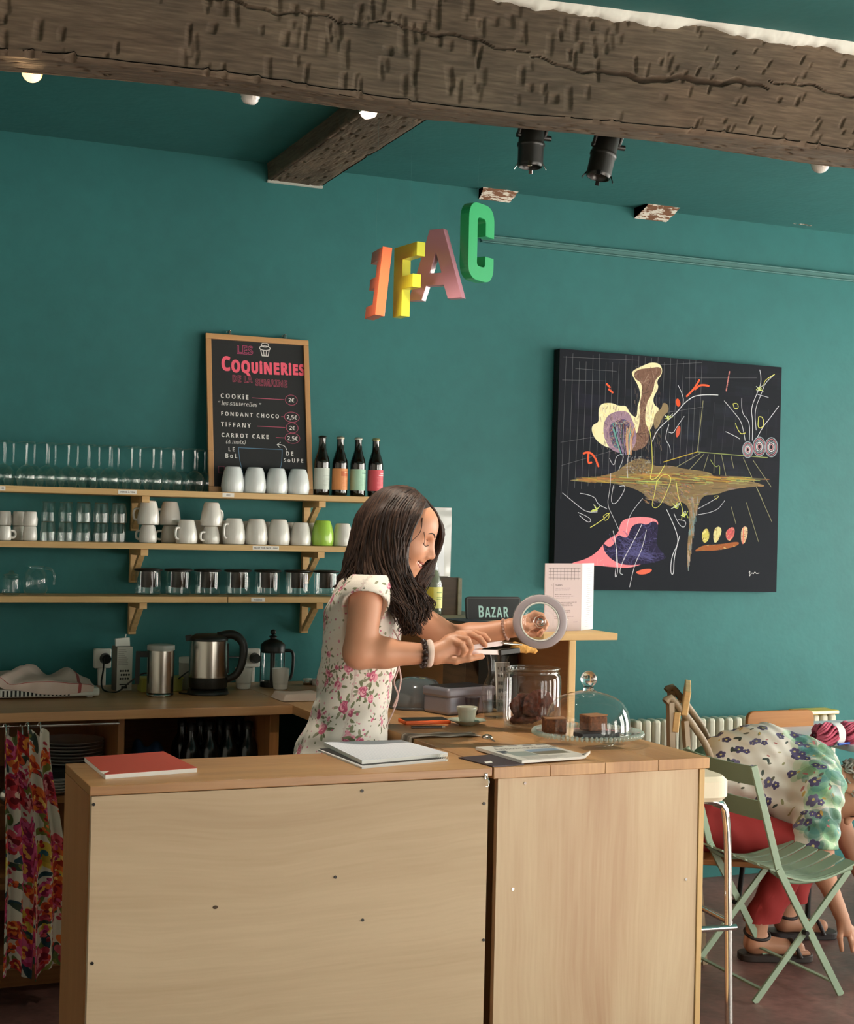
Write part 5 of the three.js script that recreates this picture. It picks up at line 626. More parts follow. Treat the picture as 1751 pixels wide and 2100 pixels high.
{ // lemonade bottle, crate, sign, menu
  const p = onY(888, 1262, UT), t = thing('lemonade_bottle', 'clear lemonade bottle with a yellow label', 'bottle', [p.x, UT, p.z]);
  part('bottle_glass', lathe([[0.001, 0.004], [0.028, 0.002], [0.0305, 0.008], [0.0305, 0.11], [0.027, 0.125], [0.018, 0.145], [0.0125, 0.17], [0.0125, 0.2], [0.014, 0.202], [0.014, 0.21]], 32), M.glassTint, t); part('lemonade', lathe([[0.001, 0.006], [0.028, 0.006], [0.0285, 0.1], [0.02, 0.13], [0.013, 0.155], [0.001, 0.156]], 28), new THREE.MeshPhysicalMaterial({ color: 0xb9bda6, roughness: 0.2, transmission: 0.6, thickness: 0 }), t);
  const tx = canvasTex(512, 256, (c) => { c.fillStyle = '#e2cf4c'; c.fillRect(0, 0, 512, 256); c.fillStyle = '#ece68a'; c.fillRect(300, 0, 212, 256); c.fillStyle = '#b8a03a'; c.beginPath(); c.ellipse(150, 170, 110, 80, 0.5, 0, 7); c.fill(); c.fillStyle = '#9aac5a'; c.fillRect(330, 60, 60, 12); c.fillRect(330, 120, 70, 8); c.fillRect(330, 140, 50, 8); });
  part('label', new THREE.CylinderGeometry(0.031, 0.031, 0.072, 32, 1, true).translate(0, 0.062, 0).rotateY(2.2), mat(0xffffff, 0.5, { map: tx }), t); part('cap', lathe([[0.0145, 0.204], [0.0145, 0.216], [0.001, 0.217]], 18), mat(0xc8b848, 0.4), t);
  const c0 = onY(943, 1262, UT), cr = thing('wooden_crate', 'small dark wooden crate behind the lemonade bottle', 'crate', [c0.x - 0.115, UT, c0.z - 0.13]);
  for (const [a, b, c, d, e, f2] of [[0, 0.12, 0, 0.13, 0, 0.012], [0, 0.12, 0, 0.13, 0.1, 0.112], [0, 0.01, 0, 0.13, 0.012, 0.1], [0.11, 0.122, 0, 0.128, 0.012, 0.1], [0, 0.12, 0, 0.01, 0, 0.11]]) part('plank', metreUV(span(a, b, c, d, e, f2, 0.001)), M.darkWood, cr); part('corner_post', span(0.112, 0.126, 0, 0.128, 0.104, 0.118, 0.001), M.grey, cr);
  const sgn = canvasTex(768, 256, (c) => { c.fillStyle = '#2c2f31'; c.fillRect(0, 0, 768, 256); c.strokeStyle = '#4c5050'; c.lineWidth = 10; c.strokeRect(8, 8, 752, 300); c.fillStyle = '#a4c9c4'; c.font = 'bold 190px sans-serif'; c.save(); c.translate(150, 240); c.scale(0.72, 1); let x = 0; for (const [ch, s] of [['B', 200], ['A', 175], ['Z', 175], ['A', 175], ['R', 180]]) { c.font = `bold ${s}px sans-serif`; c.fillText(ch, x, 0); x += c.measureText(ch).width + 12; } c.restore(); });
  const s0 = onY(958, 1271, UT), w = 0.2, h = 0.075, sg = thing('slate_sign', 'black slate sign lettered BAZAR on the raised shelf', 'sign', [s0.x + w / 2 - 0.005, UT, s0.z]); sg.rotation.x = -0.15;
  part('slate', extrude(roundRect(w, h, 0.012), 0.008, 0.001).translate(0, h / 2, 0), mat(0x2a2c2d, 0.7), sg); part('lettering', plane(w * 0.98, h * 0.94).translate(0, h / 2, 0.0094), mat(0xffffff, 0.8, { map: sgn }), sg);
  const ds = solo('dark_leaflet', box(0.1, 0.003, 0.24, 0.001), mat(0x2a3038, 0.6), 'dark leaflet lying flat on the grey part of the raised shelf', 'leaflet'); const dp = onY(975, 1275, UT); ds.position.set(dp.x - 0.005, UT + 0.0017, dp.z - 0.01); ds.rotation.y = 0.1;
  const menu = canvasTex(512, 740, (c) => {
    seed = 19; c.fillStyle = '#c0acaa'; c.fillRect(0, 0, 512, 740); c.strokeStyle = '#5c504e'; c.lineWidth = 4; for (let k = 0; k < 4; k++) { c.beginPath(); c.moveTo(45, 55 + k * 34); c.lineTo(490, 55 + k * 36); c.stroke(); } for (let k = 0; k < 9; k++) { c.beginPath(); c.moveTo(66 + k * 49, 48); c.lineTo(66 + k * 49, 182); c.stroke(); }
    c.fillStyle = '#5c504e'; c.font = 'bold 26px sans-serif'; c.fillText('TISANES', 135, 246); c.fillRect(118, 216, 3, 460); c.font = '20px sans-serif'; c.fillText('5', 88, 244); let y = 268; for (const n of [2, 3, 3, 2, 2]) { for (let k = 0; k < n; k++) { let x = 135; const e = 300 + rnd() * 130; while (x < e) { const w = 8 + rnd() * 28; c.fillStyle = 'rgba(92,80,78,0.62)'; c.fillRect(x, y, w, 6); x += w + 6; } y += 19; } y += 30; } c.fillRect(400, 640, 60, 6); });
  const back = canvasTex(256, 740, (c) => { seed = 23; c.fillStyle = '#d2d0d0'; c.fillRect(0, 0, 256, 740); for (let k = 0; k < 30; k++) { c.fillStyle = 'rgba(120,120,140,0.5)'; c.fillRect(90 + rnd() * 40, 60 + k * 22, 40 + rnd() * 80, 5); } });
  const m0 = onY(1190, 1293, UT), H = 0.202, W1 = 0.152, W2 = 0.1, A1 = THREE.MathUtils.degToRad(-16), A2 = THREE.MathUtils.degToRad(40), mt = thing('menu_card', 'standing folded menu, pink front with grid print and white side', 'menu', [m0.x, UT, m0.z]);
  const f1 = part('pink_leaf', box(W1, H, 0.003, 0.0005).translate(-W1 / 2, H / 2, 0), mat(0xd9c6c4, 0.7), mt); part('print', plane(W1, H).translate(-W1 / 2, H / 2, 0.0018), mat(0xffffff, 0.7, { map: menu }), f1); f1.rotation.y = -A1;
  const f2 = part('white_leaf', box(W2, H, 0.003, 0.0005).translate(W2 / 2, H / 2, 0), M.paper, mt); part('print', plane(W2, H).translate(W2 / 2, H / 2, 0.0018), mat(0xffffff, 0.7, { map: back }), f2); f2.rotation.y = A2;
}
// ---------------------------------------------------------------- things on the worktop
{ // dome and cakes
  const pc = V((onY(1085, 1503, CH + 0.03).x + onY(1325, 1503, CH + 0.03).x) / 2, CH, 0); const d0 = onY(1205, 1500, CH + 0.03); const c = [d0.x, CH, d0.z], R = 0.142;
  const st = thing('cake_stand', 'glass cake plate with a beaded rim on a low foot', 'cake plate', c); part('plate', lathe([[0.001, 0.022], [R * 0.9, 0.022], [R, 0.03], [R, 0.033], [R * 0.88, 0.027], [0.001, 0.027]], 64), M.glassTint, st); part('foot', lathe([[R * 0.5, 0], [R * 0.5, 0.003], [R * 0.34, 0.012], [R * 0.34, 0.022]], 40), M.glassTint, st);
  const beads = []; for (let k = 0; k < 72; k++) { const a = k / 72 * 6.2832; beads.push(new THREE.SphereGeometry(0.0062, 8, 6).scale(1, 1.2, 0.7).rotateY(-a).translate(R * Math.cos(a), 0.028, R * Math.sin(a))); } const bd = part('beaded_rim', beads, mat(0xe8f0ec, 0.08, { transmission: 0.75, thickness: 0 }), st);
  const dm = thing('glass_dome', 'clear glass cake dome with a round knob over two cake pieces', 'glass dome', [c[0], CH + 0.0275, c[2]]), r = 0.112;
  part('dome_shell', lathe([[r, 0], [r, 0.02], [r * 0.985, 0.038], [r * 0.93, 0.06], [r * 0.83, 0.078], [r * 0.68, 0.092], [r * 0.45, 0.102], [r * 0.25, 0.107], [r * 0.16, 0.11], [0.001, 0.111]], 64), M.glass, dm); part('knob', [lathe([[0.001, 0.11], [0.016, 0.11], [0.013, 0.116], [0.012, 0.122], [0.001, 0.122]], 24), new THREE.SphereGeometry(0.0215, 28, 18).translate(0, 0.14, 0)], M.solidGlass, dm); part('rim', new THREE.TorusGeometry(r, 0.0022, 8, 64).rotateX(Math.PI / 2).translate(0, 0.002, 0), M.glassTint, dm);
  const cakeM = mat(0xffffff, 0.9, { map: rep(T.cake, 12, 12), bumpMap: T.fine, bumpScale: 0.002 }), cake = (u, v, w, h, dd, turn, label, up) => { const p = onY(u, v, CH + 0.028 + up), g = new RoundedBoxGeometry(w, h, dd, 6, 0.006), q = g.attributes.position; for (let i = 0; i < q.count; i++) { const n = 0.004 * (fbm(q.getX(i) * 3 + 0.5, q.getY(i) * 3 + q.getZ(i) * 2 + 0.5, 30, 30, 2, 4) - 0.5); q.setXYZ(i, q.getX(i) * (1 + n * 10), q.getY(i) + n, q.getZ(i) * (1 + n * 10)); } g.computeVertexNormals(); const t = thing('cake_piece', label, 'cake', [p.x, CH + 0.028 + up, p.z - dd / 2], turn); part('crumb', metreUV(g.translate(0, h / 2, 0)), cakeM, t); part('crust', metreUV(box(w * 0.97, 0.003, dd * 0.97, 0.001).translate(0, h, 0)), mat(0x9a6a44, 0.9), t); return t; };
  cake(1145, 1506, 0.058, 0.04, 0.05, -0.3, 'taller brown cake piece standing on the glass plate', 0); cake(1225, 1500, 0.062, 0.04, 0.045, 0.2, 'brown cake piece on the dark slate under the dome', 0.013);
  const sp = onY(1235, 1513, CH + 0.03); tag(part(numbered('dark_slate'), box(0.11, 0.012, 0.05, 0.002), mat(0x17161a, 0.5)), 'small dark slate tray under a cake piece', 'tray').position.set(sp.x, CH + 0.0345, sp.z - 0.03);
}
{ // cookie jar
  const p = onY(1099, 1502, CH), R = 0.081, c = V(p.x + 0.03, CH, p.z - R - 0.005), t = thing('cookie_jar', 'large open glass jar with broken brown cookies inside', 'jar', c);
  part('jar_glass', lathe([[0.001, 0.008], [R * 0.86, 0.006], [R * 0.96, 0.012], [R, 0.03], [R, 0.135], [R * 0.97, 0.148], [R * 0.88, 0.156], [R * 0.9, 0.164], [R * 0.92, 0.168]], 56), M.glass, t); part('jar_base', lathe([[0.001, 0], [R * 0.9, 0], [R * 0.97, 0.006], [R * 0.94, 0.014], [0.001, 0.011]], 48), M.glassTint, t); part('rim', [new THREE.TorusGeometry(R * 0.92, 0.003, 10, 56).rotateX(Math.PI / 2).translate(0, 0.168, 0), new THREE.TorusGeometry(R * 0.9, 0.0035, 10, 56).rotateX(Math.PI / 2).translate(0, 0.157, 0)], M.glassTint, t);
  const cm = mat(0xffffff, 0.95, { map: rep(T.cake, 9, 9), color: 0xc09888, bumpMap: T.fine, bumpScale: 0.002 });
  for (const [dx, y, dz, rx, ry, rz, tilt, label] of [[0.012, 0.068, 0.02, 0.052, 0.042, 0.014, 0.2, 'big round brown cookie standing upright in the jar'], [-0.02, 0.055, 0.0, 0.05, 0.042, 0.013, -0.5, 'brown cookie leaning behind the big one in the jar'], [-0.01, 0.026, -0.01, 0.05, 0.012, 0.045, 0.1, 'flat brown cookie at the bottom of the jar']]) { const q = V(c.x + dx, CH + y, c.z + dz), f = ellipsoid(V(0, 0, 0), rx, ry, rz), m = solo('cookie', metreUV(surface((x, yy, z) => f(x, yy, z) + 0.012 * (fbm(x * 4 + 0.5, yy * 4 + z + 0.5, 16, 16, 3, 5) - 0.5), [-rx - 0.01, -ry - 0.01, -rz - 0.012], [rx + 0.01, ry + 0.01, rz + 0.012], 0.003)), cm, label, 'cookie', 'cookies in the jar'); m.position.copy(q); m.rotation.z = tilt; }
}
{ // carafe, tin, glass, cup
  const p = onY(1022, 1477, CH), t = thing('water_carafe', 'clear glass water carafe with a narrow waist behind the jar', 'carafe', [p.x + 0.012, CH, p.z - 0.04]); part('carafe_glass', lathe([[0.001, 0.004], [0.036, 0.003], [0.041, 0.01], [0.046, 0.075], [0.044, 0.09], [0.028, 0.125], [0.026, 0.14], [0.034, 0.185]], 40), M.glass, t); part('water', lathe([[0.001, 0.006], [0.036, 0.006], [0.042, 0.05], [0.001, 0.05]], 36), glassMat({ color: 0xdfe8ea }), t);
  const a = onY(896, 1470, CH), b = onY(993, 1462, CH), w = a.distanceTo(b), tn = thing('metal_tin', 'grey metal tin box with a lid and frosted edge', 'tin', [(a.x + b.x) / 2 + 0.02, CH, (a.z + b.z) / 2 - 0.06], Math.atan2(a.z - b.z, b.x - a.x)); const tm = mat(0x8c8790, 0.38, { metalness: 0.35 });
  part('tin_body', box(w, 0.062, 0.12, 0.012, 4).translate(0, 0.031, 0), tm, tn); part('lid', box(w + 0.006, 0.03, 0.126, 0.01, 4).translate(0, 0.066, 0), tm, tn); part('lid_top', box(w - 0.03, 0.002, 0.1, 0.001).translate(0, 0.0815, 0), mat(0x3a393e, 0.3, { metalness: 0.4 }), tn);
  const g = onY(968, 1468, CH), gl = thing('small_glass', 'small drinking glass in front of the metal tin', 'glass', [g.x, CH, g.z + 0.0]); part('glass_wall', lathe([[0.001, 0.004], [0.017, 0.003], [0.0185, 0.008], [0.022, 0.055]], 28), M.greyGlass, gl);
  const bw = onY(850, 1450, CH), bl = thing('grey_bowl', 'round smoked glass bowl upside down behind the woman', 'bowl', [bw.x, CH, bw.z + 0.015]); part('bowl_shell', lathe([[0.085, 0.002], [0.088, 0.03], [0.08, 0.062], [0.06, 0.085], [0.03, 0.095], [0.001, 0.096]], 40), mat(0x5a5c5e, 0.12, { clearcoat: 0.6 }), bl); part('bowl_rim', lathe([[0.088, 0], [0.0905, 0.002], [0.0905, 0.008], [0.087, 0.009]], 40), mat(0x4c4e50, 0.2), bl);
  const q = onY(966, 1490, CH), cs = [q.x, CH, q.z - 0.03], sa = thing('saucer', 'pale green scalloped saucer under the tea cup', 'saucer', cs); const sg = new THREE.LatheGeometry([[0.001, 0.003], [0.022, 0.001], [0.024, 0.004], [0.04, 0.01], [0.054, 0.015], [0.053, 0.0165], [0.03, 0.0085], [0.001, 0.007]].map(([r, y]) => new THREE.Vector2(r, y)), 64), sp = sg.attributes.position; for (let i = 0; i < sp.count; i++) { const x = sp.getX(i), z = sp.getZ(i), r = Math.hypot(x, z), k = 1 + 0.05 * smooth(0.03, 0.054, r) * Math.cos(Math.atan2(z, x) * 9); sp.setX(i, x * k); sp.setZ(i, z * k); } sg.computeVertexNormals();
  part('saucer_dish', sg, mat(0xb4beac, 0.25, { clearcoat: 0.3 }), sa); const cp = thing('tea_cup', 'small pale ribbed tea cup on the saucer', 'cup', [cs[0], CH + 0.0075, cs[2]]); part('cup_body', lathe([[0.001, 0.004], [0.019, 0.001], [0.021, 0.003], [0.023, 0.012], [0.0275, 0.036], [0.0295, 0.037], [0.0295, 0.045], [0.028, 0.045], [0.026, 0.036], [0.02, 0.012], [0.001, 0.009]], 44), mat(0xc6c6b4, 0.3, { clearcoat: 0.3 }), cp);
}
{ // phone, pen, cloth, spoon
  const flat = (name, label, cat, u0, v0, u1, v1, w, h, m, parts) => { const a = onY(u0, v0, CH + h), b = onY(u1, v1, CH + h), L = Math.hypot(b.x - a.x, b.z - a.z), t = thing(name, label, cat, [(a.x + b.x) / 2, CH, (a.z + b.z) / 2], Math.atan2(a.z - b.z, b.x - a.x)); parts(t, L); return t; };
  flat('mobile_phone', 'mobile phone in a bright orange case on the worktop', 'phone', 830, 1479, 924, 1477, 0.07, 0.01, null, (t, L) => { part('case', box(L, 0.011, 0.072, 0.004).translate(0, 0.0055, -0.03), mat(0xec6a30, 0.45), t); part('screen', box(L - 0.006, 0.001, 0.066, 0.0004).translate(0, 0.0113, -0.03), M.black, t); });
  flat('dark_pen', 'glossy dark pen lying on the striped cloth', 'pen', 843, 1495, 913, 1494, 0, 0.006, null, (t, L) => { part('barrel', rod(V(-L / 2, 0.0105, 0), V(L / 2 - 0.01, 0.0105, 0), 0.004, 0.004), mat(0x3a2620, 0.2, { clearcoat: 1 }), t); part('tip', rod(V(L / 2 - 0.01, 0.0105, 0), V(L / 2, 0.0105, 0), 0.0035, 0.001), M.steel, t); });
  // cloth runner over the left edge
  const a = onY(905, 1501, CH), g = new THREE.PlaneGeometry(1, 0.075, 44, 8), p = g.attributes.position, xe = 1.505, len = 0.27, drop = 0.075; for (let i = 0; i < p.count; i++) { const s = (p.getX(i) + 0.5) * len, w = p.getY(i); let x, y; if (s < drop) { x = xe - 0.006; y = CH - drop + s; } else { const e = s - drop; x = xe - 0.006 + e; y = CH + 0.004 + 0.0018 * Math.sin(e * 60 + w * 40); } if (Math.abs(s - drop) < 0.01) { x = xe - 0.004; y = CH + 0.0015; } p.setXYZ(i, x, y, 1.86 - w + 0.03 * (s / len)); } g.computeVertexNormals();
  const tx = canvasTex(256, 128, (c) => { c.fillStyle = '#8f887c'; c.fillRect(0, 0, 256, 128); c.fillStyle = '#c9c3b6'; c.fillRect(0, 96, 256, 20); c.fillRect(0, 8, 256, 14); c.fillStyle = '#6c665c'; c.fillRect(0, 40, 256, 30); }); const k = thing('striped_cloth', 'grey striped napkin hanging over the worktop edge', 'cloth'); part('cloth', g, mat(0xffffff, 0.95, { map: tx, side: THREE.DoubleSide, bumpMap: T.weave, bumpScale: 0.0005 }), k);
  const s0 = onY(999, 1514, CH), s = thing('metal_spoon', 'small metal spoon lying bowl up on the worktop', 'spoon', [s0.x, CH, s0.z]); part('bowl', new THREE.SphereGeometry(0.014, 18, 10, 0, 6.3, 0, 1.57).scale(1, 0.7, 1.2).translate(0, 0.001, 0), M.steel, s); part('handle', bar(V(0, 0.004, 0.013), V(-0.012, 0.002, 0.07), 0.005, 0.002, V(0, 1, 0)), M.steel, s);
}
{ // magazines and notebooks
  const quadSheet = (pts, y, h) => { const P = pts.map(([u, v]) => onY(u, v, y)); return P; };
  const slab = (pts, y, h, bend) => { const P = quadSheet(pts, CH + 0.004, h), g = new THREE.BoxGeometry(1, h, 1, 12, 1, 12), q = g.attributes.position; for (let i = 0; i < q.count; i++) { const s = q.getX(i) + 0.5, t = q.getZ(i) + 0.5, a = P[0].clone().lerp(P[1], s), b = P[3].clone().lerp(P[2], s); a.lerp(b, t); q.setXYZ(i, a.x, y + q.getY(i) + h / 2 + (bend ? bend(s, t) : 0), a.z); } g.computeVertexNormals(); return g; };   // corners: far left, far right, near right, near left
  const front = canvasTex(512, 400, (c) => { seed = 29; c.fillStyle = '#d2d0c8'; c.fillRect(0, 0, 512, 400); c.fillStyle = '#55504c'; for (const x of [110, 220, 330, 430]) c.fillRect(x, 12, 70, 22); c.fillStyle = '#4a4440'; c.font = 'bold 54px serif'; c.fillText('Annonces', 60, 110); c.fillText('Mélusine', 280, 120); c.fillStyle = '#3c4450'; c.fillRect(30, 140, 70, 70); c.fillStyle = '#7f97ae'; c.fillRect(230, 140, 240, 70); c.fillStyle = '#6e6c5c'; c.fillRect(230, 205, 240, 80); c.fillStyle = '#8f9a94'; c.fillRect(60, 180, 160, 120); c.fillStyle = '#6a6660'; for (let k = 0; k < 6; k++) c.fillRect(60, 310 + k * 13, 160 + rnd() * 200, 4); });
  const d = thing('dark_magazine', 'dark purple leaflet under the magazine on the counter', 'leaflet'); part('cover', slab([[940, 1552], [1008, 1546], [1075, 1566], [1010, 1570]], CH, 0.003), mat(0x3a2e38, 0.45), d); part('white_print', slab([[993, 1562], [1006, 1560], [1010, 1563], [997, 1565]], CH + 0.0032, 0.0004), M.paper, d);
  const m = thing('magazine', 'printed magazine with a curled corner on the counter', 'magazine'), pts = [[975, 1537], [1115, 1530], [1210, 1555], [1070, 1565]], curl = (s, t) => 0.012 * smooth(0.9, 1, s) * smooth(0.85, 1, t); part('pages', slab(pts, CH + 0.0035, 0.006, curl), M.paper, m); part('cover', slab(pts, CH + 0.0097, 0.0006, curl), mat(0xffffff, 0.45, { map: front }), m);
  const q = m.children[1].geometry, uv = q.attributes.uv, pos = q.attributes.position, N = q.attributes.normal; 
  const n = thing('spiral_notebook', 'white spiral notebook with squared paper on the counter', 'notebook'), np = [[664, 1530], [822, 1525], [918, 1552], [742, 1568]]; part('pages', slab(np, CH + 0.005, 0.008), M.paper, n); part('back_cover', slab([[652, 1537], [800, 1531], [918, 1557], [742, 1573]], CH, 0.004), mat(0xd8d8d8, 0.6), n); part('dark_sheet', slab([[655, 1536], [805, 1530], [917, 1555], [744, 1570]], CH + 0.004, 0.001), M.blackSoft, n);
  const sq = canvasTex(512, 512, (c) => { c.fillStyle = '#dcdfe6'; c.fillRect(0, 0, 512, 512); c.strokeStyle = '#b9bfcc'; c.lineWidth = 2; for (let k = 0; k < 30; k++) { c.beginPath(); c.moveTo(0, k * 18); c.lineTo(512, k * 18); c.moveTo(k * 18, 0); c.lineTo(k * 18, 512); c.stroke(); } }); part('squared_sheet', slab(np, CH + 0.0131, 0.0006), mat(0xffffff, 0.8, { map: sq }), n);
  const A = onY(822, 1525, CH + 0.012), B = onY(918, 1552, CH + 0.012); for (let k = 0; k < 26; k++) { const c = A.clone().lerp(B, (k + 0.5) / 26); part('spiral_ring', new THREE.TorusGeometry(0.006, 0.0008, 5, 12).rotateY(0.6).translate(c.x, CH + 0.0075, c.z), M.white, n); }
  const r = thing('red_notebook', 'red exercise book with a torn corner on the counter', 'notebook'), rp = [[173, 1558], [335, 1546], [404, 1580], [216, 1594]]; part('pages', slab(rp, CH, 0.009), M.paper, r); part('cover', slab(rp, CH + 0.0092, 0.0008), mat(0xc14a3a, 0.5), r); part('torn_corner', slab([[203, 1588], [224, 1587], [214, 1592], [212, 1593]], CH + 0.0101, 0.0003), M.paper, r);
}
// ---------------------------------------------------------------- the woman behind the bar
T.roses = canvasTex(1024, 1024, (c, W, H) => {
  seed = 61; c.fillStyle = '#e8dfd4'; c.fillRect(0, 0, W, H);
  const rose = (x, y, r) => { for (let k = 0; k < 16; k++) { const a = rnd() * 6.28, q = r * (1 - k / 18); c.fillStyle = ['#e7a0ae', '#d97f94', '#c9607c', '#efbcc4', '#b5506e'][Math.floor(rnd() * 5)]; c.beginPath(); c.ellipse(x + Math.cos(a) * q * 0.45, y + Math.sin(a) * q * 0.45, q * 0.55, q * 0.38, a + 1.57, 0, 7); c.fill(); } };
  const leaf = (x, y, a, s) => { c.fillStyle = ['#7f8464', '#96937a', '#6c7050'][Math.floor(rnd() * 3)]; c.beginPath(); c.ellipse(x, y, s, s * 0.4, a, 0, 7); c.fill(); };
  for (let i = 0; i < 92; i++) { const x = rnd() * W, y = rnd() * H, r = 16 + rnd() * 26; for (const ox of [-W, 0, W]) { for (let k = 0; k < 6; k++) { const a = k + i; leaf(x + ox + Math.cos(a) * r * 1.3, y + Math.sin(a) * r * 1.3, a, r * 0.5); } rose(x + ox, y, r); } }
  for (let i = 0; i < 520; i++) { const x = rnd() * W, y = rnd() * H; c.fillStyle = ['#d58c9c', '#c87088', '#8d8a70', '#e0b0b4'][i % 4]; c.beginPath(); c.arc(x, y, 3 + rnd() * 5, 0, 7); c.fill(); }
}, true);
{
  const D = 3.95, w1 = thing('person', 'woman with long dark hair in a flowered cream dress using tongs behind the counter', 'person');
  const P = (u, v, d = D) => ahead(u, v, d);
  // rows of the torso: image row, left and right outline, half depth
  const rows = [[1150, 752, 812, 0.06], [1172, 728, 812, 0.095], [1190, 702, 800, 0.14], [1215, 686, 800, 0.155], [1250, 672, 812, 0.15], [1290, 666, 820, 0.145], [1330, 663, 816, 0.135], [1380, 658, 806, 0.125], [1420, 652, 797, 0.125], [1460, 642, 792, 0.145], [1500, 626, 790, 0.165], [1545, 606, 792, 0.18], [1620, 588, 800, 0.185], [1750, 575, 812, 0.19], [1860, 565, 820, 0.19]].map(([v, a, b, hz]) => { const l = P(a, v), r = P(b, v); return { y: (l.y + r.y) / 2, c: l.clone().lerp(r, 0.5), rx: l.distanceTo(r) / 2, rz: hz }; });
  const side = V(camRight.x, 0, camRight.z).normalize(), depth = V(-side.z, 0, side.x);           // depth: away from the camera, for the loft's second axis
  const row = (y) => { let i = 0; while (i < rows.length - 2 && y < rows[i + 1].y) i++; const a = rows[i], b = rows[i + 1], t = clamp((a.y - y) / (a.y - b.y), 0, 1); return { cx: lerp(a.c.x, b.c.x, t), cz: lerp(a.c.z, b.c.z, t), rx: lerp(a.rx, b.rx, t), rz: lerp(a.rz, b.rz, t) }; };
  const loft = (off) => (x, y, z) => { const r = row(y), dx = x - r.cx, dz = z - r.cz, a = dx * side.x + dz * side.z, b = dx * depth.x + dz * depth.z, rx = r.rx + off, rz = r.rz + off, k = Math.pow(Math.pow(Math.abs(a / rx), 2.3) + Math.pow(Math.abs(b / rz), 2.3), 1 / 2.3); return (k - 1) * Math.min(rx, rz) * 0.9; };
  const shR = P(752, 1222, 3.80), shL = P(790, 1225, 4.09), elR = P(737, 1338, 3.77), wrR = P(880, 1341, 3.80), elL = P(930, 1316, 4.10), wrL = P(1046, 1288, 4.06), neck = P(788, 1172, D), skull = P(815, 1090, D);
  const yTop = rows[2].y, bodyFn = blend([
    [(x, y, z) => Math.max(loft(-0.008)(x, y, z), y - P(780, 1196).y, 0.6 - y), 0], [capsule(neck.clone().add(V(0, -0.05, 0)), skull, 0.056, 0.05), 0.04],
    [capsule(shR, shR.clone().lerp(neck, 0.6), 0.036, 0.04), 0.015], [capsule(shL, shL.clone().lerp(neck, 0.6), 0.036, 0.04), 0.015],
    [capsule(shR, elR, 0.043, 0.041), 0.012], [capsule(elR, elR.clone().lerp(wrR, 0.35), 0.039, 0.038), 0.02], [capsule(elR.clone().lerp(wrR, 0.35), wrR, 0.037, 0.025), 0.02], [capsule(wrR, P(905, 1339, 3.81), 0.026, 0.026), 0.01],
    [capsule(shL, elL, 0.043, 0.04), 0.012], [capsule(elL, elL.clone().lerp(wrL, 0.3), 0.04, 0.038), 0.02], [capsule(elL.clone().lerp(wrL, 0.3), wrL, 0.038, 0.026), 0.02]]);
  const bb = (pts, m) => { const b = new THREE.Box3().setFromPoints(pts).expandByScalar(m); return [b.min.toArray(), b.max.toArray()]; };
  const geos = [];
  { const [lo, hi] = bb([P(620, 1500), P(930, 1150), shR, shL, elR, wrR, elL, wrL, P(700, 1200, 3.75), P(700, 1200, 4.2)], 0.07); lo[1] = 0.85; geos.push(surface(bodyFn, lo, hi, 0.008)); }
  // head, in its own frame: F ahead, U up, S towards the camera
  const tilt = THREE.MathUtils.degToRad(24), F = camRight.clone().multiplyScalar(Math.cos(tilt)).addScaledVector(camUp, -Math.sin(tilt)).addScaledVector(camAhead, -0.12).normalize(), S = camAhead.clone().multiplyScalar(-1); S.addScaledVector(F, -S.dot(F)).normalize(); const U = V().crossVectors(S, F); if (U.y < 0) U.multiplyScalar(-1);
  const C = P(820, 1092, D), H = (f, u, s) => C.clone().addScaledVector(F, f).addScaledVector(U, u).addScaledVector(S, s), HE = (f, u, s, rf, ru, rs) => ellipsoid(H(f, u, s), rf, ru, rs, F, U, S);
  const headFn = blend([[HE(-0.005, 0.025, 0, 0.09, 0.082, 0.072), 0], [HE(0.035, -0.02, 0, 0.054, 0.08, 0.058), 0.03], [HE(0.048, 0.045, 0, 0.034, 0.035, 0.052), 0.03], [HE(0.056, -0.085, 0, 0.03, 0.024, 0.028), 0.03], [HE(0.05, -0.03, 0.031, 0.029, 0.024, 0.022), 0.02], [HE(0.05, -0.03, -0.031, 0.029, 0.024, 0.022), 0.02],
    [capsule(H(0.078, 0.02, 0), H(0.103, -0.022, 0), 0.008, 0.0105), 0.014], [HE(0.092, -0.028, 0.0105, 0.011, 0.0085, 0.008), 0.008], [HE(0.092, -0.028, -0.0105, 0.011, 0.0085, 0.008), 0.008], [HE(0.078, -0.043, 0, 0.0155, 0.014, 0.024), 0.012], [HE(0.077, -0.066, 0, 0.012, 0.008, 0.02), 0.01], [capsule(H(0.07, 0.028, 0.012), H(0.06, 0.026, 0.042), 0.008, 0.008), 0.014], [capsule(H(0.07, 0.028, -0.012), H(0.06, 0.026, -0.042), 0.008, 0.008), 0.014],
    [HE(0.086, 0.007, 0.031, 0.013, 0.009, 0.014), 0.014, 'cut'], [HE(0.086, 0.007, -0.031, 0.013, 0.009, 0.014), 0.014, 'cut'], [HE(0.066, 0.004, 0.032, 0.0105, 0.0095, 0.0135), 0.006], [HE(0.066, 0.004, -0.032, 0.0105, 0.0095, 0.0135), 0.006],
    [capsule(H(0.0965, -0.056, 0), H(0.078, -0.051, 0.028), 0.0035, 0.0035), 0.004, 'cut'], [capsule(H(0.0965, -0.056, 0), H(0.078, -0.051, -0.028), 0.0035, 0.0035), 0.004, 'cut'], [capsule(neck, C, 0.05, 0.048), 0.03]].map(([f, k, op]) => op === 'cut' ? [f, k, op] : [f, k]));
  { const [lo, hi] = bb([H(-0.1, 0.12, -0.09), H(0.12, -0.12, 0.09), H(0.12, 0.1, 0), H(-0.08, -0.12, 0)], 0.012); geos.push(surface(headFn, lo, hi, 0.0032)); }
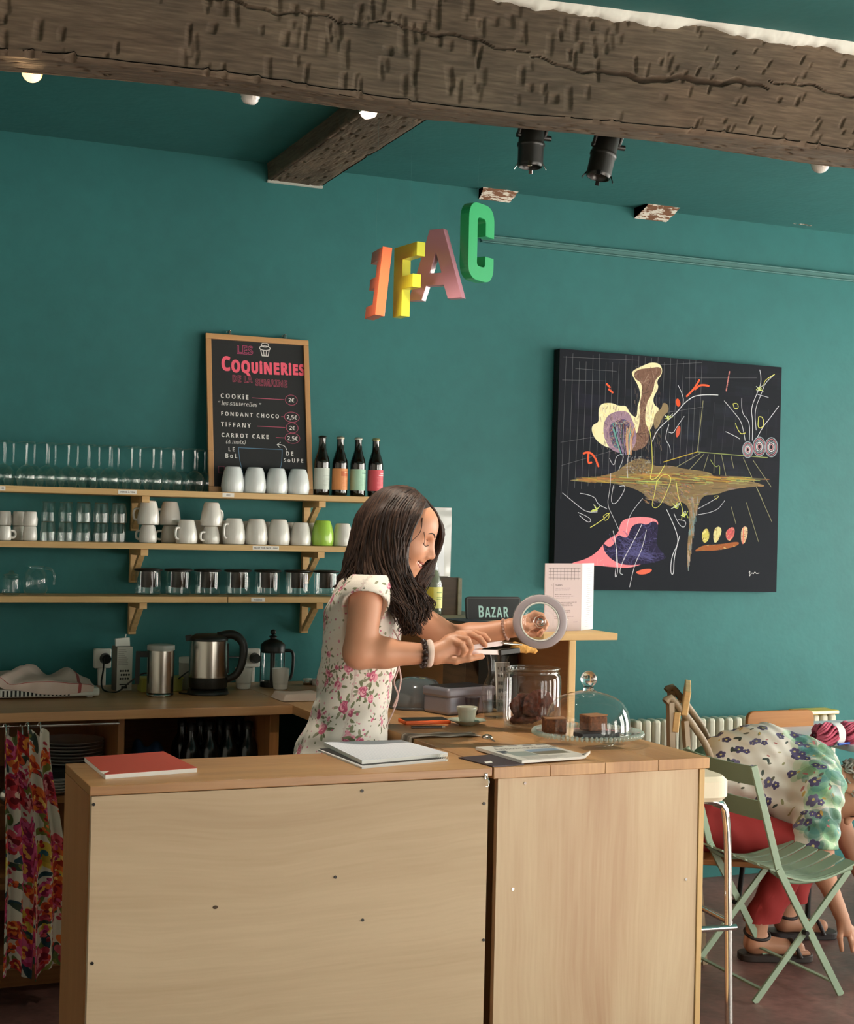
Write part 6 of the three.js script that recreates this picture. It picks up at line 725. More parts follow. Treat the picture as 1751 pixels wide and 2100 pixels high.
  // hands: chains of joints
  const chain = (list, r0, r1, k = 0.005) => list.slice(1).map((p, i) => [capsule(list[i], p, lerp(r0, r1, i / (list.length - 1)), lerp(r0, r1, (i + 1) / (list.length - 1))), k]);
  const HP = (...l) => l.map(([u, v, d]) => P(u, v, d));
  const R0 = P(892, 1341, 3.80), handR = blend([[capsule(R0, P(930, 1322, 3.82), 0.025, 0.027), 0], [capsule(R0, P(925, 1342, 3.82), 0.024, 0.022), 0.015], [capsule(P(925, 1318, 3.82), P(946, 1305, 3.83), 0.022, 0.014), 0.012],
    ...chain(HP([940, 1303, 3.84], [966, 1301, 3.835], [984, 1310, 3.825], [995, 1323, 3.82]), 0.0095, 0.0068), ...chain(HP([938, 1300, 3.86], [972, 1297, 3.855], [992, 1304, 3.85], [1002, 1313, 3.845]), 0.009, 0.0066), ...chain(HP([938, 1308, 3.81], [958, 1312, 3.79], [966, 1328, 3.785], [960, 1343, 3.79]), 0.0095, 0.007), ...chain(HP([932, 1316, 3.80], [947, 1322, 3.78], [953, 1333, 3.778], [949, 1342, 3.785]), 0.0088, 0.0065), ...chain(HP([908, 1350, 3.80], [935, 1354, 3.79], [962, 1350, 3.79], [988, 1346, 3.80]), 0.0125, 0.0075)]);
  { const [lo, hi] = bb(HP([885, 1341, 3.8], [1005, 1295, 3.88], [1005, 1360, 3.76]), 0.03); geos.push(surface(handR, lo, hi, 0.0026)); }
  const LC = P(1107, 1275, 4.02), lidN = EYE.clone().sub(LC).normalize(), knob = LC.clone().addScaledVector(lidN, -0.045);
  const L0 = wrL.clone(), K = (u, v, d) => P(u, v, d), handL = blend([[capsule(L0, K(1072, 1280, 4.08), 0.025, 0.024), 0], [capsule(L0, K(1070, 1292, 4.07), 0.022, 0.02), 0.012],
    ...chain([K(1078, 1268, 4.09), K(1096, 1258, 4.1), K(1110, 1262, 4.095), K(1116, 1272, 4.085)], 0.009, 0.007), ...chain([K(1080, 1278, 4.1), K(1100, 1272, 4.115), K(1116, 1274, 4.108), K(1121, 1281, 4.095)], 0.009, 0.007), ...chain([K(1078, 1287, 4.1), K(1098, 1288, 4.112), K(1113, 1290, 4.105), K(1117, 1288, 4.092)], 0.009, 0.007), ...chain([K(1074, 1296, 4.09), K(1092, 1301, 4.1), K(1106, 1301, 4.095), K(1111, 1295, 4.086)], 0.0085, 0.0065), ...chain([K(1066, 1282, 4.06), K(1084, 1286, 4.055), K(1098, 1282, 4.056)], 0.011, 0.008)]);
  { const [lo, hi] = bb([L0, K(1125, 1255, 4.13), K(1120, 1305, 4.04)], 0.03); geos.push(surface(handL, lo, hi, 0.003)); }
  // legs and shoes, hidden behind the counter
  { const hip = P(690, 1560, D), fl = (dx, dz) => V(hip.x + dx, 0, hip.z + dz), leg = (s) => { const k = fl(0.02, 0.08 * s), a = V(k.x, 0.85, k.z), b = V(k.x + 0.01, 0.46, k.z), c = V(k.x - 0.02, 0.09, k.z); return [[capsule(a, b, 0.075, 0.052), 0.02], [capsule(b, c, 0.05, 0.033), 0.02], [capsule(c, V(c.x + 0.13, 0.04, c.z), 0.034, 0.028), 0.02]]; }; const f = blend([...leg(1), ...leg(-1)]); geos.push(surface(f, [hip.x - 0.16, 0.001, hip.z - 0.2], [hip.x + 0.24, 0.95, hip.z + 0.2], 0.014)); }
  part('body', mergeGeometries(geos), M.skin, w1);
  // the dress
  const armR = capsule(P(748, 1258, 3.77), P(738, 1310, 3.76), 0.062, 0.062), armL = capsule(shL, elL, 0.062, 0.055), neckCut = capsule(P(786, 1176, D), P(800, 1120, D), 0.066, 0.08);
  const fold = (x, y, z) => { const r = row(y), a = Math.atan2((z - r.cz) * 1, x - r.cx), k = smooth(1.02, 0.85, y); return 0.004 * Math.sin(a * 14 + y * 6) * k + 0.002 * Math.sin(a * 5 + y * 40) + 0.0025 * Math.sin(y * 75 + a * 3) * smooth(0.0, 0.05, Math.abs(y - 1.2)); };
  const dressFn = (x, y, z) => { let d = loft(0.004)(x, y, z) + fold(x, y, z); d = smin(d, capsule(P(750, 1228, 3.80), P(768, 1186, 3.86), 0.064, 0.052)(x, y, z), 0.02); d = smin(d, capsule(shL, P(790, 1188, 4.03), 0.06, 0.052)(x, y, z), 0.02); d = -smin(-d, armR(x, y, z), 0.006); d = -smin(-d, armL(x, y, z), 0.006); d = -smin(-d, neckCut(x, y, z), 0.012); return Math.max(d, y - P(770, 1176).y, 0.5 - y); };
  { const [lo, hi] = bb([P(570, 1860), P(830, 1160), P(700, 1300, 3.72), P(700, 1300, 4.2)], 0.05); lo[1] = 0.48; const g = surface(dressFn, lo, hi, 0.0075); mapUV(g, (x, y, z) => { const r = row(y), a = Math.atan2((x - r.cx) * side.x + (z - r.cz) * side.z, -((x - r.cx) * depth.x + (z - r.cz) * depth.z)); return [a * 0.15 / 0.5, y / 0.5]; }); 
    part('dress', g, mat(0xffffff, 0.85, { map: T.roses, bumpMap: rep(T.weave, 2, 2), bumpScale: 0.0004, sheen: 0.2 }), w1); }
  part('dress_tie', [tube([P(806, 1290, 3.83), P(820, 1320, 3.82), P(818, 1366, 3.81), P(808, 1400, 3.82), P(816, 1425, 3.83), P(808, 1455, 3.84), P(792, 1490, 3.84)], 0.0022, 40, 6), tube([P(818, 1366, 3.81), P(822, 1395, 3.82), P(814, 1430, 3.83), P(806, 1450, 3.83)], 0.002, 24, 6)], mat(0xe0bdb6, 0.8), w1);
  // face details
  const onFace = (u, sd, off = 0) => { let a = 0.0, b = 0.13; for (let i = 0; i < 22; i++) { const m = (a + b) / 2, p = H(m, u, sd); if (headFn(p.x, p.y, p.z) < 0) a = m; else b = m; } return H(a + off, u, sd); };
  const lash = mat(0x241a16, 0.8), lip = mat(0xa4564e, 0.45); for (const s of [1, -1]) { part('eyelashes', taperTube([[0.0, 0.017], [-0.0035, 0.024], [-0.0045, 0.031], [-0.003, 0.038], [0.001, 0.044]].map(([u, q]) => onFace(u, s * q, 0.0006)), 0.0009, 0.0013, 16, 6), lash, w1); part('eyelid_crease', taperTube([[0.011, 0.02], [0.0125, 0.03], [0.01, 0.042]].map(([u, q]) => onFace(u, s * q, 0.0)), 0.0007, 0.0007, 12, 5), mat(0x7c4c3a, 0.7), w1); part('eyebrow', taperTube([[0.026, 0.012], [0.032, 0.024], [0.033, 0.036], [0.028, 0.047]].map(([u, q]) => onFace(u, s * q, 0)), 0.0026, 0.0012, 14, 6), lash, w1); }
  const mouth = (u0, k, n = 0.03, off = 0) => [-1, -0.75, -0.4, 0, 0.4, 0.75, 1].map((t) => onFace(u0 + k * t * t, n * t, off));
  part('teeth', tube(mouth(-0.0565, 0.0065, 0.025, -0.003), 0.0036, 24, 8), mat(0xe9e2d6, 0.25), w1);
  const half = (u0, k, s, n = 0.03) => taperTube([0, 0.3, 0.6, 0.85, 1].map((t) => onFace(u0 + k * t * t, n * t * s, -0.0008)), 0.0034, 0.0008, 14, 8);
  part('lips', [half(-0.0508, 0.0035, 1), half(-0.0508, 0.0035, -1), half(-0.0628, 0.0135, 1), half(-0.0628, 0.0135, -1)], lip, w1);
  for (const s of [1, -1]) part('nostril', new THREE.SphereGeometry(0.0026, 8, 6).translate(...H(0.094, -0.0355, s * 0.0075).toArray()), mat(0x5a2c22, 0.8), w1);
  // hair: a soft mass with wavy locks laid over it
  const hm = mat(0x2a1c17, 0.7);
  const Q = (l) => l.map(([u, v, d]) => P(u, v, d));
  const guides = [Q([[868, 1034, 3.915], [862, 1056, 3.876], [848, 1082, 3.864], [837, 1112, 3.861], [830, 1145, 3.861], [838, 1185, 3.862], [860, 1212, 3.866], [876, 1238, 3.875], [866, 1262, 3.88]]), Q([[858, 1023, 3.93], [846, 1046, 3.872], [832, 1080, 3.856], [824, 1112, 3.852], [822, 1150, 3.85], [832, 1190, 3.848], [856, 1222, 3.85], [866, 1250, 3.855], [852, 1282, 3.855]]), Q([[846, 1017, 3.945], [816, 1042, 3.866], [806, 1085, 3.848], [808, 1130, 3.842], [816, 1172, 3.838], [840, 1215, 3.838], [852, 1255, 3.84], [846, 1302, 3.845]]), Q([[832, 1015, 3.955], [786, 1040, 3.872], [770, 1090, 3.85], [774, 1140, 3.838], [794, 1185, 3.822], [812, 1225, 3.815], [834, 1262, 3.818], [840, 1298, 3.825]]), Q([[818, 1016, 3.965], [764, 1044, 3.9], [748, 1090, 3.87], [744, 1135, 3.852], [750, 1170, 3.83], [772, 1205, 3.802], [802, 1238, 3.802], [822, 1270, 3.81]]), Q([[810, 1018, 3.97], [752, 1045, 3.935], [738, 1090, 3.905], [730, 1130, 3.885], [722, 1162, 3.868], [724, 1188, 3.846], [744, 1204, 3.815]]), Q([[806, 1019, 3.98], [747, 1047, 3.965], [733, 1090, 3.955], [725, 1132, 3.94], [711, 1164, 3.925], [703, 1188, 3.915], [706, 1202, 3.905]]), Q([[806, 1020, 4.0], [752, 1046, 4.02], [738, 1090, 4.02], [730, 1135, 4.0], [718, 1165, 3.98], [706, 1192, 3.97], [700, 1205, 3.96]])];
  const farG = [Q([[852, 1018, 3.97], [888, 1042, 3.97], [903, 1075, 3.99], [905, 1105, 4.01], [890, 1140, 4.03], [866, 1178, 4.03], [862, 1210, 4.02], [876, 1235, 4.0]]), Q([[850, 1018, 3.98], [882, 1036, 3.99], [900, 1066, 4.02], [909, 1092, 4.03], [897, 1130, 4.05], [878, 1165, 4.05], [850, 1195, 4.04], [850, 1240, 4.02]]), Q([[846, 1017, 3.98], [862, 1036, 4.03], [880, 1080, 4.06], [880, 1130, 4.07], [860, 1180, 4.06], [836, 1215, 4.04], [836, 1260, 4.02]])];
  const mass = blend([[ellipsoid(H(-0.016, 0.034, 0), 0.09, 0.084, 0.08, F, U, S), 0], [capsule(P(778, 1085, 3.95), P(752, 1160, 3.94), 0.068, 0.058), 0.03], [capsule(P(752, 1160, 3.94), P(728, 1186, 3.94), 0.05, 0.03), 0.03], [capsule(P(800, 1095, 3.90), P(806, 1180, 3.89), 0.034, 0.04), 0.03], [capsule(P(806, 1180, 3.885), P(834, 1240, 3.87), 0.038, 0.024), 0.03], [capsule(P(834, 1240, 3.87), P(846, 1280, 3.86), 0.024, 0.008), 0.02], [capsule(P(864, 1046, 4.0), P(889, 1086, 4.04), 0.02, 0.021), 0.02], [capsule(P(889, 1086, 4.04), P(860, 1185, 4.06), 0.021, 0.032), 0.02], [capsule(P(854, 1190, 4.05), P(846, 1235, 4.03), 0.034, 0.024), 0.03], [HE(0.088, -0.02, 0.03, 0.05, 0.08, 0.05), 0.01, 'cut']]);
  let hg; { const [lo, hi] = bb([P(690, 1010, 3.8), P(915, 1310, 3.75), P(800, 1100, 4.12)], 0.03); hg = surface((x, y, z) => mass(x, y, z) + 0.002 * Math.sin(x * 70 + y * 50 + z * 40) * Math.sin(y * 38 + x * 20), lo, hi, 0.006); }
  const hair = part('hair', hg, hm, w1);
  const tones = [0x2e1f19, 0x3d2a21, 0x271a16, 0x4a3428].map((c) => mat(c, 0.55, { specularIntensity: 0.6 })), buckets = [[], [], [], []]; seed = 88;
  const lock = (set, n, spread, r) => { for (let i = 0; i < n; i++) { const g = rnd() * (set.length - 1), k = Math.min(Math.floor(g), set.length - 2), t = g - k, A = set[k], B = set[k + 1], m = Math.min(A.length, B.length), ph = Math.floor(rnd() * 14) * 0.9, cut = m - (rnd() < 0.35 ? 1 : 0), pts = []; for (let j = 0; j < cut; j++) { const p = A[j].clone().lerp(B[j], t), w = j / m; p.addScaledVector(camRight, (Math.sin(j * 1.7 + ph) * 0.016 * Math.min(1, w * 1.3) + rr(-1, 1) * 0.004) * w * spread).addScaledVector(camUp, rr(-1, 1) * 0.004 * w).addScaledVector(camAhead, (rr(-1, 0.6) * 0.008 + Math.cos(j * 1.9 + ph) * 0.006) * (0.3 + w)); pts.push(p); } const cv = new THREE.CatmullRomCurve3(pts, false, 'centripetal').getPoints(16), e = 0.002; for (const p of cv) for (let it = 0; it < 3; it++) { const d = mass(p.x, p.y, p.z); if (d > 0.0015) break; const n = V(mass(p.x + e, p.y, p.z) - d, mass(p.x, p.y + e, p.z) - d, mass(p.x, p.y, p.z + e) - d).normalize(); p.addScaledVector(n, 0.0015 - d + 0.002 * rnd()); } buckets[i % 4].push(taperTube(cv, rr(0.6, 1.25) * r, 0.0009, 24, 4, 2)); } };
  lock(guides, 1000, 1.7, 0.0032); lock(farG, 260, 1.2, 0.003);
  for (const pts of [Q([[866, 1062, 3.885], [862, 1090, 3.872], [846, 1108, 3.866], [833, 1118, 3.866]]), Q([[874, 1066, 3.9], [869, 1085, 3.888], [871, 1105, 3.885], [869, 1118, 3.886]]), Q([[832, 1130, 3.865], [836, 1140, 3.868], [842, 1147, 3.875]]), Q([[845, 1275, 3.84], [856, 1296, 3.83], [846, 1306, 3.835], [838, 1296, 3.84]])]) buckets[0].push(taperTube(pts, 0.0013, 0.0006, 18, 5));
  buckets.forEach((b, i) => part('hair_locks', b, tones[i], hair));
  // wristbands
  const dirR = wrR.clone().sub(elR).normalize(), ring = (c, dir, r, rr2, m, name, n, size) => { const q = new THREE.Quaternion().setFromUnitVectors(V(0, 0, 1), dir); if (!n) return part(name, new THREE.TorusGeometry(r, rr2, 10, 28).applyQuaternion(q).translate(c.x, c.y, c.z), m, w1); const l = []; for (let k = 0; k < n; k++) { const a = k / n * 6.2832; l.push(new THREE.SphereGeometry(size, 8, 6).translate(r * Math.cos(a), r * Math.sin(a), 0).applyQuaternion(q).translate(c.x, c.y, c.z)); } return part(name, l, m, w1); };
  ring(P(868, 1341, 3.795), dirR, 0.031, 0.0065, mat(0x2e1a14, 0.4), 'dark_bead_bracelet', 13, 0.0078).userData.label = 'dark brown bead bracelet'; ring(P(880, 1340, 3.8), dirR, 0.0275, 0.009, mat(0xe6cfc2, 0.95), 'hair_scrunchie').userData.label = 'pale pink fluffy hair tie worn on the wrist';
  ring(P(1036, 1291, 4.06), wrL.clone().sub(elL).normalize(), 0.0275, 0, mat(0xb48c7c, 0.3), 'bead_bracelet', 20, 0.0042);
  // ---- what she holds
  const lid = thing('jar_lid', 'round glass jar lid with a frosted seal held up in the left hand', 'lid', LC); lid.quaternion.setFromUnitVectors(V(0, 1, 0), lidN);
  part('glass_disc', lathe([[0.001, -0.008], [0.03, -0.008], [0.046, -0.006], [0.05, 0.004], [0.052, 0.012]], 48), M.glass, lid); part('seal_ring', lathe([[0.052, 0.0], [0.052, 0.013], [0.056, 0.015], [0.07, 0.012], [0.0735, 0.008], [0.0735, 0.004], [0.07, 0.002], [0.052, 0.0]], 56), mat(0xc4b8bc, 0.4, { transmission: 0.35, thickness: 0 }), lid); part('glass_edge', lathe([[0.05, -0.004], [0.0745, -0.001], [0.0755, 0.003], [0.0735, 0.004]], 56), M.glassTint, lid); part('inner_rim', new THREE.TorusGeometry(0.051, 0.0022, 8, 48).rotateX(Math.PI / 2).translate(0, 0.014, 0), mat(0xdcdcd4, 0.3), lid); part('knob', [lathe([[0.001, -0.008], [0.01, -0.008], [0.009, -0.02], [0.001, -0.02]], 20), new THREE.SphereGeometry(0.018, 24, 16).translate(0, -0.033, 0)], M.solidGlass, lid);
  const tg = thing('serving_tongs', 'steel serving tongs with a dark hinge held in the right hand', 'tongs', [0, 0, 0]), pink = mat(0xe8d4d2, 0.22, { metalness: 0.6 }), upv = camUp;
  const TP = (u, v, d = 3.815) => P(u, v, d);
  part('upper_arm', bar(TP(940, 1331), TP(1030, 1319, 3.84), 0.013, 0.002, camAhead), pink, tg); part('lower_arm', bar(TP(940, 1336), TP(1025, 1338, 3.84), 0.013, 0.002, camAhead), pink, tg); part('hinge', [rod(TP(932, 1334), TP(956, 1330), 0.0085, 0.009), new THREE.SphereGeometry(0.0095, 14, 10).translate(...TP(935, 1334).toArray())], M.black, tg);
  part('upper_blade', bar(TP(1027, 1318, 3.84), TP(1066, 1321, 3.86), 0.004, 0.034, camAhead), M.steel, tg); part('lower_blade', bar(TP(1022, 1338, 3.84), TP(1062, 1333, 3.86), 0.014, 0.03, camAhead), M.black, tg); 
  const ck = P(1076, 1331, 3.87), ck0 = P(1056, 1326, 3.86), ck1 = P(1096, 1335, 3.88), cf = blend([[capsule(ck0, ck1, 0.0085, 0.0075), 0], [capsule(ck0, ck, 0.011, 0.01), 0.01]]), m = solo('cookie_piece', surface((x, y, z) => cf(x, y, z) + 0.004 * (fbm(x * 3 % 1, y * 3 % 1, 60, 60, 2, 5) - 0.5), [ck.x - 0.06, ck.y - 0.03, ck.z - 0.05], [ck.x + 0.06, ck.y + 0.03, ck.z + 0.05], 0.0025), mat(0xd09a50, 0.9), 'golden piece of cookie held in the tongs', 'cookie');
}
// ---------------------------------------------------------------- right side: stool, chairs, table, radiator, bending woman
{ // bar stool
  const c = V(2.365, 0, 1.66), t = thing('bar_stool', 'bar stool with a cream seat and chrome tube legs beside the narrow counter', 'stool', c), sh = 0.8;
  part('seat', extrude(roundRect(0.36, 0.36, 0.05), 0.045, 0.014, [], 8).rotateX(-Math.PI / 2).translate(0, sh - 0.062, 0), mat(0xe6dcc4, 0.55), t);
  const L = 0.185; for (const [sx, sz] of [[1, 1], [1, -1], [-1, 1], [-1, -1]]) part('leg', tube([V(sx * 0.05, sh - 0.075, sz * L * 0.72), V(sx * (L - 0.06), sh - 0.075, sz * L * 0.85), V(sx * (L - 0.012), sh - 0.09, sz * L * 0.88), V(sx * L, sh - 0.14, sz * L * 0.9), V(sx * (L + 0.006), 0.4, sz * L * 0.95), V(sx * (L + 0.012), 0.0, sz * L)], 0.0115, 40, 12), M.chrome, t);
  for (const s of [1, -1]) part('footrest_bar', rod(V(s * (L + 0.008), 0.37, -L), V(s * (L + 0.008), 0.37, L), 0.009), M.chrome, t); part('footrest_bar', rod(V(-L - 0.01, 0.355, L * 0.98), V(L + 0.03, 0.355, L * 0.98), 0.0095), M.chrome, t); part('footrest_bar', rod(V(-L - 0.01, 0.355, -L * 0.98), V(L + 0.01, 0.355, -L * 0.98), 0.0095), M.chrome, t);
  t.rotation.y = -0.1;
}
const sage = mat(0x8fa38c, 0.5), sageD = mat(0x7d9079, 0.5);
{ // folding chair
  const t = thing('folding_chair', 'sage green metal folding chair with a slatted seat', 'chair', [2.87, 0, 1.545]); t.rotation.y = -0.03; const w = 0.41, s2 = (p, z) => V(p[0], p[1], z);
  const top = [-0.03, 0.765], bend = [0.072, 0.43], footA = [0.325, 0.0], footB = [0, 0.0], topB = [0.36, 0.405];
  for (const z of [0, -w]) {
    part('leg', [bar(s2(top, z), s2(bend, z), 0.024, 0.01), bar(s2(bend, z), s2(footA, z), 0.024, 0.01)], sage, t); const zi = z ? z + 0.016 : z - 0.016; part('leg', bar(s2(topB, zi), s2(footB, zi), 0.022, 0.009), sage, t);
    part('pivot', rod(V(0.182, 0.215, z + 0.01), V(0.182, 0.215, z - 0.012), 0.008), M.darkMetal, t);
    part('seat_rail', tube([V(0.05, 0.425, zi), V(0.12, 0.385, zi), V(0.22, 0.38, zi), V(0.37, 0.412, zi)], 0.008, 16, 6), sageD, t);
  }
  for (const f of [0.02, 0.1]) part('stretcher', rod(V(footA[0] - 0.02 - f * 0.1, 0.035, 0), V(footA[0] - 0.02 - f * 0.1, 0.035, -w), 0.007), sageD, t), t.children.pop(); part('stretcher', bar(V(0.285, 0.05, 0), V(0.285, 0.05, -w), 0.016, 0.006, V(0, 1, 0)), sageD, t); part('stretcher', bar(V(0.03, 0.04, -0.02), V(0.03, 0.04, -w + 0.02), 0.016, 0.006, V(0, 1, 0)), sageD, t);
  for (let k = 0; k < 6; k++) { const z = -0.03 - k * 0.07, n = 14, g = new THREE.BoxGeometry(1, 0.006, 0.056, n, 1, 1), p = g.attributes.position; for (let i = 0; i < p.count; i++) { const s = p.getX(i) + 0.5; p.setXYZ(i, lerp(0.04, 0.38, s), p.getY(i) + 0.432 - 0.05 * Math.sin(s * 3.1) + 0.0 * s, p.getZ(i) + z); } g.computeVertexNormals(); part('seat_slat', g, sage, t); }
  for (const [y0, y1, x] of [[0.7, 0.765, -0.022], [0.585, 0.65, 0.02]]) { const g = new THREE.BoxGeometry(0.008, y1 - y0, w, 1, 1, 12), p = g.attributes.position; for (let i = 0; i < p.count; i++) { const q = p.getZ(i) / (w / 2); p.setXYZ(i, p.getX(i) + x - 0.03 * (1 - q * q) - (p.getY(i)) * 0.35, p.getY(i) + (y0 + y1) / 2, p.getZ(i) - w / 2); } g.computeVertexNormals(); part('back_slat', g, sageD, t); }
}
{ // radiator
  const a = onZ(1300, 1480, 0.1), b = onZ(1712, 1466, 0.1), t = thing('radiator', 'long cream panel radiator on the wall', 'radiator', [a.x, 0, 0]), W = b.x - a.x, cream = mat(0xd8d4c0, 0.45); let k = 0; for (let x = 0; x < W - 0.02; x += 0.046, k++) part('column', box(0.04, 0.57, 0.075, 0.014, 3).translate(x + 0.023, 0.425, 0.065), cream, t); part('header_pipe', [rod(V(0, 0.68, 0.05), V(W, 0.68, 0.05), 0.014), rod(V(0, 0.17, 0.05), V(W, 0.17, 0.05), 0.014), span(0.1, 0.13, 0.2, 0.6, 0.001, 0.03), span(W - 0.13, W - 0.1, 0.2, 0.6, 0.001, 0.03)], cream, t); part('foot', [span(0.15, 0.17, 0, 0.16, 0.04, 0.08), span(W - 0.17, W - 0.15, 0, 0.16, 0.04, 0.08)], cream, t); for (const c of t.children) if (c.name === 'column') c.position.y = 0.003;
  const bk = thing('yellow_book', 'yellow book lying on the end of the radiator', 'book', [b.x - 0.09, 0.714, 0.065]); part('cover', box(0.2, 0.018, 0.1, 0.002).translate(0, 0.009, 0), mat(0xd9bd4e, 0.5), bk); part('pages', box(0.196, 0.012, 0.098, 0.001).translate(0.003, 0.009, 0.002), M.paper, bk);
}
{ // the wooden folding chair the bending woman sits on, its back seen from the side
  const z = 1.06, P = (u, v, zz = z) => onZ(u, v, zz), t = thing('wooden_chair', 'brown wooden folding chair with slatted back under the bending person', 'chair'), W = 0.38; const br = mat(0x8a755a, 0.5);
  const sight = ray(1400, 1460).setY(0).normalize(), off = sight.clone().multiplyScalar(W), q = new THREE.Quaternion().setFromUnitVectors(V(0, 0, -1), sight), fwd = V(-sight.z, 0, sight.x);
  const foot = P(1392, 1560).setY(0);
  for (const s of [0, 1]) { const A = (u, v) => P(u, v).addScaledVector(off, s), o = off.clone().multiplyScalar(s); part('back_rail', [taperTube([A(1364, 1440), A(1372, 1431), A(1398, 1458), A(1424, 1492), A(1446, 1526), A(1462, 1570), A(1470, 1640)], 0.014, 0.012, 34, 8)], br, t); part('rear_leg', bar(A(1374, 1440), foot.clone().add(o), 0.022, 0.024), br, t); part('front_leg', bar(A(1404, 1478), foot.clone().add(o).addScaledVector(fwd, 0.1), 0.02, 0.022), br, t); }
  for (const [u, v, h, tilt] of [[1407, 1441, 0.085, -0.14], [1387, 1480, 0.07, -0.1]]) { const a = P(u, v).addScaledVector(off, 0.5); part('back_slat', metreUV(box(0.022, h, W + 0.05, 0.004)).rotateZ(tilt).applyQuaternion(q).translate(a.x, a.y, a.z), M.pine, t); }
  const sa = foot.clone().addScaledVector(off, 0.5).addScaledVector(fwd, 0.2); part('seat', metreUV(box(0.38, 0.02, W - 0.04, 0.004)).applyQuaternion(q).translate(sa.x, 0.352, sa.z), M.oak, t);
}
{ // plywood chair
  const z = 0.55, a = onZ(1530, 1460, z), b = onZ(1664, 1460, z), t = thing('plywood_chair', 'school chair with a rounded plywood back and steel legs', 'chair', [(a.x + b.x) / 2, 0, z]), W = b.x - a.x; part('backrest', metreUV(extrude(roundRect(W, 0.19, 0.035), 0.012, 0.003, [], 8).translate(0, a.y - 0.095, 0)), mat(0xd8a877, 0.4, { map: T.pine }), t); part('seat', metreUV(extrude(roundRect(W + 0.03, 0.36, 0.05), 0.012, 0.003, [], 8).rotateX(-Math.PI / 2).translate(0, 0.44, 0.2)), mat(0xd8a877, 0.4, { map: T.pine }), t);
  for (const s of [-1, 1]) { part('leg', [tube([V(s * W * 0.42, a.y - 0.1, -0.008), V(s * W * 0.42, 0.46, 0.0), V(s * W * 0.46, 0, -0.05)], 0.0105, 20, 8)], M.darkMetal, t); part('leg', tube([V(s * W * 0.42, 0.434, 0.05), V(s * W * 0.42, 0.434, 0.34), V(s * W * 0.46, 0, 0.4)], 0.0105, 20, 8), M.darkMetal, t); }
}
{ // table with yarn
  const y = 0.735, t = thing('white_table', 'white table top on steel legs with yarn on it', 'table', [4.02, 0, 0.78]); part('table_top', box(0.8, 0.025, 0.7, 0.004).translate(0, y - 0.0125, 0), mat(0xd9dbe0, 0.4), t); for (const [sx, sz] of [[1, 1], [1, -1], [-1, 1], [-1, -1]]) part('leg', rod(V(sx * 0.34, 0, sz * 0.3), V(sx * 0.34, y - 0.025, sz * 0.3), 0.013), M.chrome, t);
  const yarn = (u, v, label, turn, r) => { const p = onZ(u, v, 1.02), k = thing('yarn_skein', label, 'yarn', [p.x, y + r * 0.86, 1.02], turn); const strands = []; seed = 5 + u; for (let i = 0; i < 34; i++) { const a = rnd() * 6.28, q = r * rr(0.82, 1); strands.push(tube([V(-0.05, Math.sin(a) * q * 0.35, Math.cos(a) * q * 0.35), V(-0.028, Math.sin(a + 0.35) * q, Math.cos(a + 0.35) * q), V(0.0, Math.sin(a + 0.8) * q * 1.02, Math.cos(a + 0.8) * q * 1.02), V(0.028, Math.sin(a + 1.2) * q, Math.cos(a + 1.2) * q), V(0.05, Math.sin(a + 1.6) * q * 0.35, Math.cos(a + 1.6) * q * 0.35)], 0.0055, 14, 5)); } part('strands', strands, mat(0xc0566e, 0.95), k); part('core', new THREE.SphereGeometry(r * 0.85, 16, 12).scale(1.2, 1, 1), mat(0xa8455c, 0.95), k); return k; };
  const y1 = yarn(1692, 1488, 'pink yarn skein with a white paper band nearer the yellow book', 0.1, 0.042); part('paper_band', new THREE.CylinderGeometry(0.0445, 0.0445, 0.034, 24, 1, true).rotateZ(Math.PI / 2).translate(0.045, 0, 0), mat(0xe6e2e2, 0.7, { side: THREE.DoubleSide }), y1);
  yarn(1744, 1500, 'pink yarn skein at the table edge', -0.2, 0.042);
  const bc = onZ(1742, 1538, 1.08), bl = thing('blue_pen', 'blue pen at the edge of the white table', 'pen', [bc.x, y + 0.005, 1.05], 0.3); part('barrel', rod(V(-0.04, 0, 0), V(0.06, 0, 0), 0.0045), mat(0x2a5ab8, 0.4), bl); part('clip', box(0.03, 0.002, 0.003, 0.0005).translate(0.04, 0.005, 0), M.chrome, bl);
}
{ // turquoise chair beyond the bending woman
  const t = thing('turquoise_chair', 'turquoise plastic chair with steel legs behind the bending woman', 'chair', [4.0, 0, 0.95]); part('back_shell', extrude(roundRect(0.4, 0.34, 0.07), 0.012, 0.004, [], 8).translate(0, 0.56, 0), mat(0x2a8f9c, 0.4), t); part('seat_shell', extrude(roundRect(0.4, 0.4, 0.07), 0.012, 0.004, [], 8).rotateX(-Math.PI / 2).translate(0, 0.43, 0.2), mat(0x2a8f9c, 0.4), t); for (const [sx, sz] of [[1, 0], [-1, 0], [1, 1], [-1, 1]]) part('leg', rod(V(sx * 0.15, 0.43, 0.04 + sz * 0.3), V(sx * 0.19, 0, sz * 0.4), 0.01), M.chrome, t);
}
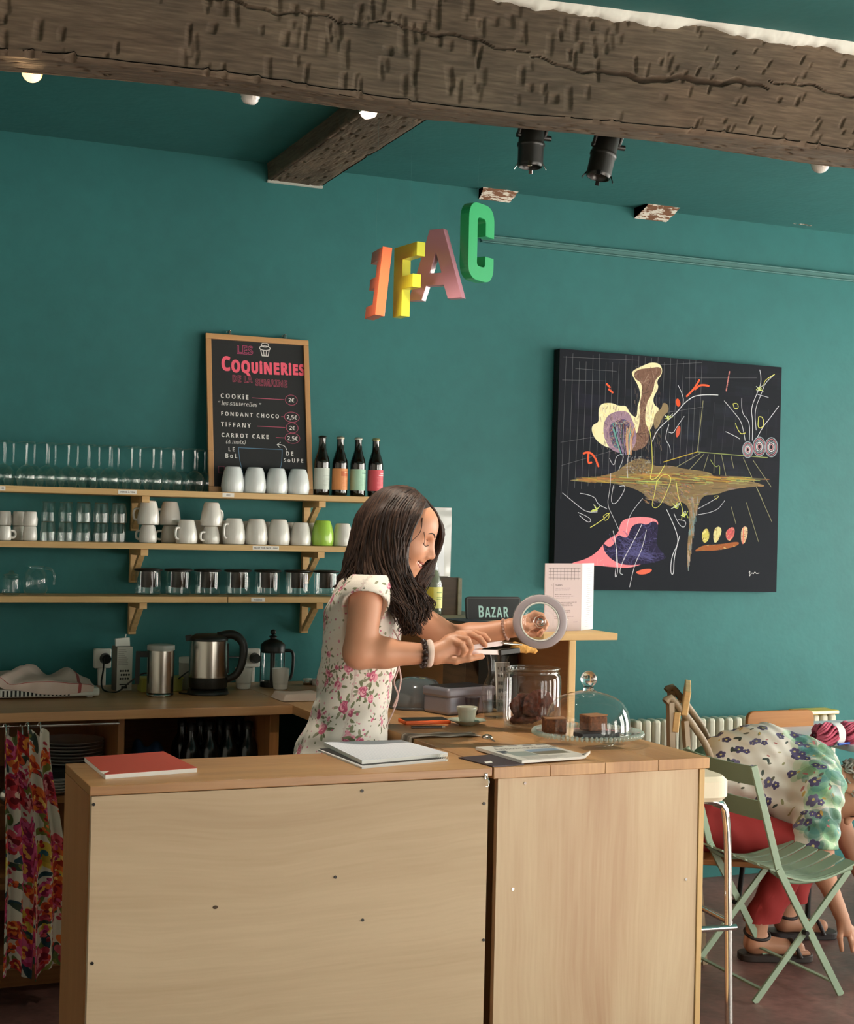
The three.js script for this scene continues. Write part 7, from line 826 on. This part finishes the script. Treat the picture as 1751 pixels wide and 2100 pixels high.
T.blouse = canvasTex(1024, 1024, (c, W, H) => {
  seed = 33; c.fillStyle = '#d9d2c8'; c.fillRect(0, 0, W, H);
  for (let i = 0; i < 150; i++) { const x = W * (0.6 + rnd() * 0.42), y = rnd() * H, r = 24 + rnd() * 70; c.fillStyle = ['rgba(50,104,90,0.45)', 'rgba(120,180,130,0.35)', 'rgba(60,120,130,0.35)', 'rgba(60,100,70,0.35)', 'rgba(150,190,140,0.3)'][i % 5]; c.beginPath(); c.ellipse(x, y, r, r * 0.7, rnd() * 3, 0, 7); c.fill(); }
  const fl = (x, y, r, col) => { for (let k = 0; k < 5; k++) { const a = k * 1.257 + x; c.fillStyle = col; c.beginPath(); c.arc(x + Math.cos(a) * r * 0.62, y + Math.sin(a) * r * 0.62, r * 0.46, 0, 7); c.fill(); } c.fillStyle = '#cfc07a'; c.beginPath(); c.arc(x, y, r * 0.26, 0, 7); c.fill(); };
  const leaf = (x, y, a, s, col) => { c.fillStyle = col; c.beginPath(); c.ellipse(x, y, s, s * 0.45, a, 0, 7); c.fill(); };
  for (let i = 0; i < 46; i++) { const x = rnd() * W * 0.75, y = rnd() * H; fl(x, y, 22 + rnd() * 22, ['#4c4468', '#584e74', '#443c5a', '#6a6486'][i % 4]); if (i % 3 === 0) fl(x + 50, y + 26, 24, '#504870'); }
  for (let i = 0; i < 90; i++) leaf(rnd() * W * 0.85, rnd() * H, rnd() * 6, 9 + rnd() * 14, ['#8d8a64', '#a39a72', '#5c5a4c', '#b06a68', '#c2a05a', '#3f4a44'][i % 6]);
  for (let i = 0; i < 12; i++) { const x = rnd() * W * 0.8, y = rnd() * H, a = rnd() * 6; leaf(x, y, a, 26, '#37403c'); leaf(x + 16, y + 14, a + 1.6, 22, '#37403c'); }
}, true);
{ // the bending woman
  const D = 5.42, P = (u, v, d = D) => ahead(u, v, d), w = thing('person', 'person in a flowered blouse and red trousers bending down from a chair', 'person');
  const bb = (pts, m) => { const b = new THREE.Box3().setFromPoints(pts).expandByScalar(m); return [b.min.toArray(), b.max.toArray()]; };
  const hip = P(1452, 1628, 5.44), mid = P(1545, 1570, 5.42), chest = P(1640, 1585, 5.41), shN = P(1680, 1612, 5.26), shF = P(1690, 1575, 5.56), neck = P(1712, 1600, 5.41), head = P(1738, 1624, 5.41);
  const elN = P(1690, 1795, 5.22), wrN = P(1728, 1885, 5.2), elF = P(1735, 1720, 5.56), wrF = P(1775, 1820, 5.52), kneeN = P(1640, 1735, 5.28), kneeF = P(1650, 1735, 5.54), ankN = P(1552, 1935, 5.26), ankF = P(1612, 1900, 5.56);
  const chain = (list, r0, r1, k = 0.006) => list.slice(1).map((p, i) => [capsule(list[i], p, lerp(r0, r1, i / (list.length - 1)), lerp(r0, r1, (i + 1) / (list.length - 1))), k]);
  const HP = (...l) => l.map(([u, v, d]) => P(u, v, d)), geos = [];
  const skin = blend([[capsule(mid, chest, 0.1, 0.1), 0], [capsule(chest, neck, 0.09, 0.05), 0.05], [capsule(neck, head, 0.052, 0.05), 0.03], [capsule(shN, elN, 0.046, 0.038), 0.03], [capsule(elN, wrN, 0.036, 0.025), 0.02], [capsule(shF, elF, 0.045, 0.037), 0.03], [capsule(elF, wrF, 0.035, 0.025), 0.02], [capsule(chest, shN, 0.08, 0.05), 0.04], [capsule(chest, shF, 0.08, 0.05), 0.04]]);
  { const [lo, hi] = bb([mid, chest, shN, shF, elN, wrN, elF, wrF, head], 0.12); geos.push(surface(skin, lo, hi, 0.011)); }
  // head bowed, looking to the floor
  const F = camRight.clone().multiplyScalar(0.1).addScaledVector(camUp, -1).addScaledVector(camAhead, -0.25).normalize(), U = camRight.clone(); U.addScaledVector(F, -U.dot(F)).normalize(); const S = V().crossVectors(F, U).normalize(); const H = (f, u, s) => head.clone().addScaledVector(F, f).addScaledVector(U, u).addScaledVector(S, s), HE = (f, u, s, a, b, c) => ellipsoid(H(f, u, s), a, b, c, F, U, S);
  const hf = blend([[HE(-0.005, 0.03, 0, 0.092, 0.08, 0.073), 0], [HE(0.035, -0.02, 0, 0.055, 0.08, 0.058), 0.03], [HE(0.055, -0.075, 0, 0.03, 0.024, 0.028), 0.03], [capsule(H(0.078, 0.02, 0), H(0.106, -0.02, 0), 0.009, 0.012), 0.014], [HE(0.082, -0.05, 0, 0.012, 0.012, 0.024), 0.012], [HE(-0.01, -0.005, 0.074, 0.02, 0.03, 0.01), 0.006], [HE(-0.01, -0.005, -0.074, 0.02, 0.03, 0.01), 0.006], [capsule(neck, head, 0.05, 0.05), 0.03]]); { const [lo, hi] = bb([H(-0.1, 0.11, -0.09), H(0.12, -0.11, 0.09), H(0.1, 0.1, 0), H(-0.1, -0.1, 0)], 0.012); geos.push(surface(hf, lo, hi, 0.005)); }
  const handN = blend([[capsule(wrN, P(1732, 1905, 5.2), 0.024, 0.027), 0], ...chain(HP([1726, 1900, 5.19], [1722, 1922, 5.18], [1726, 1948, 5.18]), 0.011, 0.008), ...chain(HP([1736, 1905, 5.2], [1744, 1928, 5.2], [1748, 1950, 5.2]), 0.0095, 0.007), ...chain(HP([1740, 1905, 5.21], [1752, 1928, 5.21], [1758, 1952, 5.21]), 0.0095, 0.007), ...chain(HP([1743, 1903, 5.22], [1758, 1924, 5.22], [1765, 1946, 5.22]), 0.009, 0.007), ...chain(HP([1744, 1900, 5.23], [1760, 1916, 5.23], [1768, 1934, 5.23]), 0.0085, 0.0065)]); { const [lo, hi] = bb(HP([1715, 1885, 5.17], [1772, 1958, 5.26], [1720, 1955, 5.17]), 0.03); geos.push(surface(handN, lo, hi, 0.004)); }
  const handF = blend([[capsule(wrF, P(1785, 1845, 5.51), 0.024, 0.026), 0], ...[0, 1, 2, 3].flatMap((k) => chain(HP([1783 + k * 4, 1848, 5.36 + k * 0.012], [1788 + k * 5, 1872, 5.36 + k * 0.012], [1790 + k * 5, 1892, 5.36 + k * 0.012]), 0.0095, 0.007)), ...chain(HP([1775, 1840, 5.5], [1772, 1862, 5.49], [1776, 1880, 5.49]), 0.011, 0.008)]); { const [lo, hi] = bb([wrF, P(1812, 1900, 5.56), P(1770, 1895, 5.47)], 0.03); geos.push(surface(handF, lo, hi, 0.005)); }
  // feet
  const toeN = V(ankN.x + 0.13, 0.03, ankN.z + 0.06), toeF = V(ankF.x + 0.12, 0.03, ankF.z + 0.05); const feet = blend([[capsule(V(ankN.x, 0.13, ankN.z), V(ankN.x - 0.01, 0.06, ankN.z), 0.04, 0.036), 0], [capsule(V(ankN.x - 0.01, 0.055, ankN.z), toeN.clone().add(V(0, 0.012, 0)), 0.035, 0.026), 0.02], ...[-2, -1, 0, 1, 2].map((k) => [capsule(toeN.clone().add(V(-0.01 * k * 0.4, 0.002, k * 0.013)), toeN.clone().add(V(0.036 - Math.abs(k) * 0.004, -0.002, k * 0.014)), 0.009, 0.008), 0.004])]), feet2 = blend([[capsule(V(ankF.x, 0.13, ankF.z), V(ankF.x - 0.01, 0.06, ankF.z), 0.04, 0.036), 0], [capsule(V(ankF.x - 0.01, 0.055, ankF.z), toeF.clone().add(V(0, 0.012, 0)), 0.035, 0.026), 0.02]]);
  geos.push(surface(feet, [ankN.x - 0.08, 0.014, ankN.z - 0.08], [toeN.x + 0.08, 0.3, toeN.z + 0.08], 0.006), surface(feet2, [ankF.x - 0.08, 0.014, ankF.z - 0.08], [toeF.x + 0.08, 0.3, toeF.z + 0.08], 0.007));
  part('body', mergeGeometries(geos), M.skinOld, w);
  const sole = (a, t, m) => { const c = a.clone().lerp(t, 0.5), ang = Math.atan2(-(t.z - a.z), t.x - a.x), L = a.distanceTo(t); return extrude(roundRect(0.26, 0.09, 0.044), 0.018, 0.003, [], 10).rotateX(-Math.PI / 2).rotateY(ang).translate(c.x, 0.003, c.z); };
  const gA = V(ankN.x - 0.03, 0, ankN.z - 0.01), gB = V(ankF.x - 0.03, 0, ankF.z - 0.01), strap = (t, a) => tube([V(t.x - 0.02, 0.02, t.z + 0.05), V(t.x - 0.03, 0.068, t.z + 0.02), V(t.x - 0.02, 0.068, t.z - 0.02), V(t.x - 0.01, 0.02, t.z - 0.05)], 0.008, 20, 6), ank = (a) => new THREE.TorusGeometry(0.044, 0.006, 8, 24).rotateX(Math.PI / 2 + 0.3).translate(a.x, 0.09, a.z);
  part('sandal', [sole(gA, V(toeN.x + 0.02, 0, toeN.z)), strap(toeN), ank(ankN)], mat(0x2c211e, 0.6), w).userData.label = 'dark sandal with straps'; part('sandal', [sole(gB, V(toeF.x + 0.02, 0, toeF.z)), strap(toeF), ank(ankF)], mat(0x2a2224, 0.6), w).userData.label = 'dark sandal with straps';
  // trousers
  const hipN = P(1455, 1690, 5.34), hipF = P(1455, 1690, 5.54), tf = blend([[capsule(P(1430, 1660, 5.44), P(1470, 1690, 5.44), 0.14, 0.13), 0], [capsule(hipN, kneeN, 0.092, 0.066), 0.04], [capsule(kneeN, ankN.clone().add(V(0, 0.06, 0)), 0.064, 0.058), 0.03], [capsule(hipF, kneeF, 0.092, 0.066), 0.04], [capsule(kneeF, ankF.clone().add(V(0, 0.04, 0)), 0.064, 0.058), 0.03]]); { const [lo, hi] = bb([P(1400, 1620, 5.44), kneeN, kneeF, ankN, ankF, hipN, hipF], 0.14); lo[1] = 0.13; part('trousers', surface((x, y, z) => tf(x, y, z) + 0.003 * Math.sin(x * 60 + y * 40) * Math.sin(z * 50), lo, hi, 0.011), mat(0x9a2a2a, 0.8, { bumpMap: T.weave, bumpScale: 0.0005 }), w); }
  // blouse
  const sl = (a, b) => a.clone().lerp(b, 0.62), bf = blend([[capsule(P(1452, 1590, 5.44), P(1500, 1572, 5.43), 0.095, 0.115), 0], [capsule(P(1500, 1572, 5.43), P(1560, 1562, 5.42), 0.118, 0.128), 0.05], [capsule(P(1560, 1562, 5.42), chest, 0.13, 0.135), 0.05], [capsule(P(1600, 1620, 5.4), P(1620, 1650, 5.38), 0.1, 0.085), 0.06], [capsule(chest, shN, 0.11, 0.085), 0.05], [capsule(chest, shF, 0.11, 0.08), 0.05], [capsule(shN, P(1672, 1725, 5.24), 0.08, 0.082), 0.04], [capsule(shF, sl(shF, elF), 0.075, 0.07), 0.04], [capsule(chest, neck, 0.1, 0.066), 0.03]]);
  const cutN = P(1672, 1733, 5.24), ax = P(1676, 1690, 5.24).sub(P(1670, 1735, 5.24)).normalize(), nk = neck.clone().sub(chest).normalize();
  const blouse = (x, y, z) => { const p = V(x, y, z), wr = 0.0035 * Math.sin((x * 18 + y * 34) * 3 + Math.sin(z * 20)) + 0.002 * Math.sin(x * 120 + y * 60); let d = bf(x, y, z) + wr; const nearArm = Math.hypot(x - cutN.x, z - cutN.z) < 0.14 && y < 0.56; if (nearArm) d = Math.max(d, -p.clone().sub(cutN).dot(ax)); return Math.max(d, p.clone().sub(neck).dot(nk) - 0.002); };
  { const [lo, hi] = bb([P(1440, 1600, 5.44), P(1730, 1740, 5.19), shF, sl(shF, elF), chest, P(1600, 1488, 5.42)], 0.15); const g = surface(blouse, lo, hi, 0.0095), o = P(1440, 1600, 5.44); mapUV(g, (x, y, z) => { const p = V(x, y, z).sub(o); return [p.dot(camRight) / 0.52, (p.dot(camUp) + p.dot(camAhead) * 0.7) / 0.52 + 0.45]; }); part('blouse', g, mat(0xffffff, 0.75, { map: T.blouse, sheen: 0.3 }), w); }
  part('collar', tube([P(1716, 1568, 5.38), P(1712, 1585, 5.34), P(1711, 1612, 5.185), P(1716, 1640, 5.34)], 0.005, 18, 6), mat(0xe2dccc, 0.8), w);
  // grey curly hair
  const curls = []; seed = 14; for (let i = 0; i < 260; i++) { const a = rr(-1, 1), b = rr(0, 6.2832), q = Math.sqrt(1 - a * a), n = V(0, 0, 0).addScaledVector(U, a).addScaledVector(F, Math.cos(b) * q).addScaledVector(S, Math.sin(b) * q); if (n.dot(F) > 0.25 && n.dot(U) < 0.55) continue; if (n.dot(U) < -0.45) continue; const c = H(-0.008, 0.028, 0).addScaledVector(F, n.dot(F) * 0.096).addScaledVector(U, n.dot(U) * 0.086).addScaledVector(S, n.dot(S) * 0.08); curls.push(new THREE.TorusGeometry(rr(0.008, 0.014), rr(0.003, 0.0045), 5, 10).rotateX(rnd() * 3).rotateY(rnd() * 3).translate(c.x, c.y, c.z)); }
  const hr = part('hair', curls, mat(0x9a958c, 0.7), w); const gl = part('glasses', [taperTube([H(-0.01, 0.012, 0.082), H(0.05, 0.012, 0.076), H(0.088, 0.01, 0.06)], 0.002, 0.002, 10, 5), new THREE.TorusGeometry(0.02, 0.0018, 6, 20).applyMatrix4(new THREE.Matrix4().makeBasis(S, U, F)).translate(...H(0.09, 0.008, 0.034).toArray()), new THREE.TorusGeometry(0.02, 0.0018, 6, 20).applyMatrix4(new THREE.Matrix4().makeBasis(S, U, F)).translate(...H(0.09, 0.008, -0.034).toArray())], M.darkMetal, w);
}
renderer.render(scene, camera);
